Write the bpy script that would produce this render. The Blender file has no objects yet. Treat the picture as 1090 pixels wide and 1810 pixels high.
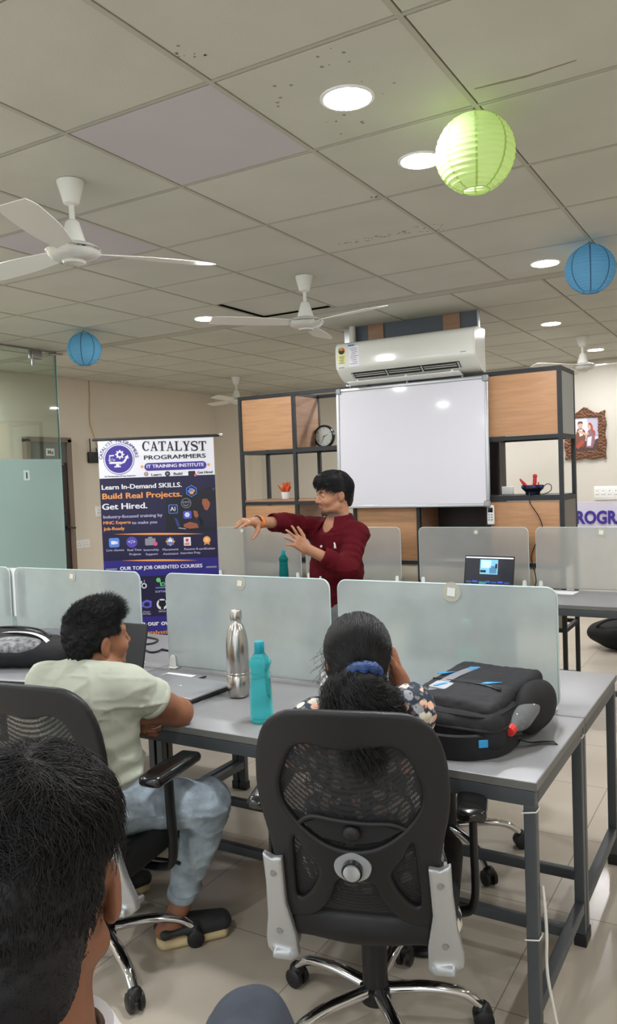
import bpy, math, random
import numpy as np
from mathutils import Vector, Matrix, geometry
random.seed(7)
RNG = np.random.default_rng(11)
PI = math.pi
SC = bpy.context.scene
COL = SC.collection

# ---------------------------------------------------------------- camera, world, exposure
CAM_H = 1.57
R_AX = np.array([0.86292, 0.50399, -0.03726])
U_AX = np.array([0.00959, 0.05744, 0.99830])
F_AX = np.array([-0.50523, 0.86184, -0.04457])
R_AX = R_AX / np.linalg.norm(R_AX)
F_AX = F_AX - R_AX * (F_AX @ R_AX); F_AX /= np.linalg.norm(F_AX)
U_AX = np.cross(R_AX, F_AX)
FPX = 1410.5
cam_data = bpy.data.cameras.new('camera')
cam = bpy.data.objects.new('camera', cam_data)
COL.objects.link(cam)
cam.matrix_world = Matrix(((R_AX[0], U_AX[0], -F_AX[0], 0), (R_AX[1], U_AX[1], -F_AX[1], 0),
                           (R_AX[2], U_AX[2], -F_AX[2], CAM_H), (0, 0, 0, 1)))
cam_data.sensor_fit = 'VERTICAL'
cam_data.sensor_height = 36.0
cam_data.lens = FPX * 36.0 / 1810.0
cam_data.clip_start = 0.05
SC.camera = cam

world = bpy.data.worlds.new('world')
SC.world = world
world.use_nodes = True
bg = world.node_tree.nodes['Background']
bg.inputs['Color'].default_value = (0.86, 0.93, 1.0, 1)
bg.inputs["Strength"].default_value = 1.0

SC.view_settings.view_transform = 'Standard'
SC.view_settings.look = 'None'
SC.view_settings.gamma = 1.0
SC.view_settings.use_curve_mapping = False
SC.view_settings.exposure = 0.72
LAMP_STRENGTH = 235.0
try:
    SC.cycles.max_bounces = 10
    SC.cycles.diffuse_bounces = 5
    SC.cycles.glossy_bounces = 4
    SC.cycles.transmission_bounces = 8
    SC.cycles.transparent_max_bounces = 12
    SC.cycles.caustics_reflective = False
    SC.cycles.caustics_refractive = False
    SC.cycles.sample_clamp_indirect = 4.0
    SC.cycles.use_denoising = True
except Exception:
    pass

def at(px, py, d):
    """point at depth d along the view axis behind photograph position px, py"""
    ray = F_AX + R_AX * (px - 545) / FPX - U_AX * (py - 905) / FPX
    return np.array([0, 0, CAM_H]) + ray * d

# ---------------------------------------------------------------- materials
def lin(c):
    if isinstance(c, str):
        c = c.lstrip('#')
        c = [int(c[i:i + 2], 16) / 255 for i in (0, 2, 4)]
    else:
        c = [v / 255 for v in c]
    return tuple((v / 12.92 if v <= 0.04045 else ((v + 0.055) / 1.055) ** 2.4) for v in c) + (1.0,)

def new_mat(name):
    m = bpy.data.materials.new(name)
    m.use_nodes = True
    nt = m.node_tree
    return m, nt, nt.nodes['Principled BSDF'], nt.nodes['Material Output']

def sin_(b, key, v):
    if key in b.inputs:
        b.inputs[key].default_value = v

def noise_node(nt, scale, detail=3, stretch=None, coord='Object'):
    tc = nt.nodes.new('ShaderNodeTexCoord')
    mp = nt.nodes.new('ShaderNodeMapping')
    if stretch:
        mp.inputs['Scale'].default_value = stretch
    nt.links.new(tc.outputs[coord], mp.inputs['Vector'])
    n = nt.nodes.new('ShaderNodeTexNoise')
    n.inputs['Scale'].default_value = scale
    n.inputs['Detail'].default_value = detail
    nt.links.new(mp.outputs['Vector'], n.inputs['Vector'])
    return n

def mat(name, col, rough=0.5, metal=0.0, var=0.0, vscale=8.0, bump=0.0, bscale=60.0, stretch=None,
        coat=0.0, spec=None, trans=0.0, ior=1.45, sheen=0.0, emit=None, estr=0.0, bdist=0.01):
    m, nt, b, out = new_mat(name)
    c = lin(col)
    b.inputs['Base Color'].default_value = c
    b.inputs['Roughness'].default_value = rough
    b.inputs['Metallic'].default_value = metal
    if coat: sin_(b, 'Coat Weight', coat); sin_(b, 'Coat Roughness', 0.08)
    if spec is not None: sin_(b, 'Specular IOR Level', spec)
    if trans: sin_(b, 'Transmission Weight', trans)
    if sheen: sin_(b, 'Sheen Weight', sheen)
    b.inputs['IOR'].default_value = ior
    if emit:
        b.inputs['Emission Color'].default_value = lin(emit)
        b.inputs['Emission Strength'].default_value = estr
    if var:
        n = noise_node(nt, vscale, 4, stretch)
        cr = nt.nodes.new('ShaderNodeValToRGB')
        cr.color_ramp.elements[0].position = 0.3
        cr.color_ramp.elements[1].position = 0.72
        cr.color_ramp.elements[0].color = tuple(v * (1 - var) for v in c[:3]) + (1,)
        cr.color_ramp.elements[1].color = tuple(min(1, v * (1 + var)) for v in c[:3]) + (1,)
        nt.links.new(n.outputs['Fac'], cr.inputs['Fac'])
        nt.links.new(cr.outputs['Color'], b.inputs['Base Color'])
    if bump:
        n2 = noise_node(nt, bscale, 3, stretch)
        bp = nt.nodes.new('ShaderNodeBump')
        bp.inputs['Strength'].default_value = bump
        bp.inputs['Distance'].default_value = bdist
        nt.links.new(n2.outputs['Fac'], bp.inputs['Height'])
        nt.links.new(bp.outputs['Normal'], b.inputs['Normal'])
    return m

# ---------------------------------------------------------------- mesh building
_rb_cache = {}
class MB:
    """collects shapes that become ONE mesh object"""
    def __init__(s): s.v = []; s.f = []; s.m = []; s.n = 0
    def add(s, v, f, mi=0, M=None):
        v = np.asarray(v, float).reshape(-1, 3)
        if M is not None:
            M = np.array(M)
            v = v @ M[:3, :3].T + (M[:3, 3] if M.shape[0] == 4 else 0)
        s.v.append(v)
        o = s.n
        s.f.extend([tuple(int(i) + o for i in q) for q in f])
        s.m.extend([mi] * len(f)); s.n += len(v)
        return s
    def box(s, c, size, mi=0, rz=0.0, M=None):
        x, y, z = [h / 2 for h in size]
        v = np.array([(-x, -y, -z), (x, -y, -z), (x, y, -z), (-x, y, -z), (-x, -y, z), (x, -y, z), (x, y, z), (-x, y, z)])
        f = [(0, 3, 2, 1), (4, 5, 6, 7), (0, 1, 5, 4), (1, 2, 6, 5), (2, 3, 7, 6), (3, 0, 4, 7)]
        if rz: v = v @ np.array(Matrix.Rotation(rz, 3, 'Z')).T
        if M is not None: v = v @ np.array(M)[:3, :3].T
        return s.add(v + np.array(c), f, mi)
    def rbox(s, c, size, r, mi=0, rz=0.0, M=None):
        hs = [h / 2 for h in size]
        r = min(r, min(hs) * 0.999)
        t = [-1, -0.4142, 0, 0, 0.4142, 1]
        ax = [[(-(h - r) if i < 3 else (h - r)) + r * t[i] for i in range(6)] for h in hs]
        ids = {}; V = []; Fc = []
        def vid(i, j, k):
            key = (i, j, k)
            if key not in ids:
                p = np.array([ax[0][i], ax[1][j], ax[2][k]])
                inn = np.array([max(-(h - r), min(h - r, q)) for h, q in zip(hs, p)])
                d = p - inn; L = np.linalg.norm(d)
                if L > 0: p = inn + d / L * r
                ids[key] = len(V); V.append(p)
            return ids[key]
        for i in range(5):
            for j in range(5):
                Fc.append((vid(i, j, 0), vid(i, j + 1, 0), vid(i + 1, j + 1, 0), vid(i + 1, j, 0)))
                Fc.append((vid(i, j, 5), vid(i + 1, j, 5), vid(i + 1, j + 1, 5), vid(i, j + 1, 5)))
                Fc.append((vid(i, 0, j), vid(i + 1, 0, j), vid(i + 1, 0, j + 1), vid(i, 0, j + 1)))
                Fc.append((vid(i, 5, j), vid(i, 5, j + 1), vid(i + 1, 5, j + 1), vid(i + 1, 5, j)))
                Fc.append((vid(0, i, j), vid(0, i, j + 1), vid(0, i + 1, j + 1), vid(0, i + 1, j)))
                Fc.append((vid(5, i, j), vid(5, i + 1, j), vid(5, i + 1, j + 1), vid(5, i, j + 1)))
        v = np.array(V)
        if rz: v = v @ np.array(Matrix.Rotation(rz, 3, 'Z')).T
        if M is not None: v = v @ np.array(M)[:3, :3].T
        return s.add(v + np.array(c), Fc, mi)
    def tube(s, pts, r, n=10, closed=False, mi=0, cap=True, flat=None):
        P = np.asarray(pts, float); k = len(P)
        rr = np.full(k, r) if np.isscalar(r) else np.asarray(r, float)
        T = np.zeros_like(P)
        if closed:
            T = np.roll(P, -1, 0) - np.roll(P, 1, 0)
        else:
            T[1:-1] = P[2:] - P[:-2]; T[0] = P[1] - P[0]; T[-1] = P[-1] - P[-2]
        T /= np.linalg.norm(T, axis=1)[:, None] + 1e-12
        a = np.array([0, 0, 1.0]) if abs(T[0][2]) < 0.9 else np.array([1.0, 0, 0])
        N = np.cross(T[0], a); N /= np.linalg.norm(N)
        V = []
        for i in range(k):
            N = N - T[i] * (N @ T[i]); N /= np.linalg.norm(N) + 1e-12
            B = np.cross(T[i], N)
            for j in range(n):
                q = 2 * PI * j / n
                V.append(P[i] + rr[i] * (math.cos(q) * N + math.sin(q) * B * (flat or 1)))
        Fc = []
        for i in range(k if closed else k - 1):
            i2 = (i + 1) % k
            for j in range(n):
                j2 = (j + 1) % n
                Fc.append((i * n + j, i * n + j2, i2 * n + j2, i2 * n + j))
        if cap and not closed:
            Fc.append(tuple(range(n))[::-1]); Fc.append(tuple((k - 1) * n + j for j in range(n)))
        return s.add(V, Fc, mi)
    def cyl(s, p0, p1, r0, r1=None, n=20, mi=0):
        return s.tube([p0, p1], [r0, r0 if r1 is None else r1], n, mi=mi)
    def lathe(s, prof, c=(0, 0, 0), n=32, mi=0, M=None, rip=None, cap=True):
        V = []; Fc = []; k = len(prof)
        for i, (r, z) in enumerate(prof):
            for j in range(n):
                a = 2 * PI * j / n
                q = r * (1 + (rip(a, z) if rip else 0))
                V.append((q * math.cos(a), q * math.sin(a), z))
        for i in range(k - 1):
            for j in range(n):
                j2 = (j + 1) % n
                Fc.append((i * n + j, i * n + j2, (i + 1) * n + j2, (i + 1) * n + j))
        if cap and prof[0][0] > 1e-6: Fc.append(tuple(range(n))[::-1])
        if cap and prof[-1][0] > 1e-6: Fc.append(tuple((k - 1) * n + j for j in range(n)))
        V = np.array(V)
        if M is not None: V = V @ np.array(M)[:3, :3].T
        return s.add(V + np.array(c), Fc, mi)
    def prism(s, poly, o, u, v, w, mi=0):
        """polygon (2-D list) in plane o+u*a+v*b, extruded along vector w"""
        o, u, v, w = [np.array(q, float) for q in (o, u, v, w)]
        k = len(poly)
        A = [o + u * a + v * b for a, b in poly]
        V = A + [p + w for p in A]
        area = sum(poly[i][0] * poly[(i + 1) % k][1] - poly[(i + 1) % k][0] * poly[i][1] for i in range(k))
        flip = (area > 0) == (np.cross(u, v) @ w > 0)
        bot, top = tuple(range(k)), tuple(range(k, 2 * k))
        Fc = [bot[::-1] if flip else bot, top if flip else top[::-1]]
        for i in range(k):
            j = (i + 1) % k
            q = (i, j, k + j, k + i)
            Fc.append(q if flip else q[::-1])
        return s.add(V, Fc, mi)
    def ball(s, c, r, n=16, mi=0, M=None):
        rr = (r, r, r) if np.isscalar(r) else r
        prof = [(math.sin(PI * i / (n // 2)), -math.cos(PI * i / (n // 2))) for i in range(n // 2 + 1)]
        prof[0] = (1e-7, -1); prof[-1] = (1e-7, 1)
        MM = np.diag(rr)
        if M is not None: MM = np.array(M)[:3, :3] @ MM
        return s.lathe(prof, c, n, mi, MM)
    def mesh(s, name):
        me = bpy.data.meshes.new(name)
        v = np.concatenate(s.v) if s.v else np.zeros((0, 3))
        me.from_pydata(v.tolist(), [], s.f)
        if any(s.m): me.polygons.foreach_set('material_index', s.m)
        return me

def obj(name, mb, m, parent=None, smooth=True, angle=38, world=False, label=None, loc=None):
    if isinstance(mb, MB):
        if world and parent is not None:
            off = np.array(parent.location)
            mb.v = [v - off for v in mb.v]
        me = mb.mesh(name)
        me.validate()
        if smooth:
            me.polygons.foreach_set('use_smooth', [True] * len(me.polygons))
            if angle: me.set_sharp_from_angle(angle=math.radians(angle))
    else:
        me = mb
    for q in (m if isinstance(m, (list, tuple)) else [m]): me.materials.append(q)
    o = bpy.data.objects.new(name, me)
    COL.objects.link(o)
    if parent is not None: o.parent = parent
    if loc is not None: o.location = loc
    if label: o['label'] = label
    return o

def tag(o, label, cat, group=None):
    o['label'] = label; o['category'] = cat
    if group: o['group'] = group
    return o

def thing(name, label, cat, loc=(0, 0, 0), rotz=0.0, group=None):
    o = bpy.data.objects.new(name, None)
    COL.objects.link(o)
    o.empty_display_size = 0.1
    o.location = loc; o.rotation_euler = (0, 0, rotz)
    return tag(o, label, cat, group)

def struct(name, mb, m, **k):
    o = obj(name, mb, m, **k)
    if o.parent is None: o['kind'] = 'structure'
    return o

def dup(root, loc, rotz, label, group=None):
    """a copy of a thing with copies of its parts and their sub-parts"""
    r = root.copy(); COL.objects.link(r)
    r.location = loc; r.rotation_euler = (0, 0, rotz); r['label'] = label
    if group: r['group'] = group
    for ch in list(root.children):
        c = ch.copy(); COL.objects.link(c); c.parent = r
        for g in list(ch.children):
            d = g.copy(); COL.objects.link(d); d.parent = c
    return r

def spline(pts, n=8, closed=False):
    """Catmull-Rom through the points"""
    P = np.asarray(pts, float); k = len(P); out = []
    rng = range(k) if closed else range(k - 1)
    for i in rng:
        if closed:
            a, b, c, d = P[(i - 1) % k], P[i], P[(i + 1) % k], P[(i + 2) % k]
        else:
            a, b, c, d = P[max(i - 1, 0)], P[i], P[i + 1], P[min(i + 2, k - 1)]
        for j in range(n):
            t = j / n
            out.append(0.5 * ((2 * b) + (c - a) * t + (2 * a - 5 * b + 4 * c - d) * t * t + (3 * b - a - 3 * c + d) * t ** 3))
    if not closed: out.append(P[-1])
    return np.array(out)

# ---------------------------------------------------------------- rounded solids from distance fields
def vnoise(P, s, seed=0):
    """smooth value noise in -1..1"""
    Q = P * s + seed * 17.31
    i = np.floor(Q).astype(np.int64); f = Q - i; f = f * f * (3 - 2 * f)
    def h(a, b, c):
        n = (a * 374761393 + b * 668265263 + c * 2147483647 + seed * 974711) & 0x7fffffff
        n = ((n ^ (n >> 13)) * 1274126177) & 0x7fffffff
        n = n ^ (n >> 16)
        return (n & 0xffff) / 32767.5 - 1
    r = 0
    for a in (0, 1):
        wa = f[..., 0] if a else 1 - f[..., 0]
        for b in (0, 1):
            wb = f[..., 1] if b else 1 - f[..., 1]
            for c in (0, 1):
                wc = f[..., 2] if c else 1 - f[..., 2]
                r = r + wa * wb * wc * h(i[..., 0] + a, i[..., 1] + b, i[..., 2] + c)
    return r

def V3(*a): return np.array(a, float)

class Prim:
    def __init__(s, fn, c, rad, k=0.01, op=1): s.fn, s.c, s.rad, s.k, s.op = fn, np.asarray(c, float), rad, k, op

def cap(a, b, ra, rb=None, k=0.02, op=1):
    a = np.asarray(a, float); b = np.asarray(b, float); rb = ra if rb is None else rb
    ab = b - a; L2 = ab @ ab + 1e-12
    def fn(P):
        d = P - a
        t = np.clip((d @ ab) / L2, 0, 1)
        q = d - t[..., None] * ab
        return np.sqrt((q * q).sum(-1)) - (ra + (rb - ra) * t)
    return Prim(fn, (a + b) / 2, math.sqrt(L2) / 2 + max(ra, rb), k, op)

def ell(c, r, M=None, k=0.02, op=1):
    c = np.asarray(c, float); r = np.asarray(r, float)
    MM = np.eye(3) if M is None else np.array(M, float)[:3, :3]
    def fn(P):
        q = (P - c) @ MM
        k0 = np.sqrt(((q / r) ** 2).sum(-1)); k1 = np.sqrt(((q / (r * r)) ** 2).sum(-1)) + 1e-9
        return np.where(k0 < 0.05, -r.min() * 0.9, k0 * (k0 - 1) / k1)
    return Prim(fn, c, r.max(), k, op)

def ecap(a, b, wa, wb, n, k=0.03, op=1):
    """flattened tapered limb from a to b: wa/wb = (half width along n, half depth)"""
    a = np.asarray(a, float); b = np.asarray(b, float); n = np.asarray(n, float)
    ab = b - a; L = math.sqrt(ab @ ab); t_ = ab / L
    n = n - t_ * (n @ t_); n /= np.linalg.norm(n); m_ = np.cross(t_, n)
    def fn(P):
        d = P - a
        s_ = d @ t_; t = np.clip(s_ / L, 0, 1)
        q = d - t[..., None] * ab
        x, y, z = q @ n, q @ m_, q @ t_
        rx = wa[0] + (wb[0] - wa[0]) * t; ry = wa[1] + (wb[1] - wa[1]) * t; rz = np.minimum(rx, ry)
        k0 = np.sqrt((x / rx) ** 2 + (y / ry) ** 2 + (z / rz) ** 2)
        k1 = np.sqrt((x / rx ** 2) ** 2 + (y / ry ** 2) ** 2 + (z / rz ** 2) ** 2) + 1e-9
        return np.where(k0 < 0.05, -np.minimum(rx, ry) * 0.9, k0 * (k0 - 1) / k1)
    return Prim(fn, (a + b) / 2, L / 2 + max(wa[0], wb[0], wa[1], wb[1]), k, op)

def rbx(c, half, r, M=None, k=0.01, op=1):
    c = np.asarray(c, float); h = np.asarray(half, float) - r
    MM = np.eye(3) if M is None else np.array(M, float)[:3, :3]
    def fn(P):
        q = np.abs((P - c) @ MM) - h
        return np.sqrt((np.maximum(q, 0) ** 2).sum(-1)) + np.minimum(q.max(-1), 0) - r
    return Prim(fn, c, float(np.linalg.norm(half)), k, op)

def poly_sd(U, poly):
    """signed distance (negative inside) of 2-D points to a closed polygon"""
    P = np.asarray(poly, float)
    d = np.full(U.shape[:-1], 1e9); sg = np.ones(U.shape[:-1])
    for i in range(len(P)):
        a, b = P[i], P[i - 1]
        e = b - a; w = U - a
        t = np.clip((w @ e) / (e @ e + 1e-12), 0, 1)
        q = w - t[..., None] * e
        d = np.minimum(d, (q * q).sum(-1))
        c1 = U[..., 1] >= a[1]; c2 = U[..., 1] < b[1]; c3 = e[0] * w[..., 1] > e[1] * w[..., 0]
        sg = np.where((c1 & c2 & c3) | (~c1 & ~c2 & ~c3), -sg, sg)
    return sg * np.sqrt(d)

def sdf_mesh(prims, h, disp=None, clip=None, pad=0.0, smooth=0, B=8, bounds=None):
    """closed surface of the blended solids; returns verts, quads"""
    lo = np.min([p.c - p.rad for p in prims if p.op > 0], 0) - 3 * h - pad
    hi = np.max([p.c + p.rad for p in prims if p.op > 0], 0) + 3 * h + pad
    if bounds is not None: lo = np.maximum(lo, bounds[0]); hi = np.minimum(hi, bounds[1])
    nb = np.ceil((hi - lo) / (B * h)).astype(int) + 1
    bi = np.stack(np.meshgrid(*[np.arange(n) for n in nb], indexing='ij'), -1).reshape(-1, 3)
    bc = lo + (bi + 0.5) * B * h
    hd = 0.5 * math.sqrt(3) * B * h
    def ev(P, cen, rad):
        f = np.full(P.shape[:-1], 1e3)
        for p in prims:
            near = np.sqrt(((cen - p.c) ** 2).sum(-1)) < p.rad + rad + 2 * p.k + 2.5 * hd + pad
            if not near.any(): continue
            x = P[near]; d = p.fn(x); a = f[near]
            if p.op > 0:
                hh = np.maximum(p.k - np.abs(a - d), 0) / p.k
                f[near] = np.minimum(a, d) - hh * hh * p.k * 0.25
            else:
                d = -d; hh = np.maximum(p.k - np.abs(a - d), 0) / p.k
                f[near] = np.maximum(a, d) + hh * hh * p.k * 0.25
        if disp is not None:
            g = np.abs(f) < 0.08
            if g.any(): f[g] = f[g] + disp(P[g])
        if clip is not None: f = np.maximum(f, clip(P))
        return f
    fc = ev(bc[:, None, :], bc, hd)[:, 0]
    keep = np.abs(fc) < hd * 1.6 + 0.006
    bi = bi[keep]; bc = bc[keep]
    g = np.arange(B + 1)
    off = np.stack(np.meshgrid(g, g, g, indexing='ij'), -1).reshape(-1, 3)
    Fv = np.empty((len(bi), (B + 1) ** 3), np.float32)
    for s0 in range(0, len(bi), 1500):
        sl = slice(s0, s0 + 1500)
        P = lo + (bi[sl][:, None, :] * B + off[None]) * h
        Fv[sl] = ev(P, bc[sl], hd)
    Fv = Fv.reshape(len(bi), B + 1, B + 1, B + 1)
    corners = [(a, b, c) for a in (0, 1) for b in (0, 1) for c in (0, 1)]
    cv = {c: Fv[:, c[0]:B + c[0], c[1]:B + c[1], c[2]:B + c[2]] for c in corners}
    ng = sum((cv[c] < 0).astype(np.int8) for c in corners)
    act = np.argwhere((ng > 0) & (ng < 8))
    sel = tuple(act.T)
    cells = bi[act[:, 0]] * B + act[:, 1:]
    vals = {c: cv[c][sel].astype(np.float64) for c in corners}
    acc = np.zeros((len(act), 3)); cnt = np.zeros(len(act))
    for c in corners:
        for ax in range(3):
            if c[ax]: continue
            c2 = tuple(1 if i == ax else c[i] for i in range(3))
            a, b = vals[c], vals[c2]
            x = (a < 0) != (b < 0)
            t = np.where(x, a / np.where(x, a - b, 1), 0)
            pt = np.tile(np.array(c, float), (len(act), 1)); pt[:, ax] += t
            acc += pt * x[:, None]; cnt += x
    V = lo + (cells + acc / cnt[:, None]) * h
    D = (nb * B + 2)
    gid = (cells[:, 0] * D[1] + cells[:, 1]) * D[2] + cells[:, 2]
    order = np.argsort(gid); gs = gid[order]
    def look(c):
        q = (c[:, 0] * D[1] + c[:, 1]) * D[2] + c[:, 2]
        i = np.clip(np.searchsorted(gs, q), 0, len(gs) - 1)
        return np.where(gs[i] == q, order[i], -1)
    Q = []
    for ax in range(3):
        c2 = tuple(1 if i == ax else 0 for i in range(3))
        a, b = vals[(0, 0, 0)], vals[c2]
        x = (a < 0) != (b < 0)
        idx = np.nonzero(x)[0]; base = cells[idx]
        u = np.zeros(3, int); w = np.zeros(3, int); u[(ax + 1) % 3] = 1; w[(ax + 2) % 3] = 1
        q = np.stack([idx, look(base - u), look(base - u - w), look(base - w)], 1)
        ok = (q >= 0).all(1); q = q[ok]; neg = (a[idx] < 0)[ok]
        q[~neg] = q[~neg][:, ::-1]
        Q.append(q)
    Q = np.concatenate(Q)
    for _ in range(smooth):
        S = np.zeros_like(V); n = np.zeros(len(V))
        for i in range(4):
            for j in (i - 1, (i + 1) % 4):
                np.add.at(S, Q[:, i], V[Q[:, j]]); np.add.at(n, Q[:, i], 1)
        V = np.where(n[:, None] > 0, 0.5 * V + 0.5 * S / np.maximum(n, 1)[:, None], V)
    return V, Q

def raw_mesh(name, V, Q, smooth=True, mi=None):
    me = bpy.data.meshes.new(name)
    V = np.asarray(V, np.float32); Q = np.asarray(Q, np.int32)
    k = Q.shape[1]
    me.vertices.add(len(V)); me.vertices.foreach_set('co', V.ravel())
    me.loops.add(Q.size); me.loops.foreach_set('vertex_index', Q.ravel())
    me.polygons.add(len(Q)); me.polygons.foreach_set('loop_start', np.arange(0, Q.size, k, dtype=np.int32))
    me.polygons.foreach_set('loop_total', np.full(len(Q), k, np.int32))
    if mi is not None: me.polygons.foreach_set('material_index', np.asarray(mi, np.int32))
    me.update(calc_edges=True)
    me.validate()
    if smooth: me.polygons.foreach_set('use_smooth', [True] * len(me.polygons))
    return me

def sdf_obj(name, prims, h, m, parent=None, world=True, label=None, tones=None, **k):
    V, Q = sdf_mesh(prims, h, **k)
    tn = tones(V) if tones is not None else {}
    if world and parent is not None: V = V - np.array(parent.location)
    me = raw_mesh(name, V, Q)
    for key, val in tn.items():
        at_ = me.attributes.new(key, 'FLOAT', 'POINT')
        at_.data.foreach_set('value', np.asarray(val, np.float32))
    return obj(name, me, m, parent, label=label)

def strands_mesh(name, paths, r0, r1=None, mi=None):
    """paths (N strands, K points, 3) -> one mesh of thin three-sided tapering hairs"""
    P = np.asarray(paths, float); N, K, _ = P.shape
    T = np.gradient(P, axis=1); T /= np.linalg.norm(T, axis=-1, keepdims=True) + 1e-9
    a = np.where(np.abs(T[..., 2:3]) < 0.9, np.array([0, 0, 1.0]), np.array([1.0, 0, 0]))
    X = np.cross(T, a); X /= np.linalg.norm(X, axis=-1, keepdims=True) + 1e-9
    Y = np.cross(T, X)
    w = np.linspace(r0, r0 * 0.25 if r1 is None else r1, K)[None, :, None]
    ring = np.stack([P + w * (math.cos(q) * X + math.sin(q) * Y) for q in (0, 2.094, 4.189)], 2)  # N,K,3,3
    V = ring.reshape(-1, 3)
    i = np.arange(N)[:, None, None] * K * 3; j = np.arange(K - 1)[None, :, None] * 3; s = np.arange(3)[None, None, :]
    s2 = (s + 1) % 3
    Q = np.stack([i + j + s, i + j + s2, i + j + 3 + s2, i + j + 3 + s], -1).reshape(-1, 4)
    return raw_mesh(name, V, Q)

# ================================================================ THE ROOM
CZ = 2.73
XL, XR, YB, YN = -6.6, 2.6, 9.2, -2.6
M_ceil = mat('ceiling_tile', (194, 194, 183), 0.9, var=0.05, vscale=2.5, bump=0.25, bscale=140, bdist=0.002)
M_ceil_new = mat('ceiling_tile_replaced', (190, 186, 190), 0.9, var=0.02, vscale=4, bump=0.1, bscale=140, bdist=0.002)
M_tbar = mat('ceiling_bar', (176, 173, 160), 0.7)
M_gap_shade = mat('ceiling_gap_shade', (60, 58, 52), 0.9)  # dark backing colour stands in for the shadow lines between tiles
M_stain = mat('ceiling_stain', (146, 138, 120), 0.9, var=0.15, vscale=30)
M_wall = mat('wall_paint', (216, 207, 190), 0.75, var=0.03, vscale=1.3, bump=0.05, bscale=40, bdist=0.003)
M_wall_b = mat('wall_paint_cream', (204, 198, 186), 0.7, var=0.03, vscale=1.1, bump=0.05, bscale=40, bdist=0.003)

def floor_material():
    m, nt, b, out = new_mat('floor_vitrified_tile')
    tc = nt.nodes.new('ShaderNodeTexCoord')
    mp = nt.nodes.new('ShaderNodeMapping'); mp.inputs['Location'].default_value = (0.12, 0.2, 0)
    nt.links.new(tc.outputs['Object'], mp.inputs['Vector'])
    br = nt.nodes.new('ShaderNodeTexBrick')
    br.offset = 0.0; br.squash = 1.0
    br.inputs['Scale'].default_value = 1.0
    br.inputs['Brick Width'].default_value = 0.6; br.inputs['Row Height'].default_value = 0.6
    br.inputs['Mortar Size'].default_value = 0.0022; br.inputs['Mortar Smooth'].default_value = 0.4
    br.inputs['Color1'].default_value = lin((194, 184, 168)); br.inputs['Color2'].default_value = lin((197, 187, 171))
    br.inputs['Mortar'].default_value = lin((140, 130, 117))
    nt.links.new(mp.outputs['Vector'], br.inputs['Vector'])
    n = nt.nodes.new('ShaderNodeTexNoise'); n.inputs['Scale'].default_value = 1.7; n.inputs['Detail'].default_value = 5
    nt.links.new(tc.outputs['Object'], n.inputs['Vector'])
    cr = nt.nodes.new('ShaderNodeValToRGB')
    cr.color_ramp.elements[0].position = 0.35; cr.color_ramp.elements[0].color = (0.86, 0.85, 0.84, 1)
    cr.color_ramp.elements[1].position = 0.7; cr.color_ramp.elements[1].color = (1, 1, 1, 1)
    nt.links.new(n.outputs['Fac'], cr.inputs['Fac'])
    mx = nt.nodes.new('ShaderNodeMix'); mx.data_type = 'RGBA'; mx.blend_type = 'MULTIPLY'; mx.inputs['Factor'].default_value = 1
    nt.links.new(br.outputs['Color'], mx.inputs['A']); nt.links.new(cr.outputs['Color'], mx.inputs['B'])
    nt.links.new(mx.outputs['Result'], b.inputs['Base Color'])
    b.inputs['Roughness'].default_value = 0.22
    return m
M_floor = floor_material()

mb = MB(); mb.box(((XL + XR) / 2, (YB + YN) / 2, -0.05), (XR - XL, YB - YN, 0.1))
struct('floor', mb, M_floor, smooth=False)

# ceiling: mineral tiles in a suspended grid; the grid starts afresh past a plain filler strip
mb = MB()
mb.box(((XL + XR) / 2, (YB + YN) / 2, CZ + 0.06), (XR - XL, YB - YN, 0.06), 2)
def cuts(o, lo, hi, st=0.6):
    k = math.floor((lo - o) / st); r = [lo]
    while True:
        k += 1
        x = o + k * st
        if x >= hi - 0.02: break
        if x > lo + 0.02: r.append(x)
    return r + [hi]
G = 0.0125
def tile_field(xs, ys, region):
    for i in range(len(xs) - 1):
        for j in range(len(ys) - 1):
            x0, x1, y0, y1 = xs[i], xs[i + 1], ys[j], ys[j + 1]
            cx, cy = (x0 + x1) / 2, (y0 + y1) / 2
            new = region == 1 and ((abs(cx + 1.712) < .1 and abs(cy - 2.236) < .1) or (abs(cx + 2.912) < .1 and abs(cy - 2.836) < .1))
            gap = region == 1 and abs(cx + 2.912) < .1 and abs(cy - 4.636) < .1
            dz = 0.0 if not gap else 0.018
            mb.box((cx, cy, CZ + 0.006 + dz), (x1 - x0 - 2 * G + 0.002, y1 - y0 - 2 * G + 0.002, 0.012), 1 if new else 0)
YF0, YF1 = 4.936, 5.055
X1 = cuts(-1.412, XL, XR); Y1 = cuts(1.936, YN, YF0); X2 = cuts(-1.232, XL, XR); Y2 = cuts(5.055, YF1, YB)
tile_field(X1, Y1, 1); tile_field(X2, Y2, 2)
mb.box(((XL + XR) / 2, (YF0 + YF1) / 2, CZ + 0.004), (XR - XL, YF1 - YF0 - 0.02, 0.012), 3)
struct('ceiling', mb, [M_ceil, M_ceil_new, M_gap_shade, M_tbar], smooth=False)
mb = MB()
BW = 0.015
for xs, y0, y1 in ((X1, YN, YF0), (X2, YF1, YB)):
    for x in xs[1:-1]: mb.box((x - .0015, (y0 + y1) / 2, CZ + 0.001), (BW * (1.15 if xs is X1 else 1), y1 - y0, 0.006))
for ys in (Y1, Y2):
    for y in ys[1:]: mb.box(((XL + XR) / 2, y - .0015, CZ + 0.0015), (XR - XL, BW * 0.85, 0.006))
struct('trim_1', mb, M_tbar, smooth=False)

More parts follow.
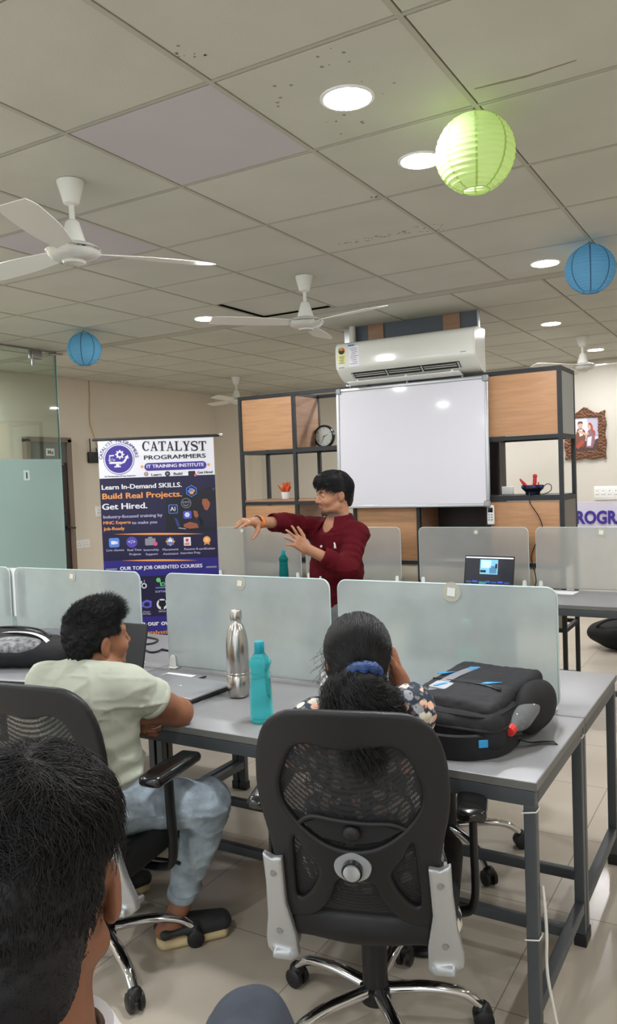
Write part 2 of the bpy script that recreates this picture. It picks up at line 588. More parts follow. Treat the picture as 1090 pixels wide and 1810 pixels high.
# stains on single tiles
mb = MB()
rs = random.Random(3)
def blot(cx, cy, r, n=7, el=1.0):
    for _ in range(n):
        x, y = cx + rs.uniform(-r, r) * el, cy + rs.uniform(-r, r)
        q = rs.uniform(.002, .007)
        mb.prism([(q * rs.uniform(.6, 1.4) * math.cos(a * PI / 4), q * rs.uniform(.6, 1.4) * math.sin(a * PI / 4)) for a in range(8)],
                 (x, y, CZ - 0.0006), (1, 0, 0), (0, 1, 0), (0, 0, 0.0009))
for a in ((-1.375, 1.772, .045, 10), (-1.28, 2.12, .06, 5), (-1.06, 2.02, .05, 6), (-1.2, 2.40, .08, 6), (-.99, 2.25, .07, 4)): blot(*a)
for k in range(26): blot(-1.62 + rs.gauss(0, .12), 3.62 + rs.gauss(0, .015) , .012, 2)
for k in range(10): blot(-1.47 + k * .012, 3.68 + k * .002, .006, 1)
blot(-1.44, 3.10, .015, 8)
mb.prism([(0, 0), (.16, .012), (.30, .004), (.30, .010), (.15, .024), (0, .008)], (-0.78, 2.42, CZ - .0006), (1, 0, 0), (0, 1, 0), (0, 0, .0009))
struct('trim_2', mb, M_stain, smooth=False)['label'] = 'brown stains on the ceiling tiles'

def wall(name, x0, x1, y0, y1, m, z0=0.0, z1=CZ + 0.06):
    b = MB(); b.box(((x0 + x1) / 2, (y0 + y1) / 2, (z0 + z1) / 2), (abs(x1 - x0), abs(y1 - y0), z1 - z0))
    return struct(name, b, m, smooth=False)
wall('wall_left', XL - 0.12, XL, YN, YB + 0.12, M_wall)
wall('wall_back', XL - 0.12, XR + 0.12, YB, YB + 0.12, M_wall_b)
wall('wall_right_bounce', XR, XR + 0.12, YN, YB + 0.12, M_wall_b)  # unseen wall, added to bounce light; its position is assumed
b = MB(); b.box((-6.40, 9.02, CZ / 2 + .02), (0.4, 0.36, CZ + .04))
b.box((-6.17, 9.10, CZ / 2 + .02), (0.1, 0.2, CZ + .04))
struct('trim_3', b, M_wall, smooth=False)
b = MB(); b.box((XL + 0.006, (YN + 5.55) / 2, 0.05), (0.012, 5.55 - YN, 0.1)); b.box((XL + 0.006, (6.18 + 8.83) / 2, .05), (.012, 8.83 - 6.18, .1))
struct('baseboard_left', b, mat('skirting', (150, 138, 122), .4), smooth=False)
b = MB(); b.box(((-6.1 + XR) / 2, YB - 0.006, 0.05), (XR + 6.1, .012, 0.1))
struct('baseboard_back', b, bpy.data.materials['skirting'], smooth=False)

# ---------------------------------------------------------------- lettering helper (flat printed or cut letters)
def text_geo(txt, size, align='CENTER', sx=1.0, bold=0.0, space=1.0):
    cu = bpy.data.curves.new('lettering', 'FONT')
    cu.body = txt; cu.size = size; cu.align_x = align; cu.offset = bold; cu.space_character = space
    cu.resolution_u = 3
    o = bpy.data.objects.new('lettering', cu); COL.objects.link(o)
    dg = bpy.context.evaluated_depsgraph_get()
    me = bpy.data.meshes.new_from_object(o.evaluated_get(dg))
    V = np.array([v.co[:] for v in me.vertices]).reshape(-1, 3)
    Fc = [tuple(p.vertices) for p in me.polygons]
    bpy.data.objects.remove(o); bpy.data.curves.remove(cu); bpy.data.meshes.remove(me)
    if len(V): V[:, 0] *= sx
    return V, Fc

def put_text(mb, txt, size, o, u, v, align='CENTER', mi=0, sx=1.0, bold=0.0, thick=0.0, space=1.0):
    V, Fc = text_geo(txt, size, align, sx, bold, space)
    o, u, v = [np.array(q, float) for q in (o, u, v)]
    n = np.cross(u, v)
    W = o + V[:, :1] * u + V[:, 1:2] * v
    mb.add(W, Fc, mi)
    if thick:
        # sides and back of cut letters
        k = len(V); edges = {}
        for q in Fc:
            for a, b in zip(q, q[1:] + q[:1]): edges[(a, b)] = edges.get((a, b), 0) + 1
        side = [(a, b) for (a, b) in edges if (b, a) not in edges]
        mb.add(np.concatenate([W, W - n * thick]), [(a, a + k, b + k, b) for a, b in side] + [tuple(i + k for i in q[::-1]) for q in Fc], mi)

# ---------------------------------------------------------------- door, glass wall
M_door = mat('door_dark', (46, 36, 32), 0.45, var=.2, vscale=14, stretch=(1, 1, .08))
M_doorgrey = mat('door_transom', (88, 88, 84), 0.5)
M_frame = mat('door_frame', (120, 104, 88), 0.5)
M_white = mat('white_plastic', (232, 232, 228), 0.35)
M_black = mat('black_plastic', (22, 22, 23), 0.42)
M_ink = mat('black_ink', (30, 30, 34), 0.6)
dr = bpy.data.objects.new('door_1', None); COL.objects.link(dr); dr.location = (XL, 5.86, 0); dr['kind'] = 'structure'
b = MB()
for y in (-.275, .275): b.box((.03, y, 1.03), (.07, .05, 2.06))
b.box((.03, 0, 2.055), (.07, .60, .05))
obj('door_frame', b, M_frame, dr, smooth=False)
b = MB(); b.rbox((.025, 0, .90), (.035, .50, 1.78), .004)
obj('door_leaf', b, M_door, dr)
b = MB(); b.box((.028, 0, 1.92), (.03, .50, .22)); obj('transom', b, M_doorgrey, dr, smooth=False)
b = MB(); b.rbox((.048, .175, 1.22), (.012, .04, .22), .004); b.tube([(.05, .175, 1.12), (.085, .175, 1.12), (.09, .19, 1.12), (.09, .28, 1.11)], .009, 8)
b.cyl((.052, .175, 1.28), (.066, .175, 1.28), .012)
obj('door_handle', b, mat('dark_steel', (70, 66, 62), .35, 1.0), dr)
b = MB(); b.box((.047, .02, 1.925), (.004, .11, .075)); obj('sign_plate', b, M_white, dr, smooth=False)
b = MB(); put_text(b, 'Me', .062, (.0502, .02, 1.903), (0, 1, 0), (0, 0, 1), bold=.002); obj('sign_lettering', b, M_ink, dr, smooth=False)

def clear_glass(name, tint, refl=0.12):
    m, nt, b, out = new_mat(name)
    nt.nodes.remove(b)
    t = nt.nodes.new('ShaderNodeBsdfTransparent'); t.inputs['Color'].default_value = lin(tint)
    g = nt.nodes.new('ShaderNodeBsdfGlossy'); g.inputs['Roughness'].default_value = 0.02
    fr = nt.nodes.new('ShaderNodeFresnel'); fr.inputs['IOR'].default_value = 1.45
    mx = nt.nodes.new('ShaderNodeMixShader')
    nt.links.new(fr.outputs['Fac'], mx.inputs['Fac']); nt.links.new(t.outputs['BSDF'], mx.inputs[1]); nt.links.new(g.outputs['BSDF'], mx.inputs[2])
    nt.links.new(mx.outputs['Shader'], out.inputs['Surface'])
    return m

def frosted(name, tint, body, through, rough=0.55, hazevar=0.1):
    """etched glass: part milky scattering, part blurred see-through"""
    m, nt, b, out = new_mat(name)
    b.inputs['Base Color'].default_value = lin(tint)
    b.inputs['Roughness'].default_value = rough
    sin_(b, 'Transmission Weight', 1.0); b.inputs['IOR'].default_value = 1.25
    d = nt.nodes.new('ShaderNodeBsdfDiffuse'); d.inputs['Color'].default_value = lin(body)
    tl = nt.nodes.new('ShaderNodeBsdfTranslucent'); tl.inputs['Color'].default_value = lin(body)
    ms = nt.nodes.new('ShaderNodeMixShader'); ms.inputs['Fac'].default_value = 0.4
    nt.links.new(d.outputs['BSDF'], ms.inputs[1]); nt.links.new(tl.outputs['BSDF'], ms.inputs[2])
    mx = nt.nodes.new('ShaderNodeMixShader')
    n = noise_node(nt, 2.6, 4)
    mr = nt.nodes.new('ShaderNodeMapRange'); mr.inputs['From Min'].default_value = .3; mr.inputs['From Max'].default_value = .7
    mr.inputs['To Min'].default_value = through - hazevar; mr.inputs['To Max'].default_value = through + hazevar
    nt.links.new(n.outputs['Fac'], mr.inputs['Value']); nt.links.new(mr.outputs['Result'], mx.inputs['Fac'])
    nt.links.new(ms.outputs['Shader'], mx.inputs[1]); nt.links.new(b.outputs['BSDF'], mx.inputs[2])
    nt.links.new(mx.outputs['Shader'], out.inputs['Surface'])
    return m
M_glass = clear_glass('clear_glass', (238, 246, 242))
M_gedge = mat('glass_edge', (140, 196, 196), 0.12, var=0)
M_film = frosted('frosted_film', (214, 234, 230), (206, 230, 226), .22, .6, .05)
M_steel = mat('brushed_steel', (170, 170, 170), .28, 1.0)

gw = bpy.data.objects.new('wall_glass', None); COL.objects.link(gw); gw.location = (-5.38, 4.17, 0); gw['kind'] = 'structure'
gw['label'] = 'glass partition with a frosted lower half'
b = MB(); b.box((0, 0, 1.362), (.010, 1.53, 2.70)); obj('pane', b, M_glass, gw, smooth=False)
b = MB(); b.box((0, .768, 1.362), (.012, .006, 2.70)); obj('pane_edge', b, M_gedge, gw, smooth=False)
b = MB(); b.box((.0065, 0, .90), (.002, 1.53, 1.80)); obj('frosted_film', b, M_film, gw, smooth=False, label='frosted film over the lower half')
b = MB(); b.rbox((0, .55, 2.68), (.05, .11, .07), .008); b.cyl((0, .52, 2.70), (0, .52, 2.59), .010); b.box((0, 0, 2.722), (.03, 1.53, .016))
b.cyl((-.004, .70, 2.705), (.05, .80, 2.705), .010)
obj('patch_fitting', b, M_steel, gw)
b = MB(); b.box((.0085, .385, 1.665), (.003, .062, .085)); obj('sign_plate', b, mat('sticker_pale', (205, 222, 220), .5), gw, smooth=False)
b = MB(); b.box((.0112, .385, 1.665), (.002, .011, .052)); obj('sign_mark', b, M_ink, gw, smooth=False)

# ---------------------------------------------------------------- recessed lights
M_lamp = mat('lamp_diffuser', (255, 255, 255), .5, emit=(250, 251, 255), estr=LAMP_STRENGTH)
M_ring = mat('lamp_ring', (240, 240, 238), .4)
LIGHTS = [((-1.127, 2.252), 'round ceiling light nearest the viewer, clear of the green lantern'),
          ((-1.128, 2.845), 'round ceiling light partly covered by the green lantern'),
          ((-1.117, 4.665), 'round ceiling light beside the blue lantern at the right edge'),
          ((-1.554, 6.631), 'round ceiling light above the right end of the shelving'),
          ((-1.541, 8.424), 'small distant round ceiling light beside the far right fan'),
          ((-3.521, 4.649), 'round ceiling light left of the middle ceiling fan'),
          ((-3.62, 2.93), 'round ceiling light cut by the left edge, behind the big fan')]
proto = None
for (x, y), lab in LIGHTS:
    if proto is None:
        proto = thing('ceiling_light', lab, 'ceiling light', (x, y, CZ), 0, 'round lights in the ceiling')
        b = MB(); b.lathe([(.073, -.0045), (.079, -.006), (.084, -.004), (.086, .002)], n=40, cap=False); obj('rim', b, M_ring, proto)
        b = MB(); b.lathe([(1e-6, -.005), (.073, -.005), (.073, -.001)], n=40); obj('diffuser', b, M_lamp, proto, smooth=False, label='glowing white disc')
    else:
        dup(proto, (x, y, CZ), 0, lab)
# unseen lamps: the room's others, and fill added for the left and far end
for x, y in ((-1.13, 0.1), (1.2, 0.1), (1.2, 2.4), (1.2, 4.66), (-3.6, 1.6), (-3.6, -.2), (-6.1, 4.5), (-6.1, 3.1), (.15, 7.6), (-3.0, 7.8), (-2.6, 6.4), (-3.4, 8.6), (-6.1, 3.8), (-5.9, 2.2), (-3.5, -1.6), (-1.1, -1.6), (1.2, -1.6), (-5.6, .8)):
    ld = bpy.data.lights.new('unseen_lamp', 'AREA'); ld.shape = 'DISK'; ld.size = .14
    ld.energy = LAMP_STRENGTH * PI * PI * .07 ** 2
    ld.color = (0.96, 0.97, 1.0)
    lo = bpy.data.objects.new('unseen_lamp', ld); COL.objects.link(lo); lo.location = (x, y, CZ - .01)

# ================================================================ FURNITURE
def wood_mat(name, c1, c2, rot=False):
    m, nt, b, out = new_mat(name)
    tc = nt.nodes.new('ShaderNodeTexCoord'); mp = nt.nodes.new('ShaderNodeMapping')
    mp.inputs['Scale'].default_value = (1.2, 1.2, 16) if not rot else (16, 1.2, 1.2)
    nt.links.new(tc.outputs['Object'], mp.inputs['Vector'])
    n = nt.nodes.new('ShaderNodeTexNoise'); n.inputs['Scale'].default_value = 3.2; n.inputs['Detail'].default_value = 6; n.inputs['Distortion'].default_value = 0.6
    nt.links.new(mp.outputs['Vector'], n.inputs['Vector'])
    cr = nt.nodes.new('ShaderNodeValToRGB')
    cr.color_ramp.elements[0].position = .34; cr.color_ramp.elements[0].color = lin(c1)
    cr.color_ramp.elements[1].position = .6; cr.color_ramp.elements[1].color = lin(c2)
    nt.links.new(n.outputs['Fac'], cr.inputs['Fac']); nt.links.new(cr.outputs['Color'], b.inputs['Base Color'])
    b.inputs['Roughness'].default_value = .45
    return m
M_wood = wood_mat('oak_laminate', (172, 128, 90), (186, 140, 100))
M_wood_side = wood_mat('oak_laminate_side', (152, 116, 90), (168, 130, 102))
M_iron = mat('black_iron', (38, 39, 41), .5, var=.1, vscale=12)
M_top = mat('desk_laminate', (135, 135, 136), .34, var=.03, vscale=3)
M_topedge = mat('desk_edge_band', (104, 104, 100), .5)
M_desk = mat('desk_steel', (66, 70, 73), .42, var=.06, vscale=9)
M_grooved = mat('dark_grooved_board', (52, 42, 38), .5, var=.2, vscale=10, stretch=(1, 1, 30))
M_cream = mat('cream_board', (196, 186, 164), .5)

# ---- open shelving with plywood boxes
SX = [-3.93, -3.40, -2.865, -2.33, -1.79, -1.27]
SZ = [2.264, 1.80, 1.37, .90, .45, .06]
SF, SR = 5.62, 6.02
sh = thing('shelving_unit', 'black metal shelving with oak boxes standing behind the whiteboard', 'shelf', (-2.6, 5.82, 0))
o0 = np.array(sh.location)
T = .028
for i, x in enumerate(SX):
    for y in (SF, SR):
        b = MB(); b.box((x - o0[0], y - o0[1], SZ[0] / 2), (T, T, SZ[0])); obj('post', b, M_iron, sh, smooth=False)
for z in SZ:
    for y in (SF, SR):
        b = MB(); b.box((0, y - o0[1], z - T / 2), (SX[-1] - SX[0] - T, T * .98, T)); obj('rail', b, M_iron, sh, smooth=False)
    for x in SX:
        b = MB(); b.box((x - o0[0], 0, z - T / 2), (T * .98, SR - SF - T, T)); obj('cross_rail', b, M_iron, sh, smooth=False)
def cell(i, k): return SX[i] + T / 2, SX[i + 1] - T / 2, SZ[k + 1], SZ[k] - T
def front_panel(i, k, m=None):
    x0, x1, z0, z1 = cell(i, k)
    b = MB(); b.rbox(((x0 + x1) / 2 - o0[0], SF + .002 - o0[1], (z0 + z1) / 2), (x1 - x0 - .004, .016, z1 - z0 - .006), .002)
    obj('front_panel', b, m or M_wood, sh)
def side_panel(i, k, m=None, s=1):
    x = SX[i] + s * .004; z0, z1 = SZ[k + 1], SZ[k] - T
    b = MB(); b.box((x - o0[0], 0, (z0 + z1) / 2), (.014, SR - SF - T, z1 - z0 - .004)); obj('side_panel', b, m or M_wood_side, sh, smooth=False)
for i, k in ((0, 0), (4, 0), (0, 2), (2, 2), (4, 2)): front_panel(i, k)
for i in range(5): front_panel(i, 3, M_cream)
for i, k in ((1, 0), (1, 2), (3, 2), (4, 0)): side_panel(i, k)
M_grey_side = mat('grey_laminate', (168, 172, 170), .5)
side_panel(5, 0, M_grey_side); side_panel(5, 2, mat('taupe_laminate', (128, 122, 112), .5))
for i in (0, 1, 2):
    x0, x1, z0, z1 = cell(i, 2)
    b = MB(); b.rbox(((x0 + x1) / 2 - o0[0], 0, SZ[2] + .006), (x1 - x0 + .02, SR - SF + .01, .016), .002); obj('shelf_board', b, M_wood_side, sh)
b = MB(); b.box(((SX[1] + SX[2]) / 2 - o0[0], 0, SZ[1] + .004), (SX[2] - SX[1] + .02, SR - SF, .010)); obj('shelf_board', b, M_iron, sh, smooth=False)
x0, x1 = SX[3] + .03, SX[4] + .10
for z0, z1 in ((SZ[1], SZ[0] - T), (SZ[2], SZ[1] - T), (SZ[3], SZ[2] - T)):
    b = MB(); b.box(((-2.33 - 1.80) / 2 - o0[0], SR - .02 - o0[1], (z0 + z1) / 2), (.54, .012, z1 - z0)); obj('back_panel', b, M_grooved, sh, smooth=False, label='dark grooved back board')
b = MB(); b.box((-1.78 - o0[0], .12, (SZ[1] + SZ[2]) / 2 - T / 2), (.012, .15, SZ[1] - SZ[2] - T)); obj('side_panel', b, M_grooved, sh, smooth=False)
b = MB(); b.box(((SX[3] + SX[5]) / 2 - o0[0], 0, SZ[2] + .004), (SX[5] - SX[3], SR - SF, .010)); obj('shelf_board', b, M_iron, sh, smooth=False)

# small socket box left on the shelf beside the dark board
b = MB(); b.rbox((-1.74, 5.93, SZ[2] + .009 + .03), (.09, .05, .06), .006)
tag(obj('socket_box', b, M_white), 'small white socket box on the shelf right of the whiteboard', 'socket')

# ---- board above the shelving that carries the air conditioner
bo = thing('mounting_board', 'blue-grey board with wooden battens behind the air conditioner', 'board', (-2.36, 5.70, 2.266))
b = MB(); b.box((-.003, 0, .231), (1.02, .018, .462)); obj('board', b, mat('blue_grey_board', (96, 103, 110), .6), bo, smooth=False)
for x in (-2.665, -2.05):
    b = MB(); b.box((x + 2.36, -.015, .231), (.13, .012, .462)); obj('batten', b, M_wood_side, bo, smooth=False, label='brown wooden batten')
b = MB(); b.box((.51, -.006, .231), (.012, .03, .462)); b.box((-.555, 0, .231), (.06, .018, .462)); obj('edge_strip', b, mat('aluminium', (196, 198, 200), .35, .9), bo, smooth=False)

# ---- air conditioner
M_ac = mat('air_conditioner_white', (226, 227, 219), .12, coat=.6)
ac = thing('air_conditioner', 'white wall-mounted air conditioner above the whiteboard', 'air conditioner', (-2.36, 5.675, 2.27))
AX0, AX1 = -2.90 + 2.36, -1.80 + 2.36
prof = spline([(0, .315), (-.13, .315), (-.19, .308), (-.222, .285), (-.232, .24), (-.232, .15), (-.228, .115), (-.20, .085), (-.15, .045), (-.09, .012), (-.03, 0), (0, 0)], 5)
b = MB(); b.prism([tuple(p) for p in prof], (AX0 + .012, 0, 0), (0, 1, 0), (0, 0, 1), (AX1 - AX0 - .024, 0, 0))
obj('body', b, M_ac, ac, angle=30)
for x0, w in ((AX0, .0125), (AX1 - .0125, .0125)):
    b = MB()
    sp = [(p[0] * .985 - .001, .003 + p[1] * .985) for p in prof]
    b.prism(sp, (x0, 0, 0), (0, 1, 0), (0, 0, 1), (w, 0, 0))
    obj('end_cap', b, M_ac, ac, angle=30)
b = MB()   # air outlet: a dark slot on the sloping underside
sl = np.array([0, -.125, .0]) ; dv = np.array([0, .055, -.041]); dv /= np.linalg.norm(dv); nv = np.array([0, -.041, -.055]); nv /= np.linalg.norm(nv)
oc = np.array([0, -.168, .060])
Mx = np.stack([[1, 0, 0], dv, nv], 1)
b.box(oc + nv * .0005, (.86, .060, .012), 0, M=Mx)
obj('air_outlet', b, mat('outlet_dark', (38, 38, 38), .6), ac, smooth=False)
b = MB()
for k in range(3):
    b.box(oc + np.array([-.28 + .28 * k, 0, 0]) + nv * .006 + dv * .006, (.25, .010, .004), M=Mx)
    b.box(oc + np.array([-.28 + .28 * k, 0, 0]) + nv * .006 - dv * .014, (.25, .007, .004), M=Mx)
for k in range(4): b.box(oc + np.array([-.42 + .28 * k, 0, 0]) + nv * .006, (.012, .055, .006), M=Mx)
obj('vane', b, mat('vane_grey', (190, 190, 184), .4), ac, smooth=False)
b = MB(); Mf = np.array(Matrix.Rotation(math.radians(-14), 3, 'X'))
b.rbox((-.02, -.160, -.002), (.90, .085, .007), .003, M=Mf); obj('flap', b, M_ac, ac)
b = MB()
for x in (-.40, 0, .36): b.box((x, -.14, .012), (.012, .03, .03))
obj('flap_hinge', b, M_white, ac, smooth=False)
def acx(x): return x + 2.36
b = MB(); b.box((acx(-2.846), -.2325, .165 + .04), (.062, .0015, .115)); obj('energy_label', b, mat('label_yellow', (226, 220, 140), .5), ac, smooth=False, label='yellow energy label')
b = MB()
for a0, a1, mi in ((0, 60, 0), (60, 120, 1), (120, 180, 2), (180, 360, 3)):
    pl = [(0, 0)] + [(.027 * math.cos(math.radians(a)), .027 * math.sin(math.radians(a))) for a in range(a0, a1 + 1, 10)]
    b.prism(pl, (acx(-2.846), -.2335, .245), (1, 0, 0), (0, 0, 1), (0, -.0012, 0), mi)
for k in range(5): b.box((acx(-2.846), -.2336, .20 - k * .012), (.045 - (k % 2) * .012, .001, .004), 3)
obj('energy_dial', b, [mat('dial_red', (190, 60, 40), .5), mat('dial_orange', (220, 140, 60), .5), mat('dial_green', (90, 130, 70), .5), M_ink], ac, smooth=False)
b = MB(); b.box((acx(-2.742), -.2325, .195), (.085, .0015, .155)); obj('notice_label', b, mat('label_white', (232, 230, 236), .5), ac, smooth=False, label='white printed notice')
b = MB()
for k in range(9): b.box((acx(-2.742) + ((k * 7) % 5 - 2) * .003, -.2336, .255 - k * .0145), (.062 - (k * 5 % 4) * .008, .001, .004))
obj('notice_print', b, mat('label_grey', (130, 128, 140), .6), ac, smooth=False)
b = MB(); b.box((acx(-2.765), -.2337, .278), (.05, .001, .014)); obj('notice_heading', b, mat('label_blue', (60, 120, 170), .5), ac, smooth=False)
b = MB(); b.box((acx(-2.85), -.2325, .118), (.045, .001, .006)); b.box((acx(-1.885), -.2325, .135), (.04, .001, .006)); obj('maker_mark', b, mat('mark_grey', (140, 140, 138), .4), ac, smooth=False)
b = MB(); b.tube([(AX0 + .05, -.03, .31), (AX0 + .05, -.03, .458)], .026, 14); obj('pipe', b, mat('pipe_wrap', (222, 220, 208), .6, bump=.4, bscale=40), ac); b = MB(); b.tube([(AX0 + .035, -.055, .02), (AX0 + .03, -.05, -.035), (AX0 + .03, -.03, -.05)], .018, 10)
obj('drain_pipe', b, bpy.data.materials['pipe_wrap'], ac)

# ---- whiteboard
wb = thing('whiteboard', 'large blank whiteboard in an aluminium frame hung on the shelving', 'whiteboard', (-2.367, 5.572, 1.775))
wb.rotation_euler = (math.radians(-2.2), 0, 0)
W, H_ = 1.20, .912
M_wb = mat('whiteboard_surface', (212, 210, 216), .36, coat=.25)
b = MB(); b.box((0, 0, 0), (W - .02, .012, H_ - .02)); obj('writing_surface', b, M_wb, wb, smooth=False)
M_alu = bpy.data.materials['aluminium']
for k, (c, s) in enumerate((((0, -.004, H_ / 2), (W - .06, .022, .024)), ((0, -.004, -H_ / 2), (W - .06, .022, .024)), ((-W / 2, -.004, 0), (.024, .022, H_ - .06)), ((W / 2, -.004, 0), (.024, .022, H_ - .06)))):
    b = MB(); b.rbox(c, s, .005); obj('frame_rail', b, M_alu, wb)
for sx in (-1, 1):
    for sz in (-1, 1):
        b = MB(); b.rbox((sx * (W / 2 - .008), -.005, sz * (H_ / 2 - .008)), (.048, .028, .048), .012); obj('corner_cap', b, mat('corner_grey', (150, 152, 154), .4) if sx == -1 and sz == -1 else bpy.data.materials['corner_grey'], wb)
b = MB()
for x in (-.01, .42): b.box((x, .004, H_ / 2 + .018), (.014, .01, .03)); b.cyl((x, -.01, H_ / 2 + .02), (x, .01, H_ / 2 + .02), .005, n=8)
obj('hanger', b, M_steel, wb)

# ---- desks: steel frame, grey top
def make_desk(lab, loc, w, d=.60, group=None):
    t = thing('desk', lab, 'desk', loc, 0, group)
    b = MB(); b.rbox((0, 0, .738), (w, d, .024), .003, 0); obj('tabletop', b, M_top, t)
    b = MB()
    for c, s in (((0, -d / 2 - .0008, .7385), (w, .0018, .021)), ((0, d / 2 + .0008, .7385), (w, .0018, .021)), ((-w / 2 - .0008, 0, .7385), (.0018, d, .021)), ((w / 2 + .0008, 0, .7385), (.0018, d, .021))): b.box(c, s)
    obj('edge_band', b, M_topedge, t, smooth=False)
    L = .032
    b = MB()
    for y in (-1, 1): b.rbox((0, y * (d / 2 - .018), .704), (w - .01, L, .042), .003)
    for x in (-1, 1): b.rbox((x * (w / 2 - .02), 0, .704), (L, d - .07, .042), .003)
    obj('apron', b, M_desk, t)
    for x in (-1, 1):
        for y in (-1, 1):
            b = MB(); b.rbox((x * (w / 2 - .02), y * (d / 2 - .018), .356), (L, L, .66), .003); lg = obj('leg', b, M_desk, t)
            b = MB(); b.rbox((x * (w / 2 - .02), y * (d / 2 - .018), .02), (L + .008, L + .008, .04), .003); obj('foot_cap', b, M_black, lg)
        b = MB(); b.rbox((x * (w / 2 - .02), 0, .13), (L * .95, d - .07, .035), .003); obj('side_bar', b, M_desk, t)
    b = MB(); b.rbox((0, d * .2, .128), (w - .07, .03, .034), .003); obj('stretcher', b, M_desk, t)
    return t
DW = 1.812
dk = make_desk('grey-topped desk with backpack and water bottles, nearest the viewer', (-.546 - DW / 2, 2.352, 0), DW, .605, 'near block of desks')
dup(dk, (-.546 - DW * 1.5 - .005, 2.352, 0), 0, 'grey-topped desk at the left edge under the patterned bag')
dup(dk, (-.546 - DW / 2, 2.962, 0), PI, 'grey-topped desk behind the frosted divider nearest the viewer, with a half-full bottle')
dup(dk, (-.546 - DW * 1.5 - .005, 2.962, 0), PI, 'grey-topped desk with a loose black cable, in front of the banner')
dup(dk, (-.51 - DW / 2, 5.13, 0), 0, 'grey-topped desk carrying the open laptop, in front of the shelving', 'far row of desks')
dup(dk, (-.51 - DW * 1.5 - .005, 5.13, 0), 0, 'grey-topped desk with the far teal bottle, left of the presenter', 'far row of desks')

# ---- frosted dividers clipped to the desks
M_frost = frosted('frosted_glass', (232, 242, 240), (238, 247, 245), .52, .19, .12)
M_frost_far = frosted('frosted_glass_far', (240, 242, 238), (240, 242, 238), .60, .22, .04)
M_fedge = mat('divider_edge', (186, 204, 201), .25)
M_clip = mat('clip_white', (240, 240, 236), .35)
M_disc = mat('sticker_disc', (176, 176, 160), .45)
M_disc2 = mat('sticker_square', (222, 226, 220), .5)
def rrect(w, h, r, n=6):
    out = []
    for cx, cy, a0 in ((w / 2 - r, h / 2 - r, 0), (-w / 2 + r, h / 2 - r, 90), (-w / 2 + r, -h / 2 + r, 180), (w / 2 - r, -h / 2 + r, 270)):
        for k in range(n + 1):
            a = math.radians(a0 + 90 * k / n); out.append((cx + r * math.cos(a), cy + r * math.sin(a)))
    return out
def make_divider(lab, x0, x1, y, group, gm, disc=None, z0=.762, z1=1.168, rot=0.0):
    w, h = x1 - x0, z1 - z0
    t = thing('glass_divider', lab, 'desk divider', ((x0 + x1) / 2, y, .75), 0, group)
    zc = (z0 + z1) / 2 - .75
    b = MB(); b.prism(rrect(w, h, .035), (0, -.004, zc), (1, 0, 0), (0, 0, 1), (0, .008, 0)); obj('pane', b, gm, t, angle=30)
    pr = rrect(w + .0006, h + .0006, .035); pts = [(a, 0, zc + c) for a, c in pr]
    b = MB(); b.tube(pts, .0035, 6, closed=True); obj('polished_edge', b, M_fedge, t)
    for x in (-w / 2 + .028, w / 2 - .028):
        b = MB()
        for yy in (-.013, .013): b.prism([(-.014, 0), (.014, 0), (.011, .048), (.006, .056), (-.006, .056), (-.011, .048)], (x, yy - .007, .002), (1, 0, 0), (0, 0, 1), (0, .014, 0))
        b.rbox((x, 0, .005), (.036, .046, .008), .003)
        obj('clip', b, M_clip, t, angle=30)
    if disc is not None:
        dx, dz, r = disc
        b = MB(); b.lathe([(1e-6, -.001), (r, -.001), (r, .001), (1e-6, .001)], (0, 0, 0), 28, M=Matrix.Rotation(PI / 2, 3, 'X')); b.v = [v + np.array([dx - (x0 + x1) / 2, -.0062, dz - .75]) for v in b.v]
        s = obj('sticker', b, M_disc, t, smooth=False, label='round sticker with a pale square')
        b = MB(); q = r * .42; Mr = np.array(Matrix.Rotation(.12, 3, 'Y')); b.box((dx - (x0 + x1) / 2, -.0085, dz - .75), (q * 2, .0016, q * 2), M=Mr); obj('sticker_square', b, M_disc2, s, smooth=False)
    return t
GN, GF = 'frosted dividers on the near desks', 'frosted dividers on the far desks'
make_divider('frosted glass divider behind the woman and the black backpack', -1.458, -.632, 2.69, GN, M_frost, (-.998, 1.141, .035))
make_divider('frosted glass divider behind the steel bottle', -2.315, -1.497, 2.69, GN, M_frost, (-1.915, 1.139, .027))
make_divider('frosted glass divider behind the man in the pale T-shirt', -3.295, -2.468, 2.69, GN, M_frost, (-2.889, 1.138, .026))
make_divider('frosted glass divider cut by the left edge, with paper taped on', -4.15, -3.335, 2.69, GN, M_frost)
make_divider('frosted glass divider right of the far laptop, past its cable', -1.402, -.58, 5.42, GF, M_frost_far, (-.98, 1.137, .033))
make_divider('frosted glass divider directly behind the open laptop', -2.25, -1.456, 5.42, GF, M_frost_far, (-1.819, 1.135, .02))
make_divider('frosted glass divider behind the presenter', -3.215, -2.40, 5.42, GF, M_frost_far)
make_divider('frosted glass divider behind the far teal bottle, next to the banner', -4.08, -3.262, 5.42, GF, M_frost_far, (-3.82, 1.141, .022))

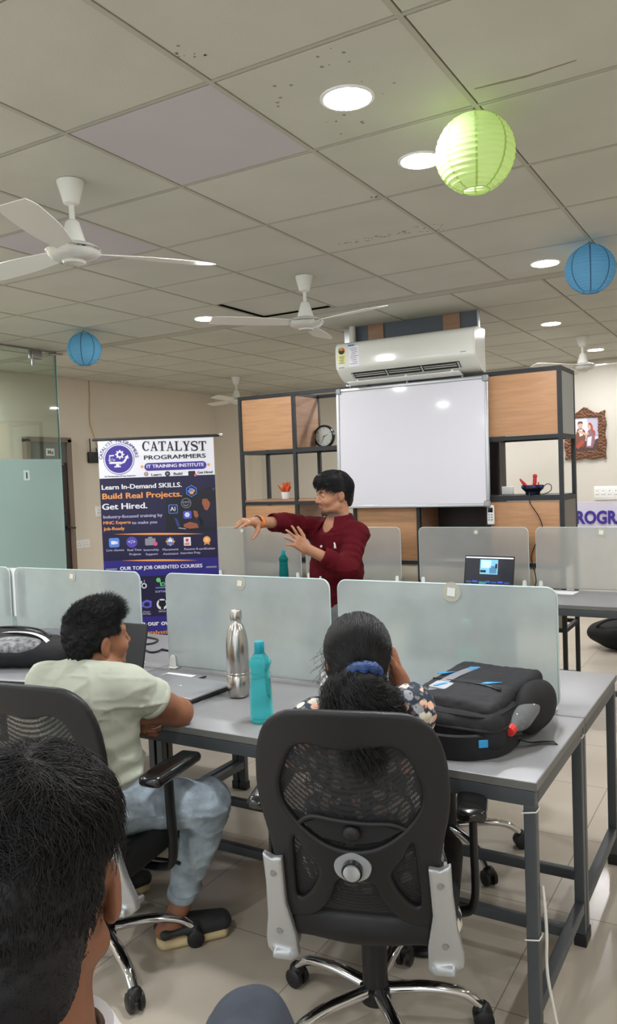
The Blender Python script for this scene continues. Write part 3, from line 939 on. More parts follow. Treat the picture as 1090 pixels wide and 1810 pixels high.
# ================================================================ OFFICE CHAIRS
M_chair = mat('chair_black_plastic', (20, 20, 21), .5, bump=.12, bscale=400, bdist=.001)
M_cushion = mat('chair_seat_fabric', (20, 20, 21), .85, bump=.3, bscale=300, bdist=.001)
M_gloss = mat('armrest_gloss', (20, 20, 20), .22, coat=.3)
M_chrome = mat('chrome', (214, 214, 216), .07, 1.0)
M_silver = mat('silver_paint', (176, 179, 181), .34, .55)
M_dsilver = mat('silver_bolt', (150, 152, 154), .35, .7)
def mesh_fabric():
    m, nt, b, out = new_mat('chair_back_mesh')
    b.inputs['Base Color'].default_value = lin((26, 26, 27)); b.inputs['Roughness'].default_value = .7
    tc = nt.nodes.new('ShaderNodeTexCoord')
    w = nt.nodes.new('ShaderNodeTexVoronoi'); w.inputs['Scale'].default_value = 380; w.inputs['Randomness'].default_value = .25
    nt.links.new(tc.outputs['Object'], w.inputs['Vector'])
    cr = nt.nodes.new('ShaderNodeValToRGB'); cr.color_ramp.interpolation = 'LINEAR'
    cr.color_ramp.elements[0].position = .22; cr.color_ramp.elements[0].color = (0, 0, 0, 1)
    cr.color_ramp.elements[1].position = .42; cr.color_ramp.elements[1].color = (1, 1, 1, 1)
    nt.links.new(w.outputs['Distance'], cr.inputs['Fac'])
    t = nt.nodes.new('ShaderNodeBsdfTransparent'); mx = nt.nodes.new('ShaderNodeMixShader')
    nt.links.new(cr.outputs['Color'], mx.inputs['Fac']); nt.links.new(t.outputs['BSDF'], mx.inputs[1]); nt.links.new(b.outputs['BSDF'], mx.inputs[2])
    nt.links.new(mx.outputs['Shader'], out.inputs['Surface'])
    return m
M_mesh = mesh_fabric()

def mirror(half):
    return half + [(-x, z) for x, z in half[::-1] if abs(x) > 1e-6]
OUT = mirror([(0, 1.007), (.11, 1.004), (.165, .994), (.210, .958), (.236, .89), (.244, .80), (.238, .73), (.224, .67), (.212, .60), (.207, .50),
              (.195, .458), (.165, .452), (.113, .468), (.070, .512), (.050, .558), (.030, .574), (0, .577)])
OPEN = mirror([(0, .905), (.06, .911), (.105, .917), (.138, .900), (.164, .85), (.178, .805), (.174, .763), (.155, .728), (.120, .690), (.065, .658), (0, .646)])
HOLE = [(.146, .668), (.126, .632), (.100, .602), (.094, .585), (.104, .556), (.128, .524), (.152, .508), (.160, .522), (.158, .58), (.154, .65)]
OUT_S = spline(OUT, 3, True); OPEN_S = spline(OPEN, 3, True); HOLE_R = spline(HOLE, 3, True); HOLE_L = HOLE_R * np.array([-1, 1])
def low(pts, z0=.70, k=1.14):
    return [(x, z if z > z0 else z0 - (z0 - z) * k) for x, z in pts]
OUT_S, OPEN_S, HOLE_R, HOLE_L = [np.array(low(q)) for q in (OUT_S, OPEN_S, HOLE_R, HOLE_L)]
def yback(x, z):
    return -.262 - .17 * (z - .62) + .55 * x * x + .10 * np.clip(.62 - z, 0, 1)
def frame_field(P):
    u = P[..., [0, 2]]
    d = poly_sd(u, OUT_S)
    for h in (OPEN_S, HOLE_R, HOLE_L): d = np.maximum(d, -poly_sd(u, h))
    w = np.abs(P[..., 1] - yback(P[..., 0], P[..., 2])) - .014
    r = .010
    a, b_ = d + r, w + r
    return np.sqrt(np.maximum(a, 0) ** 2 + np.maximum(b_, 0) ** 2) + np.minimum(np.maximum(a, b_), 0) - r
def make_chair(lab, loc, rz, base_rot, group):
    t = thing('office_chair', lab, 'office chair', loc, rz, group)
    V, Q = sdf_mesh([Prim(frame_field, (0, -.27, .71), .46, .001)], .0045, bounds=(np.array([-.27, -.40, .38]), np.array([.27, -.17, 1.03])))
    obj('back_frame', raw_mesh('back_frame', V, Q), M_chair, t)
    # woven back
    n = 44; xs = np.linspace(-.22, .22, n); zs = np.linspace(.45, .97, n + 5)
    X, Z = np.meshgrid(xs, zs, indexing='ij')
    ins = (poly_sd(np.stack([X, Z], -1), OUT_S) < -.012) | ((np.abs(X) < .16) & (Z < .62))
    VV = np.stack([X, yback(X, Z) + .006, Z], -1).reshape(-1, 3); FF = []
    m2 = len(zs)
    for i in range(n - 1):
        for j in range(m2 - 1):
            if ins[i, j] and ins[i + 1, j] and ins[i, j + 1] and ins[i + 1, j + 1]: FF.append((i * m2 + j, (i + 1) * m2 + j, (i + 1) * m2 + j + 1, i * m2 + j + 1))
    b = MB(); b.add(VV, FF); obj('back_mesh', b, M_mesh, t)
    b = MB()
    P = spline([(-.135, 0, .700), (-.10, 0, .722), (-.03, 0, .716), (.04, 0, .712), (.10, 0, .712), (.138, 0, .697)], 5)
    P[:, 1] = yback(P[:, 0], P[:, 2]) - .004
    b.tube(P, .007, 8); b.ball((0, yback(0, .684) - .006, .684), (.024, .012, .020), 12)
    pl = [(-.125, .700), (-.09, .712), (0, .706), (.09, .702), (.125, .695), (.07, .664), (0, .652), (-.07, .664)]
    b.prism(pl, (0, yback(0, .69) + .004, 0), (1, 0, 0), (0, 0, 1), (0, .008, 0)); obj('lumbar_pad', b, M_chair, t)
    KZ = -.013; y0 = yback(0, .60) - .014
    b = MB(); b.prism(spline([(-.047, 0), (-.035, .022), (0, .036), (.035, .022), (.047, 0), (.035, -.026), (0, -.038), (-.035, -.026)], 5, True).tolist(), (0, y0 - .008, .599), (1, 0, 0), (0, 0, 1), (0, .012, 0))
    kn = obj('lumbar_knob', b, M_silver, t, angle=30, label='silver adjusting knob')
    b = MB(); b.cyl((0, y0 - .006, .592), (0, y0 - .020, .590), .027, .026, 28); obj('knob_ring', b, M_gloss, kn)
    b = MB(); b.tube([(0, y0 - .015, .591), (0, y0 - .025, .589), (0, y0 - .028, .5888)], [.0215, .0215, .018], 28); obj('knob_button', b, M_silver, kn)
    # silver brackets that carry the back
    R_ = [(.184, .690), (.205, .683), (.226, .694), (.227, .62), (.233, .53), (.244, .465), (.243, .435), (.228, .425), (.186, .418), (.172, .432), (.174, .49), (.187, .57)]
    R_ = [((x - .208) * 1.28 + .216, .605 + (z - .69) * 1.18) for x, z in R_]
    for s in (-1, 1):
        po = np.array(R_) * np.array([s, 1])
        fld = lambda P, po=po: (lambda d, w: np.sqrt(np.maximum(d + .006, 0) ** 2 + np.maximum(w + .006, 0) ** 2) + np.minimum(np.maximum(d, w) + .006, 0) - .006)(poly_sd(P[..., [0, 2]], po), np.abs(P[..., 1] - (yback(P[..., 0], P[..., 2]) - .020)) - .014)
        pr = [Prim(fld, (s * .21, -.27, .45), .22, .012), rbx((s * .212, -.15, .305), (.028, .055, .012), .008, k=.02)]
        V, Q = sdf_mesh(pr, .004)
        br = obj('back_bracket', raw_mesh('back_bracket', V, Q), M_silver, t, label='silver bracket')
        for x, z in ((.212, .555), (.216, .375)):
            yb = yback(x, z) - .034
            b = MB(); b.cyl((s * x, yb + .004, z), (s * x, yb - .004, z), .010, .008, 14); obj('bolt', b, M_dsilver, br)
    # seat
    cut = lambda P: (P[..., 2] - .49)
    pr = [rbx((0, .035, .423), (.245, .225, .040), .036, k=.03), ell((0, .10, .443), (.20, .14, .03), k=.03)]
    sdf_obj('seat_cushion', pr, .009, M_cushion, t, world=False)
    sdf_obj('seat_shell', [rbx((0, .03, .398), (.205, .228, .048), .040, k=.02), ell((0, -.12, .382), (.18, .085, .055), k=.02)], .008, M_chair, t, world=False)
    b = MB(); b.rbox((0, .0, .345), (.20, .26, .05), .012); b.tube([(.10, .05, .345), (.24, .06, .345), (.27, .06, .34)], .006, 8); obj('tilt_mechanism', b, M_black, t)
    for s in (-1, 1):
        b = MB(); b.tube(spline([(s * .12, .0, .352), (s * .24, .0, .354), (s * .283, .0, .39), (s * .285, -.005, .56), (s * .285, -.01, .655)], 6), .021, 10, flat=.55)
        ar = obj('armrest_post', b, M_chair, t)
        pr = [rbx((s * .285, .01, .672), (.040, .130, .017), .016, k=.02), ell((s * .285, -.03, .678), (.036, .10, .014), k=.02)]
        sdf_obj('armrest_pad', pr, .006, M_gloss, ar, world=False)
    b = MB(); b.tube([(0, 0, .10), (0, 0, .28)], .036, 24); b.tube([(0, 0, .27), (0, 0, .30)], .033, 24); b.tube([(0, 0, .28), (0, 0, .335)], .024, 20); obj('gas_column', b, M_black, t)
    ba = obj('star_base', MB().lathe([(.012, .075), (.042, .078), (.045, .12), (.03, .128), (.012, .128)], n=24), M_black, t); ba.rotation_euler = (0, 0, base_rot)
    for k in range(5):
        a = 2 * PI * k / 5; ca, sa = math.cos(a), math.sin(a)
        P = spline([(.03 * ca, .03 * sa, .112), (.15 * ca, .15 * sa, .116), (.245 * ca, .245 * sa, .100), (.292 * ca, .292 * sa, .066)], 5)
        b = MB(); b.tube(P, np.linspace(.021, .016, len(P)), 12, flat=.8); obj('leg', b, M_chrome, ba)
        c = np.array([.300 * ca, .300 * sa, .030]); ax = np.array([-sa, ca, 0])
        b = MB()
        for s in (-1, 1): b.tube([c + ax * s * .006, c + ax * s * .009, c + ax * s * .022, c + ax * s * .026], [.022, .029, .029, .022], 18)
        b.tube([c + np.array([0, 0, .0]), c + np.array([0, 0, .045])], .009, 8); b.ball(c + np.array([0, 0, .022]), (.024, .024, .024), 12)
        obj('caster', b, M_black, ba)
    return t
CH = 'black mesh-back office chairs'
chair = make_chair('black mesh-back office chair the woman in floral clothes sits on', (-.995, 1.975, 0), math.radians(17), math.radians(153), CH)
def chair_copy(loc, rz, lab, base_rot):
    c = dup(chair, loc, rz, lab)
    for ch in c.children:
        if ch.name.startswith('star_base'): ch.rotation_euler = (0, 0, base_rot)
    return c
chair_copy((-1.925, 1.845, 0), math.radians(8), 'black mesh-back office chair under the man in the pale T-shirt', math.radians(36))
chair_copy((-1.18, 3.06, 0), math.radians(184), 'black office chair pushed under the far side of the near desks, its chrome base showing', math.radians(-8))
chair_copy((-.68, .48, 0), math.radians(28), 'black office chair under the man in the white shirt, mostly out of the picture', math.radians(10))

# ================================================================ CEILING FANS
M_fan = mat('fan_white', (226, 226, 218), .3)
def make_fan(lab, loc, rot, group):
    t = thing('ceiling_fan', lab, 'ceiling fan', loc, rot, group)
    b = MB(); b.lathe([(.052, -.002), (.050, -.012), (.036, -.062), (.030, -.085), (.016, -.092)], n=28); obj('canopy', b, M_fan, t)
    b = MB(); b.cyl((0, 0, -.08), (0, 0, -.20), .0105, n=14); obj('rod', b, M_fan, t)
    b = MB(); b.lathe([(.020, -.150), (.026, -.156), (.034, -.185), (.046, -.225), (.048, -.238)], n=28); obj('lower_canopy', b, M_fan, t)
    b = MB(); b.lathe([(.045, -.236), (.085, -.246), (.100, -.256), (.104, -.266), (.098, -.280), (.085, -.292), (.060, -.300), (.045, -.303), (.040, -.312), (1e-6, -.315)], n=40)
    mo = obj('motor', b, mat('fan_motor', (208, 208, 202), .18, .25) if 'fan_motor' not in bpy.data.materials else bpy.data.materials['fan_motor'], t)
    b = MB(); b.lathe([(.104, -.262), (.107, -.266), (.104, -.270)], n=40); obj('trim_ring', b, M_chrome, mo)
    for k in range(3):
        a = 2 * PI * k / 3; Rz = np.array(Matrix.Rotation(a, 3, 'Z'))
        b = MB()
        L0, L1 = .085, .56; n = 14
        V = []
        for i in range(n + 1):
            x = L0 + (L1 - L0) * i / n
            w = .030 + .032 * math.sin(min(1, i / n * 1.6) * PI / 2); w *= 1 - max(0, (i - n + 1.5)) * .18
            for s, dz in ((-1, -.010), (1, .010)):
                V.append((x, s * w, -.266 + dz)); V.append((x, s * w, -.269 + dz))
        F = []
        for i in range(n):
            q = i * 4; p = q + 4
            F += [(q, p, p + 2, q + 2), (q + 1, q + 3, p + 3, p + 1), (q, q + 1, p + 1, p), (q + 2, p + 2, p + 3, q + 3)]
        F += [(0, 2, 3, 1), (n * 4, n * 4 + 1, n * 4 + 3, n * 4 + 2)]
        b.add(V, F, 0, Rz); obj('blade', b, M_fan, t)
    return t
FG = 'white ceiling fans'
fan = make_fan('white ceiling fan nearest the viewer, at the left under a replaced tile', (-2.313, 2.241, CZ), math.radians(57), FG)
dup(fan, (-2.346, 4.051, CZ), math.radians(-12), 'white ceiling fan left of the air conditioner')
dup(fan, (-5.277, 7.48, CZ), math.radians(40), 'small distant white ceiling fan above the left corner of the shelving')
dup(fan, (-1.484, 7.491, CZ), math.radians(-5), 'white ceiling fan above the framed picture on the right')

# ================================================================ PAPER LANTERNS
def paper(name, col, seam):
    m, nt, b, out = new_mat(name)
    nt.nodes.remove(b)
    d = nt.nodes.new('ShaderNodeBsdfDiffuse'); d.inputs['Color'].default_value = lin(col)
    t = nt.nodes.new('ShaderNodeBsdfTranslucent'); t.inputs['Color'].default_value = lin(col)
    mx = nt.nodes.new('ShaderNodeMixShader'); mx.inputs['Fac'].default_value = .55
    nt.links.new(d.outputs['BSDF'], mx.inputs[1]); nt.links.new(t.outputs['BSDF'], mx.inputs[2]); nt.links.new(mx.outputs['Shader'], out.inputs['Surface'])
    return m, mat(name + '_seam', seam, .8)
def make_lantern(lab, loc, col, seam, name, rot=0.0):
    mp_, ms_ = paper(name, col, seam)
    t = thing('paper_lantern', lab, 'paper lantern', loc, rot, 'paper lanterns hung from the ceiling')
    Rr = .127; zc = -.145
    ribs = 17; prof = []
    th0, th1 = math.radians(20), math.radians(160)
    N = ribs * 6
    for i in range(N + 1):
        th = th0 + (th1 - th0) * i / N
        ph = (i % 6) / 6.0
        r = Rr * (1 - .022 * math.sin(PI * ph) ** 1.0)
        prof.append((r * math.sin(th), zc + r * .985 * math.cos(th)))
    rj = lambda a, z: .006 * math.sin(a * 9 + z * 160) * math.cos(a * 4 - z * 60)
    b = MB(); V = b.lathe(prof, n=64, rip=rj); b.f = b.f[:-2] if len(b.f[-1]) > 4 else b.f; b.m = b.m[:len(b.f)]
    sh_ = obj('shade', b, mp_, t, angle=0)
    for k in range(8):
        a0 = 2 * PI * k / 8; V = []; F = []
        for i in range(N + 1):
            r, z = prof[i]
            for da in (-.028, .028):
                V.append(((r + .0012) * math.cos(a0 + da / max(.5, math.sin(th0 + (th1 - th0) * i / N))), (r + .0012) * math.sin(a0 + da / max(.5, math.sin(th0 + (th1 - th0) * i / N))), z))
        F = [(2 * i, 2 * i + 1, 2 * i + 3, 2 * i + 2) for i in range(N)]
        b = MB(); b.add(V, F); obj('seam_strip', b, ms_, t)
    b = MB()
    for th in (th1,): b.tube([(Rr * math.sin(th) * math.cos(q), Rr * math.sin(th) * math.sin(q), zc + Rr * .985 * math.cos(th)) for q in np.linspace(0, 2 * PI, 24, endpoint=False)], .0016, 6, closed=True)
    obj('opening_ring', b, ms_, t)
    b = MB(); b.tube([(-.04, 0, zc + .12), (-.01, 0, -.012), (0, 0, -.004), (.01, 0, -.012), (.04, 0, zc + .12)], .0012, 6); b.tube([(0, 0, -.006), (0, 0, .0)], .002, 6)
    b.tube([(-.012, 0, -.010), (0, .0, -.014), (.012, 0, -.010)], .0015, 6); obj('wire_hook', b, M_iron, t)
    return t
make_lantern('pale green paper lantern beside the nearest ceiling lights', (-.822, 2.544, CZ), (226, 242, 186), (176, 212, 112), 'paper_green', .35)
make_lantern('blue paper lantern at the right edge', (-.817, 4.363, CZ), (138, 196, 224), (66, 108, 150), 'paper_blue', .2)
make_lantern('blue paper lantern at the left, above the glass partition', (-4.467, 4.385, CZ), (134, 198, 228), (58, 104, 148), 'paper_sky', .6)

# ================================================================ BOTTLES
def plastic(name, col, rough=.08, through=.75):
    m, nt, b, out = new_mat(name)
    b.inputs['Base Color'].default_value = lin(col); b.inputs['Roughness'].default_value = rough
    sin_(b, 'Transmission Weight', through); b.inputs['IOR'].default_value = 1.2
    return m
M_teal = plastic('teal_plastic', (96, 236, 242), .06, .8)
M_teal_dark = plastic('dark_teal_plastic', (24, 140, 140), .12, .55)
M_tealcap = mat('teal_cap', (22, 148, 164), .3)
def make_teal(lab, loc, m, mc, h=.273, r=.039, name='water_bottle', cat='water bottle'):
    t = thing(name, lab, cat, loc)
    k = h / .273; q = r / .039
    prof = [(1e-6, .004), (.030, .003), (.037, .0), (.039, .006), (.0385, .05), (.0375, .055), (.0385, .060), (.036, .11), (.0335, .150), (.0325, .158), (.0345, .163), (.034, .168), (.0315, .172), (.0335, .180), (.0385, .200), (.0375, .207), (.024, .226), (.0165, .236), (.0165, .240)]
    rp = lambda a, z: (.018 * math.cos(8 * a) if .06 * k < z < .15 * k else .0)
    b = MB(); b.lathe([(a * q, z * k) for a, z in prof], n=48, rip=rp); obj('bottle_body', b, m, t, angle=50)
    b = MB(); b.lathe([(.0165 * q, .232 * k), (.0175 * q, .234 * k), (.0172 * q, .268 * k), (.0155 * q, .2725 * k), (1e-6, .273 * k)], n=32); obj('bottle_cap', b, mc, t)
    return t
make_teal('bright teal plastic water bottle standing on the near desk', (-1.504, 2.204, .75), M_teal, M_tealcap)
make_teal('dark teal water bottle standing on the far desk left of the presenter', (-3.27, 5.17, .75), M_teal_dark, M_tealcap, .262, .038)
st = thing('steel_bottle', 'tall brushed steel bottle standing behind the bright teal bottle', 'steel bottle', (-1.755, 2.425, .75))
M_bsteel = mat('bottle_steel', (188, 184, 178), .24, 1.0, var=.06, vscale=20, stretch=(1, 1, .02))
rp = lambda a, z: (-.10 * max(0, math.cos(5 * a)) ** 2 * max(0, 1 - z / .035) if z < .035 else 0)
b = MB(); b.lathe([(1e-6, .006), (.032, .002), (.038, .006), (.0425, .03), (.043, .085), (.0415, .0865), (.043, .089), (.043, .094), (.0415, .0965), (.043, .099), (.0425, .19), (.040, .22), (.034, .25), (.026, .272), (.0195, .282), (.019, .292)], n=60, rip=rp)
obj('bottle_body', b, M_bsteel, st, angle=50)
b = MB(); b.lathe([(.0185, .290), (.0215, .294), (.0225, .300), (.0225, .322), (.019, .330), (1e-6, .332)], n=36); obj('bottle_cap', b, M_bsteel, st, angle=40)
# the half-seen bottle behind the divider
cb = thing('drink_bottle', 'clear drink bottle with teal label seen blurred through the frosted divider', 'drink bottle', (-1.012, 2.875, .75))
b = MB(); b.lathe([(1e-6, .004), (.030, 0), (.036, .008), (.036, .17), (.034, .185), (.026, .212), (.014, .232), (.0125, .246)], n=36); obj('bottle_body', b, plastic('clear_plastic', (235, 242, 240), .05, .95), cb)
b = MB(); b.lathe([(.0366, .080), (.0366, .160), (.036, .1602)], n=36); obj('bottle_label', b, mat('teal_label', (20, 190, 160), .5), cb, label='teal label')
b = MB(); b.lathe([(.0150, .236), (.0150, .257), (1e-6, .259)], n=24); obj('bottle_cap', b, mat('mint_cap', (90, 205, 170), .4), cb)

# ================================================================ LAPTOPS, PAPER, CABLES
M_lapgrey = mat('laptop_silver', (168, 169, 172), .38, .5)
def closed_laptop(lab, loc, rz, w=.36, d=.245, mk=True):
    t = thing('laptop', lab, 'laptop', loc, rz)
    b = MB(); b.rbox((0, 0, .009), (w, d, .012), .0045); obj('base', b, M_black, t)
    b = MB(); b.rbox((0, 0, .0195), (w, d, .008), .0035); li = obj('lid', b, M_lapgrey, t)
    if mk:
        b = MB()
        for k in (-1, 0, 1): b.tube([(k * .013 + .006 * math.cos(q), .006 * math.sin(q), .0237) for q in np.linspace(0, 2 * PI, 14, endpoint=False)], .0007, 4, closed=True)
        obj('lid_mark', b, M_dsilver, li)
    return t
closed_laptop('closed silver laptop on the near desk, left of the steel bottle', (-2.025, 2.395, .75), math.radians(-4))
closed_laptop('closed grey laptop at the left edge, under the patterned bag', (-2.79, 2.30, .75), math.radians(12), .34, .24, False)
op = thing('laptop', 'open black laptop half hidden behind the head of the man in the T-shirt', 'laptop', (-2.37, 2.37, .75), math.radians(2))
b = MB(); b.rbox((0, -.12, .009), (.34, .24, .016), .004); obj('base', b, M_black, op)
b = MB(); b.rbox((0, -.12, .0175), (.29, .10, .002), .0008); obj('keyboard', b, M_gloss, op)
Mt = np.array(Matrix.Rotation(math.radians(-14), 3, 'X'))
b = MB(); b.rbox(np.array([0, .005, .017]) + Mt @ np.array([0, 0, .118]), (.34, .010, .235), .004, M=Mt); obj('lid', b, M_black, op)

lp = thing('laptop', 'open black laptop showing video-editing software on the far desk', 'laptop', (-1.655, 5.13, .75), math.radians(-6))
b = MB(); b.rbox((0, -.125, .010), (.35, .25, .018), .004); obj('base', b, M_black, lp)
b = MB(); b.rbox((0, -.10, .0195), (.31, .11, .002), .0008); obj('keyboard', b, M_gloss, lp)
Mt = np.array(Matrix.Rotation(math.radians(-12), 3, 'X')); hz = np.array([0, .003, .018])
b = MB(); b.rbox(hz + Mt @ np.array([0, 0, .116]), (.35, .008, .232), .003, M=Mt); sc_ = obj('lid', b, M_black, lp)
def scr(name, x, z, w, h, col, e=1.0, lay=1):
    b = MB(); b.box(hz + Mt @ np.array([x, -.0042 - .0003 * lay, z]), (w, .0003, h), M=Mt)
    return b
M_scr = lambda n, c: mat(n, c, .3, emit=c, estr=.85)
b = scr('', 0, .118, .335, .212, 0); obj('screen', b, M_scr('screen_dark', (26, 27, 34)), sc_, smooth=False, label='lit screen')
b = MB()
cols = [(196, 204, 210), (96, 150, 176), (150, 190, 206), (40, 62, 110), (44, 70, 170), (40, 110, 90), (70, 90, 200), (18, 20, 24), (60, 100, 130)]
mats_ = [M_scr('screen_c%d' % i, c) for i, c in enumerate(cols)]
def sq(x, z, w, h, mi, lay=2): b.box(hz + Mt @ np.array([x, -.0044 - .0003 * lay, z]), (w, .0003, h), mi, M=Mt)
sq(0, .219, .335, .008, 0); sq(.0, .158, .126, .098, 1); sq(-.02, .176, .07, .05, 2, 3); sq(.03, .14, .05, .05, 8, 3); sq(-.04, .128, .04, .016, 7, 3); sq(.052, .165, .014, .03, 7, 4)
for k in range(7): sq(-.14 + k * .045, .056 + .003 * (k % 2), .036, .010, 3 + k % 2); sq(-.13 + k * .042, .038, .030, .009, (5, 4, 6)[k % 3])
sq(-.04, .050, .05, .012, 5, 3); sq(.11, .030, .09, .012, 4, 3); sq(-.12, .026, .05, .010, 4, 3)
obj('screen_image', b, mats_, sc_, smooth=False)

M_paper = mat('paper_white', (238, 238, 236), .7)
def sheet(name, lab, c, w, d, rz, group=None):
    b = MB(); b.box((0, 0, 0), (w, d, .0012), rz=rz)
    o = obj(name, b, M_paper, smooth=False, loc=c); return tag(o, lab, 'paper', group)
sheet('paper_sheet', 'small white paper slip behind the closed silver laptop', (-2.185, 2.588, .7512), .145, .055, .02)
sheet('paper_sheet', 'white paper sheet on the far desk right of the laptop', (-1.22, 5.30, .7512), .20, .14, -.1)
b = MB(); b.tube([(-2.062, 2.535, .7555), (-2.05, 2.60, .7555)], .004, 8); b.tube([(-2.05, 2.60, .7555), (-2.0485, 2.608, .7555)], [.004, .001], 8)
tag(obj('pen', b, M_ink), 'dark pen lying beside the paper slip on the near desk', 'pen')
pp = thing('notice_paper', 'white paper strip taped behind the left-hand frosted dividers', 'paper', (-3.30, 2.702, .92))
b = MB(); b.box((-.01, 0, .122), (.16, .0012, .244)); obj('sheet', b, M_paper, pp, smooth=False)

M_cable = mat('black_cable', (24, 24, 25), .45)
b = MB(); b.tube(spline([(-2.95, 3.18, .755), (-2.88, 3.165, .755), (-2.775, 3.135, .755), (-2.735, 3.075, .755), (-2.74, 3.03, .755), (-2.80, 3.0, .755), (-2.76, 2.985, .755), (-2.66, 2.915, .755), (-2.595, 2.885, .755), (-2.575, 2.91, .756), (-2.58, 2.945, .757), (-2.54, 2.945, .755), (-2.45, 2.96, .755)], 8), .005, 8)
tag(obj('cable', b, M_cable), 'loose black cable curled on the desk in front of the banner', 'cable')
b = MB(); b.tube(spline([(-1.49, 5.615, 1.40), (-1.485, 5.598, 1.33), (-1.42, 5.597, 1.22), (-1.405, 5.596, 1.13), (-1.46, 5.594, 1.02), (-1.48, 5.58, .95), (-1.46, 5.56, .88), (-1.43, 5.50, .80), (-1.429, 5.45, .757), (-1.432, 5.38, .756), (-1.46, 5.22, .756)], 8), .0035, 8)
tag(obj('cable', b, M_cable), 'thin black cable hanging from the dark planter down to the far desk', 'cable')
b = MB(); b.tube(spline([(-1.478, 5.02, .765), (-1.45, 5.03, .79), (-1.43, 5.06, .785), (-1.40, 5.12, .757), (-1.35, 5.16, .757)], 8), .004, 8)
tag(obj('cable', b, M_cable), 'short black cable plugged into the open laptop', 'cable')
M_wcable = mat('white_cable', (216, 214, 206), .5)
b = MB(); b.tube(spline([(-.545, 2.085, .46), (-.540, 2.085, .40), (-.538, 2.088, .33), (-.540, 2.088, .26), (-.537, 2.09, .20), (-.527, 2.10, .12), (-.515, 2.10, .05), (-.51, 2.08, .006), (-.53, 1.95, .006), (-.62, 1.80, .006)], 8), .0045, 8)
wc = tag(obj('cable', b, M_wcable), 'white cable tied down the desk leg nearest the viewer', 'cable')
for z in (.668, .325):
    b = MB(); b.tube([(-.566 + x * .0185, 2.0675 + y * .0185, z + .004 * x) for x, y in ((-1, -1), (0, -1.02), (1, -1), (1.02, 0), (1, 1), (0, 1.02), (-1, 1), (-1.02, 0))], .0022, 6, closed=True)
    obj('cable_tie', b, M_wcable, wc)
b = MB(); b.tube([(-.566 + x * .0185, 2.637 + y * .0185, .694) for x, y in ((-1, -1), (0, -1.02), (1, -1), (1.02, 0), (1, 1), (0, 1.02), (-1, 1), (-1.02, 0))], .0022, 6, closed=True)
tag(obj('cable_tie', b, M_wcable), 'white cable tie around the rear right leg of the near desk', 'cable tie')

# ================================================================ BACKPACKS
M_bag = mat('backpack_black', (28, 28, 31), .75, bump=.35, bscale=420, bdist=.001, var=.1, vscale=6)
M_bag_d = mat('backpack_webbing', (26, 26, 28), .8, bump=.3, bscale=300, bdist=.001)
M_bag_g = mat('backpack_grey', (128, 130, 136), .6, bump=.2, bscale=300, bdist=.001)
M_blue = mat('bag_blue', (52, 150, 206), .5)
bp = thing('backpack', 'black backpack with a grey stripe lying on the near desk', 'backpack', (-.82, 2.395, .752), math.radians(-6))
bp.scale = (.80, .96, 1.0)
wr = lambda P: .0035 * vnoise(P, 14, 1) + .0018 * vnoise(P, 45, 2)
pr = [rbx((0, 0, .066), (.205, .235, .064), .05, k=.03), ell((0, -.02, .085), (.19, .22, .05), k=.03)]
sdf_obj('bag_body', pr, .006, M_bag, bp, world=False, disp=wr)
pr = [rbx((.0, .005, .126), (.182, .215, .030), .028, M=Matrix.Rotation(math.radians(3), 3, 'X'), k=.03), ell((0, -.02, .135), (.15, .17, .028), k=.03)]
sdf_obj('front_pocket', pr, .005, M_bag, bp, world=False, disp=lambda P: .003 * vnoise(P, 16, 3) + .0015 * vnoise(P, 60, 4))
b = MB()
b.tube(spline([(-.188, -.20, .110), (-.10, -.222, .112), (.10, -.222, .112), (.18, -.20, .114), (.197, -.10, .118), (.198, .1, .118), (.185, .20, .118)], 6), .0045, 8)
b.tube(spline([(-.205, -.21, .078), (-.10, -.240, .078), (.10, -.240, .078), (.195, -.215, .078), (.215, -.10, .08), (.212, .1, .08)], 6), .005, 8)
obj('zip', b, M_bag_d, bp)
b = MB(); b.tube([(-.155, -.045, .160), (-.05, -.065, .166), (.08, -.07, .166), (.135, -.055, .158)], .0032, 8); b.rbox((.125, -.075, .161), (.045, .012, .008), .003, rz=-.3)
obj('pocket_zip', b, M_gloss, bp)
b = MB()
def strip(pts, w, n=(0, 0, 1)):
    P = np.array(pts); T = np.gradient(P, axis=0); N = np.cross(T, np.array(n)); N /= np.linalg.norm(N, axis=1)[:, None]
    V = np.concatenate([P + N * w, P - N * w]); k = len(P)
    return V, [(i, i + 1, k + i + 1, k + i) for i in range(k - 1)]
V, F = strip(spline([(-.075, .19, .160), (-.08, .08, .1665), (-.085, -.03, .1675), (-.09, -.13, .160), (-.093, -.19, .141)], 5), .021)
b.add(V, F); obj('grey_stripe', b, M_bag_g, bp, label='grey stripe')
b = MB(); b.prism(rrect(.075, .06, .008), (-.078, -.115, .1605), (1, -.1, 0), (0.1, .97, .09), (0, .0, .003)); obj('badge', b, mat('badge_grey', (176, 180, 186), .4), bp)
b = MB(); b.prism([(-.02, -.018), (.004, .018), (.022, .018), (-.004, -.018)], (-.082, -.115, .1642), (1, 0, 0), (0, 1, .09), (0, 0, .001)); obj('badge_print', b, M_blue, bp)
for x, y, a in ((-.135, .02, .6), (.085, -.035, .5)):
    c, s = math.cos(a), math.sin(a); b = MB()
    b.prism([(-.038, -.006), (-.01, -.012), (.008, -.003), (.04, .005), (.005, .008), (-.02, .012)], (x, y, .1655), (c, s, 0), (-s, c, 0), (0, 0, .002)); obj('zip_pull', b, M_blue, bp, label='blue zip pull')
b = MB(); b.prism([(-.02, -.006), (.02, -.006), (.02, .006), (-.02, .006)], (-.076, .135, .1645), (.9, .4, 0), (-.4, .9, 0), (0, 0, .001))
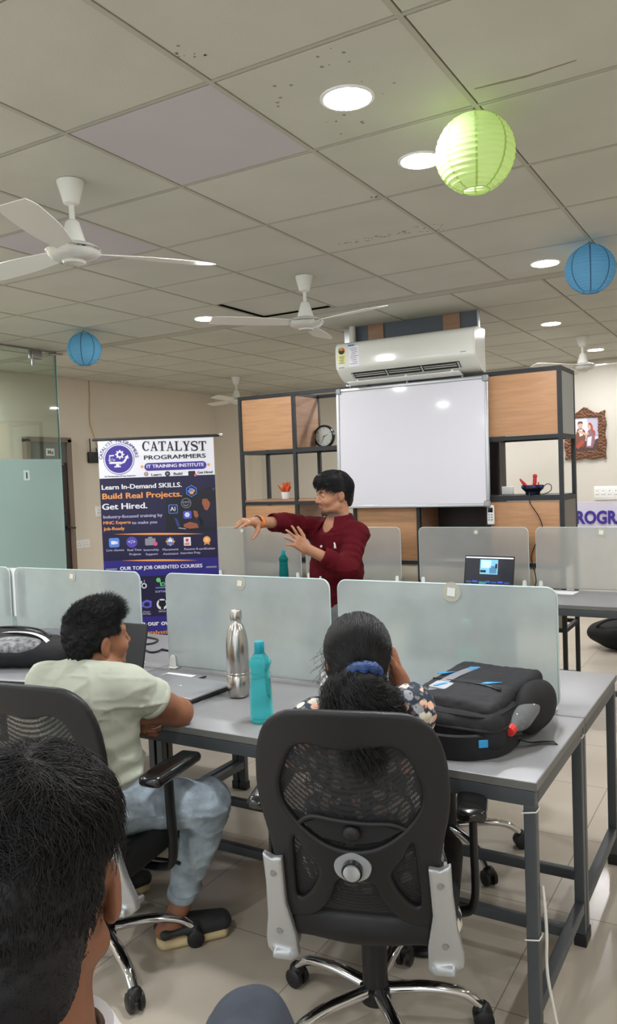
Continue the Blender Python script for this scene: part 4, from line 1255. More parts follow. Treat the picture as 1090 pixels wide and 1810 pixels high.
b.prism([(-.02, -.006), (.02, -.006), (.02, .006), (-.02, .006)], (-.076, .115, .1655), (.9, .4, 0), (-.4, .9, 0), (0, 0, .001))
obj('stripe_print', b, M_blue, bp)
sdf_obj('side_pocket', [ell((.207, .055, .085), (.060, .125, .078), k=.02), ell((.215, .11, .085), (.050, .08, .066), k=.02)], .005, mat('mesh_pocket', (22, 22, 23), .8, bump=.5, bscale=500, bdist=.001), bp, world=False)
def band(pts, hh, th, m, nm, parent):
    P = spline(pts, 6); k = len(P); V = []; F = []
    T = np.gradient(P, axis=0); T /= np.linalg.norm(T, axis=1)[:, None]; N = np.stack([-T[:, 1], T[:, 0], T[:, 2] * 0], 1); N /= np.linalg.norm(N, axis=1)[:, None]
    prof = [(-1, -1), (0, -1.12), (1, -1), (1, 1), (0, 1.12), (-1, 1)]
    for i in range(k):
        e = hh * (0.55 + .45 * math.sin(PI * min(1, max(0, (i + 1) / k))) ** .5)
        for a, c in prof: V.append(P[i] + N[i] * a * th + np.array([0, 0, c * e]))
    for i in range(k - 1):
        for j in range(6):
            j2 = (j + 1) % 6; F.append((i * 6 + j, i * 6 + j2, i * 6 + 6 + j2, i * 6 + 6 + j))
    F += [tuple(range(6))[::-1], tuple(range((k - 1) * 6, k * 6))]
    b = MB(); b.add(V, F); return obj(nm, b, m, parent, angle=50)
sp = band([(-.17, -.17, .036), (-.10, -.255, .034), (0, -.285, .032), (.10, -.265, .032), (.18, -.20, .034), (.205, -.12, .036), (.20, -.06, .04)], .034, .010, M_bag_d, 'shoulder_strap', bp)
b = MB(); b.rbox((.158, -.2415, .046), (.032, .004, .022), .001, rz=.68); obj('strap_tag', b, M_blue, sp)
b = MB(); b.tube([(.19, -.15, .05), (.235, -.11, .05), (.225, -.07, .05), (.18, -.10, .05)], .006, 8, closed=True); obj('buckle', b, M_gloss, sp)
b = MB(); P = spline([(.20, -.10, .03), (.245, -.06, .012), (.28, -.02, .008), (.313, .0, .004), (.322, .003, -.02), (.322, .004, -.06)], 6)
V, F = strip(P, .011, (0, 0.2, 1)); b.add(V, F); b.add(V - np.array([0, 0, .0018]), [q[::-1] for q in F]); obj('webbing_tail', b, M_bag_d, sp)
pb = thing('soft_drink_bottle', 'clear plastic bottle with a red cap in the black backpack side pocket', 'bottle', (-.656, 2.29, .832), 0)
Mb = np.array(Matrix.Rotation(math.radians(102), 3, 'X')) ; Mb = np.array(Matrix.Rotation(math.radians(-8), 3, 'Z')) @ Mb
b = MB(); b.lathe([(.030, -.10), (.033, -.02), (.031, .0), (.024, .025), (.0135, .045), (.0125, .055)], n=28, M=Mb); obj('bottle_body', b, plastic('clear_pet', (226, 230, 232), .04, .82), pb)
b = MB(); b.lathe([(.0155, .046), (.0158, .066), (.014, .069), (1e-6, .069)], n=24, M=Mb); obj('bottle_cap', b, mat('red_cap', (206, 52, 48), .4), pb, label='red cap')

lb = thing('backpack', 'dark backpack with white reflective print lying over a closed laptop at the left edge', 'backpack', (-2.98, 2.44, .777), math.radians(20))
pr = [ell((0, 0, .06), (.30, .16, .075), k=.04), rbx((.02, .02, .045), (.27, .15, .045), .04, k=.04), ell((-.12, .02, .085), (.16, .13, .055), k=.04)]
sdf_obj('bag_body', pr, .007, M_bag_d, lb, world=False, disp=lambda P: .004 * vnoise(P, 12, 5) + .002 * vnoise(P, 40, 6))
sdf_obj('bag_flap', [ell((.13, .07, .098), (.17, .085, .035), k=.03)], .006, mat('bag_flap_grey', (96, 98, 102), .7, var=.15, vscale=30), lb, world=False, disp=lambda P: .004 * vnoise(P, 22, 8))
sdf_obj('front_pocket', [ell((.02, -.085, .085), (.17, .075, .044), k=.03)], .006, mat('bag_print', (126, 126, 128), .7, var=.75, vscale=46), lb, world=False)
b = MB(); V, F = strip(spline([(-.14, -.045, .128), (-.05, -.035, .140), (.06, -.04, .140), (.14, -.06, .126), (.19, -.085, .104)], 6), .012); b.add(V, F); obj('reflective_strip', b, mat('reflective_white', (226, 226, 228), .4, var=.25, vscale=60), lb)
b = MB(); b.tube(spline([(-.22, .03, .142), (-.05, .03, .152), (.08, .02, .142), (.17, -.03, .118)], 6), .005, 8); b.tube(spline([(-.22, -.13, .07), (-.05, -.15, .06), (.10, -.13, .06), (.2, -.08, .06)], 6), .006, 8); obj('zip', b, M_gloss, lb)

M_floorbag = mat('floor_bag_black', (20, 20, 22), .8, bump=.2, bscale=200)
fb = thing('duffel_bag', 'slumped black bag lying on the floor by the right back wall', 'bag', (-1.13, 7.15, 0))
sdf_obj('bag_body', [ell((0, 0, .13), (.30, .20, .13), k=.05), ell((.12, .02, .16), (.2, .16, .13), k=.05)], .014, M_floorbag, fb, world=False, disp=lambda P: .012 * vnoise(P, 8, 9), clip=lambda P: .002 - P[..., 2])
b = MB(); b.tube(spline([(-.2, -.10, .20), (-.1, -.16, .27), (.05, -.15, .29), (.16, -.12, .22)], 6), .010, 8); obj('handle', b, M_bag_d, fb)
fb = thing('backpack', 'black backpack standing on the floor behind the far desk', 'backpack', (-.92, 6.75, 0))
sdf_obj('bag_body', [rbx((0, 0, .22), (.16, .11, .22), .08, k=.05), ell((0, -.10, .16), (.13, .06, .12), k=.03)], .012, M_floorbag, fb, world=False, disp=lambda P: .006 * vnoise(P, 9, 9), clip=lambda P: .002 - P[..., 2])
b = MB(); b.tube(spline([(-.05, .02, .43), (-.03, .02, .475), (.03, .02, .475), (.05, .02, .43)], 6), .008, 8); obj('handle', b, M_bag_d, fb)
b = MB(); b.tube([(.03 * math.cos(q), -.165, .18 + .03 * math.sin(q)) for q in np.linspace(0, 2 * PI, 20, endpoint=False)], .006, 6, closed=True); obj('round_badge', b, M_gloss, fb)

# ================================================================ SMALL THINGS ON THE SHELVES AND WALLS
ck = thing('clock', 'round black-rimmed clock leaning on the shelf left of the whiteboard', 'clock', (-3.307, 5.955, 1.806), math.radians(0))
def disc(r0, r1, y, mi=0, n=40, zc=.095):
    pass
My = np.array(Matrix.Rotation(PI / 2, 3, 'X'))
b = MB(); b.lathe([(.080, .012), (.084, .018), (.094, .018), (.098, .010), (.098, -.012), (.090, -.018), (1e-6, -.018)], n=44, M=My, cap=False); b.v = [v + np.array([0, 0, .098]) for v in b.v]; obj('rim', b, M_gloss, ck)
b = MB(); b.lathe([(1e-6, .008), (.084, .008), (.084, .004)], n=44, M=My); b.v = [v + np.array([0, 0, .098]) for v in b.v]; obj('dial', b, mat('clock_dial', (196, 198, 186), .5), ck)
b = MB()
for h in range(12):
    a = PI / 2 - h * PI / 6
    V, F = text_geo(str(12 if h == 0 else h), .018)
    if len(V): b.add(np.stack([V[:, 0] + .068 * math.cos(a), V[:, 0] * 0 - .0085, V[:, 1] - .006 + .098 + .068 * math.sin(a)], 1), F)
obj('numerals', b, M_ink, ck, smooth=False)
def hand(a, L, w, nm):
    c, s = math.cos(a), math.sin(a)
    b = MB(); b.prism([(-.01, -w), (L, -w * .4), (L, w * .4), (-.01, w)], (0, -.0095, .098), (c, 0, s), (-s, 0, c), (0, -.0015, 0)); obj(nm, b, M_ink, ck, smooth=False)
hand(math.radians(20), .042, .003, 'hour_hand'); hand(math.radians(-113), .06, .0022, 'minute_hand')

su = thing('potted_succulent', 'orange artificial succulent in a small white pot on the left shelf', 'potted plant', (-3.585, 5.74, 1.385))
b = MB(); b.lathe([(1e-6, .001), (.026, 0), (.030, .004), (.036, .060), (.033, .061), (.031, .054), (1e-6, .054)], n=28); obj('pot', b, M_white, su)
b = MB(); rr_ = random.Random(5)
for k in range(26):
    a = rr_.uniform(0, 2 * PI); tl = rr_.uniform(.1, 1.25); L = rr_.uniform(.05, .085)
    d = np.array([math.cos(a) * math.sin(tl), math.sin(a) * math.sin(tl), math.cos(tl)])
    b.tube([np.array([0, 0, .052]) + d * .01, np.array([0, 0, .056]) + d * L * .5, np.array([0, 0, .062]) + d * L * .85 + np.array([0, 0, .008]), np.array([0, 0, .066]) + d * L + np.array([0, 0, .016])], [.007, .010, .007, .001], 6)
obj('leaves', b, mat('succulent_orange', (208, 92, 46), .5, var=.2, vscale=30), su)
mg = thing('planter', 'dark blue bowl-shaped planter with red decoration on the right shelf', 'planter', (-1.50, 5.74, 1.370))
b = MB(); b.lathe([(1e-6, .001), (.045, 0), (.050, .006), (.052, .03), (.070, .048), (.078, .056), (.078, .078), (.072, .078), (.066, .06), (1e-6, .055)], n=32); obj('bowl', b, mat('planter_navy', (24, 26, 44), .25), mg)
b = MB()
for a in (-2.3, -1.2, -.6): b.rbox((.0795 * math.cos(a), .0795 * math.sin(a), .066), (.02, .02, .014), .004, rz=a)
obj('blue_light', b, mat('indicator_blue', (46, 46, 150), .3), mg)
b = MB(); M_red = mat('decor_red', (198, 56, 52), .5)
b.tube([(-.03, 0, .055), (-.06, -.01, .090), (-.085, -.02, .125)], [.010, .012, .006], 8); b.tube([(.005, 0, .055), (.015, 0, .095), (.018, 0, .14)], [.010, .014, .013], 8); b.ball((.018, 0, .142), .017, 10); b.tube([(-.01, -.02, .055), (-.01, -.03, .08)], [.016, .012], 8); b.tube([(.04, 0, .06), (.042, 0, .098)], .005, 6)
obj('decoration', b, M_red, mg)
b = MB(); b.tube(spline([(.075, 0, .065), (.105, 0, .085), (.13, 0, .07), (.125, 0, .035), (.08, -.02, .012), (.03, -.10, .004), (.012, -.128, .01), (.01, -.135, -.01)], 6), .0032, 8); obj('lead', b, M_cable, mg)
rm = thing('remote_control', 'white air conditioner remote hung on the shelving below the whiteboard', 'remote', (-1.765, 5.603, 1.245))
b = MB(); b.rbox((0, -.010, 0), (.052, .020, .14), .009); obj('case', b, M_white, rm)
b = MB(); b.rbox((0, -.0205, .036), (.036, .003, .034), .001); obj('display', b, M_gloss, rm)
b = MB()
for k in range(3):
    for j in range(2): b.rbox((-.010 + .02 * j, -.0208, .002 - k * .018), (.012, .003, .008), .001)
obj('buttons', b, M_dsilver, rm)
b = MB(); b.rbox((0, .003, -.02), (.045, .006, .10), .002); obj('holder', b, M_white, rm)

ro = thing('wifi_router', 'black router with aerials fixed to the left wall beside the banner', 'router', (XL, 6.54, 1.81))
b = MB(); b.rbox((.02, 0, .06), (.036, .20, .12), .008); obj('case', b, M_black, ro)
for y in (-.075, .02):
    b = MB(); b.tube([(.03, y, .11), (.03, y - .002, .27 if y < 0 else .17)], .007, 8); obj('antenna', b, M_black, ro)
b = MB(); b.tube(spline([(.02, .02, .12), (.02, .03, .16), (.02, .06, .16), (.02, .07, .12)], 6), .004, 6); obj('lead', b, M_white, ro)
b = MB(); b.tube(spline([(XL + .006, 6.519, CZ - .004), (XL + .006, 6.516, 2.55), (XL + .006, 6.50, 2.27), (XL + .008, 6.55, 2.12), (XL + .010, 6.60, 1.99), (XL + .012, 6.61, 1.935)], 8), .004, 6)
tag(obj('wire', b, mat('orange_wire', (186, 142, 92), .6)), 'thin orange wire running down the left wall to the router', 'wire')
def socket(name, lab, c, axis, w, h, mods, cat='socket'):
    t = thing(name, lab, cat, c)
    u = np.array([0, 1.0, 0]) if axis == 'x' else np.array([1.0, 0, 0]); n = np.array([1.0, 0, 0]) if axis == 'x' else np.array([0, -1.0, 0])
    b = MB(); sz = (.012, w, h) if axis == 'x' else (w, .012, h)
    b.rbox(n * .006, sz, .003); obj('plate', b, M_white, t)
    for k in range(mods):
        c2 = u * (-w / 2 + w * (k + .5) / mods) + n * .013
        b = MB(); sz = (.006, w / mods * .8, h * .75) if axis == 'x' else (w / mods * .8, .006, h * .75)
        b.rbox(c2, sz, .002); mo = obj('module', b, M_white, t)
        b = MB()
        for dx, dz in ((-.15, -.12), (.15, -.12), (0, .16)):
            p = c2 + u * dx * w / mods + np.array([0, 0, dz * h]) + n * .0028
            b.cyl(p, p + n * .0012, .0045, n=10)
        obj('pin_hole', b, M_ink, mo, smooth=False)
    return t
socket('wall_socket', 'pale double wall socket low on the left wall beside the door', (XL, 6.30, .918), 'x', .22, .095, 2)
socket('wall_switch', 'small light switch on the left wall half behind the banner', (XL, 6.565, 1.262), 'x', .085, .12, 1, 'switch')
socket('switchboard', 'white switchboard with sockets on the back wall under the picture', (-1.60, YB, 1.268), 'y', .26, .15, 4, 'switchboard')

# ================================================================ PEOPLE
Rh = np.array([R_AX[0], R_AX[1], 0]); Rh /= np.linalg.norm(Rh)
Fh = np.array([F_AX[0], F_AX[1], 0]); Fh /= np.linalg.norm(Fh)
UP = np.array([0, 0, 1.0])
def unit(v): v = np.asarray(v, float); return v / (np.linalg.norm(v) + 1e-12)
def turn(deg, pitch=0.0):
    """heading: 0 = away from the viewer, positive = to the viewer's right"""
    a = math.radians(deg); p = math.radians(pitch)
    return unit((math.cos(a) * Fh + math.sin(a) * Rh) * math.cos(p) + UP * math.sin(p))
def frame(fwd, roll=0.0):
    x = unit(np.cross(fwd, UP)); z = np.cross(x, fwd); r = math.radians(roll)
    x2 = math.cos(r) * x - math.sin(r) * z; z2 = math.sin(r) * x + math.cos(r) * z
    return np.stack([x2, fwd, z2], 1)           # columns: right, forward, up

def skin_mat(name, c, lips, beard, var=.08):
    m = mat(name, c, .5, var=var, vscale=22, spec=.35)
    b = m.node_tree.nodes['Principled BSDF']
    src = b.inputs['Base Color'].links[0].from_socket
    for key, c2, k in (('beard', beard, .9), ('lips', lips, .8)):
        a = m.node_tree.nodes.new('ShaderNodeAttribute'); a.attribute_name = key
        mul = m.node_tree.nodes.new('ShaderNodeMath'); mul.operation = 'MULTIPLY'; mul.inputs[1].default_value = k
        x = m.node_tree.nodes.new('ShaderNodeMix'); x.data_type = 'RGBA'; x.inputs['B'].default_value = lin(c2)
        m.node_tree.links.new(a.outputs['Fac'], mul.inputs[0]); m.node_tree.links.new(mul.outputs['Value'], x.inputs['Factor'])
        m.node_tree.links.new(src, x.inputs['A']); src = x.outputs['Result']
    m.node_tree.links.new(src, b.inputs['Base Color'])
    sin_(b, 'Subsurface Weight', .12); sin_(b, 'Subsurface Radius', (.010, .004, .002)); sin_(b, 'Subsurface Scale', .5)
    return m
def hair_mat(name, c, rough=.42):
    return mat(name, c, rough, spec=.4, var=.25, vscale=40)

def head_prims(c, M, s=1.0, ears=True):
    c = np.asarray(c, float)
    L = lambda *p: c + M @ (np.array(p, float) * s)
    q = s
    pr = [ell(L(0, -.016, .030), np.array([.075, .094, .086]) * q, M, .02 * q),
          ell(L(0, .030, -.025), np.array([.062, .062, .085]) * q, M, .03 * q),
          ell(L(0, .030, -.078), np.array([.048, .050, .034]) * q, M, .03 * q),
          ell(L(0, .073, -.100), np.array([.020, .016, .015]) * q, M, .02 * q)]
    for sx in (-1, 1):
        pr += [ell(L(sx * .040, .062, -.030), np.array([.022, .020, .018]) * q, M, .025 * q),
               cap(L(sx * .058, -.0, -.060), L(sx * .030, .062, -.094), .016 * q, .014 * q, .02 * q),
               cap(L(sx * .012, .086, .022), L(sx * .042, .072, .024), .0085 * q, .007 * q, .014 * q)]
    for sx in (-1, 1): pr.append(ell(L(sx * .031, .098, .004), np.array([.017, .018, .011]) * q, M, .012 * q, -1))
    pr += [cap(L(0, .084, .014), L(0, .106, -.026), .007 * q, .0095 * q, .010 * q),
           ell(L(0, .104, -.030), np.array([.010, .010, .008]) * q, M, .008 * q)]
    for sx in (-1, 1): pr.append(ell(L(sx * .012, .094, -.033), np.array([.0075, .009, .0065]) * q, M, .006 * q))
    pr += [cap(L(-.016, .084, -.061), L(.016, .084, -.061), .0065 * q, .0065 * q, .008 * q), ell(L(0, .090, -.060), np.array([.014, .008, .005]) * q, M, .006 * q),
           cap(L(-.013, .085, -.072), L(.013, .085, -.072), .0068 * q, .0068 * q, .007 * q)]
    for sx in (-1, 1):   # eyelids round the eyeball
        pr.append(ell(L(sx * .031, .0775, .004), np.array([.0155, .0115, .0115]) * q, M, .004 * q))
        pr.append(ell(L(sx * .031, .0925, .0035), np.array([.012, .010, .0042]) * q, M, .003 * q, -1))
    if ears:
        for sx in (-1, 1):
            Me = M @ np.array(Matrix.Rotation(sx * .35, 3, 'Z')) @ np.array(Matrix.Rotation(-.18, 3, 'X'))
            pr += [ell(L(sx * .079, -.012, -.004), np.array([.0085, .019, .030]) * q, Me, .008 * q),
                   ell(L(sx * .076, -.006, -.030), np.array([.006, .010, .010]) * q, Me, .006 * q)]
            pr.append(ell(L(sx * .089, -.010, -.002), np.array([.0055, .011, .018]) * q, Me, .004 * q, -1))
    return pr

def eyes(parent, c, M, s, hair_m, brows=True):
    c = np.asarray(c, float); off = np.array(parent.location)
    L = lambda *p: c + M @ (np.array(p, float) * s) - off
    w = bpy.data.materials.get('eye_white') or mat('eye_white', (214, 206, 200), .25)
    ir = bpy.data.materials.get('eye_iris') or mat('eye_iris', (34, 22, 16), .15)
    for sx in (-1, 1):
        b = MB(); b.ball(L(sx * .031, .0765, .004), .0112 * s, 14); b.ball(L(sx * .031, .0826, .004), .0062 * s, 12, 1)
        obj('eye', b, [w, ir], parent)
        if brows:
            b = MB(); b.tube([L(sx * .013, .0925, .021), L(sx * .028, .0905, .0275), L(sx * .046, .076, .024)], np.array([.0035, .0042, .002]) * s, 8, flat=.8)
            obj('eyebrow', b, hair_m, parent)

def hand_prims(w, fwd, nrm, side, curls, spread=.10, thumb=(.75, .55, -.35), s=1.0, tcurl=.3):
    """w wrist, fwd towards the knuckles, nrm = back of the hand, side +1 when the thumb lies along +X of the hand"""
    y = unit(fwd); z = unit(nrm - y * (np.asarray(nrm) @ y)); x = np.cross(y, z) * side
    L = lambda a, b, c: np.asarray(w) + (x * a + y * b + z * c) * s
    Mh = np.stack([x, y, z], 1)
    pr = [rbx(L(-.002, .050, 0), np.array([.038, .047, .0135]) * s, .0125 * s, Mh, k=.012 * s), ell(L(.022, .030, -.008), np.array([.016, .030, .013]) * s, Mh, k=.012 * s),
          cap(L(0, -.02, 0), L(0, .02, 0), .026 * s, .024 * s, .02 * s)]
    bx = (.030, .0105, -.0095, -.029); by = (.090, .095, .091, .082); ln = (.071, .079, .073, .057); ra = (.0086, .0088, .0084, .0074)
    for i in range(4):
        a1, a2, a3 = curls[i]
        sp = (1.5 - i) * spread
        d0 = np.array([math.sin(sp), math.cos(sp), 0]); p = np.array([bx[i], by[i], 0.0]); ang = 0
        pr.append(cap(L(bx[i] * .8, .05, 0), L(*p), .0105 * s, ra[i] * 1.12 * s, .010 * s))
        for j, (fr, a) in enumerate(zip((.45, .30, .25), (a1, a2, a3))):
            ang += a
            d = d0 * math.cos(ang) + np.array([0, 0, -1]) * math.sin(ang)
            p2 = p + d * ln[i] * fr
            pr.append(cap(L(*p), L(*p2), ra[i] * (1 - .09 * j) * s, ra[i] * (.93 - .10 * j) * s, .0035 * s))
            p = p2
    t = unit(thumb); p = np.array([.026, .022, -.006]); u2 = unit(t * .8 + np.array([-.1, .5, -.3]) * tcurl + np.array([0, .3, 0]))
    for d, l, r0, r1 in ((t, .042, .014, .0115), (u2, .033, .0112, .0098), (unit(u2 + np.array([-.25, .25, -.1]) * tcurl), .026, .0096, .0078)):
        p2 = p + d * l; pr.append(cap(L(*p), L(*p2), r0 * s, r1 * s, .006 * s)); p = p2
    return pr

def wrinkle(amp, sx=9.0, seed=1, fine=.35):
    def f(P):
        a = vnoise(P * np.array([1, 1, 1.7]), sx, seed); b = vnoise(P, sx * 2.6, seed + 3)
        return amp * (-(np.abs(a) ** .8) * 1.2 + .5 + fine * b)
    return f
def crease(amp, sx, seed, st=(1, 1, 1)):
    """thin ridges like the creases of loose cloth"""
    st = np.array(st, float)
    def f(P):
        W = P + .03 * np.stack([vnoise(P, 7, seed + 11), vnoise(P, 7, seed + 12), vnoise(P, 7, seed + 13)], -1)
        a = np.abs(vnoise(W * st, sx, seed)); b = np.abs(vnoise(W * st, sx * 1.9, seed + 5))
        return -amp * ((1 - a) ** 6 + .5 * (1 - b) ** 6 - .35)
    return f
def folds(segs, amp=.005, wl=.028, seed=2):
    """soft rings of cloth round a limb: segs = [(a, b, strength)]"""
    def f(P):
        r = 0
        for a, b, k in segs:
            a = np.asarray(a); ab = np.asarray(b) - a; L = np.linalg.norm(ab); t = (P - a) @ ab / L
            w = np.clip(1 - np.abs(t / L - .5) * 1.7, 0, 1)
            q = P - a - np.clip(t / L, 0, 1)[..., None] * ab
            near = np.clip(1.6 - np.sqrt((q * q).sum(-1)) / .085, 0, 1)
            r = r + k * w * near * np.sin(2 * PI * t / wl + 3.5 * vnoise(P, 11, seed))
        return amp * r
    return f
def cutter(cuts):
    """flat ends for sleeves and hems: cuts = [(point, outward direction, reach)]"""
    def f(P):
        r = np.full(P.shape[:-1], -1.0)
        for c, d, R_ in cuts:
            v = P - np.asarray(c); n = unit(d)
            r = np.where(np.sqrt((v * v).sum(-1)) < R_, np.maximum(r, v @ n), r)
        return r
    return f
def hair_cap(name, parent, c, M, s, prims, h, m, clip=None, disp=None, label=None):
    c = np.asarray(c, float)
    V, Q = sdf_mesh(prims, h, disp=disp, clip=clip)
    W = c + (V * s) @ M.T - np.array(parent.location)
    return obj(name, raw_mesh(name, W, Q), m, parent, label=label), V, Q
def hair_strands(name, parent, c, M, s, paths, r0, m, r1=None, label=None):
    W = np.asarray(c) + (paths * s) @ M.T - np.array(parent.location)
    return obj(name, strands_mesh(name, W, r0, r1), m, parent, label=label)
def person(lab, base):
    return thing('person', lab, 'person', tuple(float(v) for v in base))
def face_tones(c, M, s, stubble=True):
    """where the lips are and where the beard grows, as soft-edged areas of the face"""
    c = np.asarray(c)
    st = lambda e0, e1, x: np.clip((x - e0) / (e1 - e0), 0, 1)
    def f(P):
        q = ((P - c) @ M) / s
        x, y, z = np.abs(q[:, 0]), q[:, 1], q[:, 2]
        head = (q ** 2).sum(1) < .19 ** 2
        lips = st(.076, .080, y) * st(.023, .017, x + .25 * np.abs(z + .066)) * st(-.0545, -.058, z) * st(-.079, -.076, z)
        jaw = st(-.072, -.092, z + .25 * np.clip(.06 - y, 0, .1)) * st(-.145, -.115, z) * st(-.03, .015, y)
        tash = st(.074, .080, y) * st(-.044, -.049, z) * st(-.062, -.057, z) * st(.032, .022, x)
        beard = np.maximum(jaw, tash * .9) * (1 - lips) if stubble else x * 0
        return {'lips': np.where(head, lips, 0), 'beard': np.where(head, beard, 0)}
    return f

# ---------------------------------------------------------------- the presenter
D0 = 4.5
S1 = skin_mat('skin_presenter', (170, 122, 94), (140, 88, 76), (66, 49, 42))
H1 = hair_mat('hair_black', (20, 19, 20), .6)
pelvis = at(586, 1078, D0); base = np.array([pelvis[0], pelvis[1], 0])
P1 = person('young man in a maroon shirt standing and gesturing with both hands', base)
tf = turn(180 + 46); TM = frame(tf); lat = TM[:, 0]           # torso facing: towards the viewer and to the left
hc = at(589, 873, 4.50); HM = frame(turn(180 + 68, -7), -4)
s1 = .98
shl = at(630, 944, 4.37); shr = at(557, 934, 4.60)
ell_ = at(613, 1006, 4.22); wrl = at(541, 969, 4.17)
elr = at(503, 924, 4.42); wrr = at(456, 923, 4.27)
neck = at(599, 918, 4.50); chest = (shl + shr) / 2 + UP * -.10
hipl, hipr = pelvis + lat * -.09, pelvis + lat * .09
anl = np.array([*(base + lat * -.11)[:2], .08]); anr = np.array([*(base + lat * .11)[:2], .08])
body = head_prims(hc, HM, s1)
body += [cap(hc + HM @ V3(0, -.025, -.06), neck + UP * -.03, .054, .058, .03), ecap(chest + UP * .06, pelvis, (.14, .085), (.13, .085), lat, .04),
         cap(neck + UP * -.04, shl, .045, .045, .04), cap(neck + UP * -.04, shr, .045, .045, .04),
         cap(shl, ell_, .044, .038, .02), cap(ell_, wrl, .038, .0255, .02), cap(shr, elr, .044, .038, .02), cap(elr, wrr, .037, .026, .02)]
for hp, an in ((hipl, anl), (hipr, anr)): body += [cap(hp, (hp + an) / 2 + tf * .02, .07, .05, .03), cap((hp + an) / 2 + tf * .02, an, .05, .035, .02)]
c0 = (.25, .35, .2)
body.append(ell(neck + tf * .060 - UP * .035, (.045, .042, .055), TM, .03))
# left hand (on the right of the picture): open, palm turned down and left, fingers spread
body += hand_prims(wrl, at(518, 952, 4.12) - wrl, UP * .30 + Rh * .1 - Fh * .85, 1, ((.05, .12, .1), (.08, .15, .1), (.10, .15, .1), (.15, .2, .15)), .30, (.75, .55, -.3), .88)
# right hand: reaching left, thumb dropped, as if holding something
body += hand_prims(wrr, at(434, 922, 4.20) - wrr, UP * .92 - Fh * .30, -1, ((.15, .25, .2), (.10, .45, .3), (.20, .55, .4), (.30, .6, .4)), .12, (.55, .45, -.85))
sdf_obj('body', body, .0034, S1, P1, tones=face_tones(hc, HM, s1))
eyes(P1, hc, HM, s1, H1)
# shirt
sl_l = ell_ + (wrl - ell_) * .58; sl_r = elr + (wrr - elr) * .45
shirt = [ecap(chest + UP * .035, chest - UP * .12, (.172, .112), (.158, .112), lat, .05), ecap(chest - UP * .12, pelvis - UP * .02, (.156, .112), (.152, .112), lat, .05),
         cap(neck - UP * .035, shl, .056, .062, .05), cap(neck - UP * .035, shr, .056, .062, .05),
         cap(shl, ell_, .066, .060, .03), cap(ell_, sl_l + unit(wrl - ell_) * .04, .058, .048, .025), cap(shr, elr, .064, .057, .03), cap(elr, sl_r + unit(wrr - elr) * .04, .055, .046, .02),
         ell(neck + tf * .118 - UP * .022, (.026, .050, .060), TM, .008, -1)]
fwa = wrinkle(.003, 8, 4); fwb = crease(.0065, 9, 6, (1, 1, 1.4)); fw = lambda P: fwa(P) + fwb(P); fr = folds([(shl, ell_, 1.0), (ell_, sl_l, 1.0), (shr, elr, 1.0), (elr, sl_r, .9)], .0035, .05)
M_shirt = mat('shirt_maroon', (80, 11, 21), .85, spec=.15, var=.05, vscale=12, bump=.15, bscale=500, bdist=.0008)
ntop = neck + UP * .012
shirt_o = sdf_obj('shirt', shirt, .0055, M_shirt, P1, disp=lambda P: fw(P) + fr(P),
                  clip=cutter([(sl_l, wrl - ell_, .11), (sl_r, wrr - elr, .11), (pelvis - UP * .035, -UP, .4)]))
def ring_band(name, c, ax, r, w, th, m, parent, rip=.0, n=28, label=None, squash=1.0, seed=0):
    ax = unit(ax); u = unit(np.cross(ax, UP if abs(ax[2]) < .9 else Rh)); v = np.cross(ax, u); V = []; F = []
    prof = [(-w, 0), (-w * .8, th), (0, th * 1.25), (w * .8, th), (w, 0), (w * .8, -th * .4), (-w * .8, -th * .4)]
    k = len(prof); off = np.array(parent.location)
    for i in range(n):
        a = 2 * PI * i / n; rr = 1 + rip * math.sin(a * 3 + seed) * math.sin(a * 7 + seed)
        for z, d in prof: V.append(c + ax * z + (u * math.cos(a) + v * math.sin(a) * squash) * (r * rr + d) - off)
    for i in range(n):
        for j in range(k): F.append((i * k + j, i * k + (j + 1) % k, ((i + 1) % n) * k + (j + 1) % k, ((i + 1) % n) * k + j))
    b = MB(); b.add(V, F); return obj(name, b, m, parent, angle=50, label=label)
for cc, dd, r in ((sl_l - unit(wrl - ell_) * .012, wrl - ell_, .046), (sl_r - unit(wrr - elr) * .012, wrr - elr, .045)):
    ring_band('rolled_cuff', cc, dd, r, .024, .005, M_shirt, P1, .03)
# collar: a stand round the neck and two pointed leaves
off = base
nb = neck + UP * .0; nax = unit(hc - neck + UP * .15)
def loc(v): return np.asarray(v) - off
V = []; F = []; n = 30
for i in range(n + 1):
    a = math.radians(25 + 310 * i / n)            # open at the throat
    rad = lat * math.sin(a) * .069 + tf * math.cos(a) * .073
    lift = .014 * (1 - math.cos(a)) * .5
    t_in = nb + rad * .94 + UP * (.020 + lift); t_out = nb + rad * 1.07 + UP * (.017 + lift); bo = nb + rad * 1.30 - UP * (.022 - lift * .3); bi = nb + rad * 1.0 - UP * .03
    V += [loc(q) for q in (t_in, t_out, bo, bi)]
for i in range(n):
    for j in range(4): F.append((i * 4 + j, i * 4 + (j + 1) % 4, i * 4 + 4 + (j + 1) % 4, i * 4 + 4 + j))
F += [(3, 2, 1, 0), (n * 4, n * 4 + 1, n * 4 + 2, n * 4 + 3)]
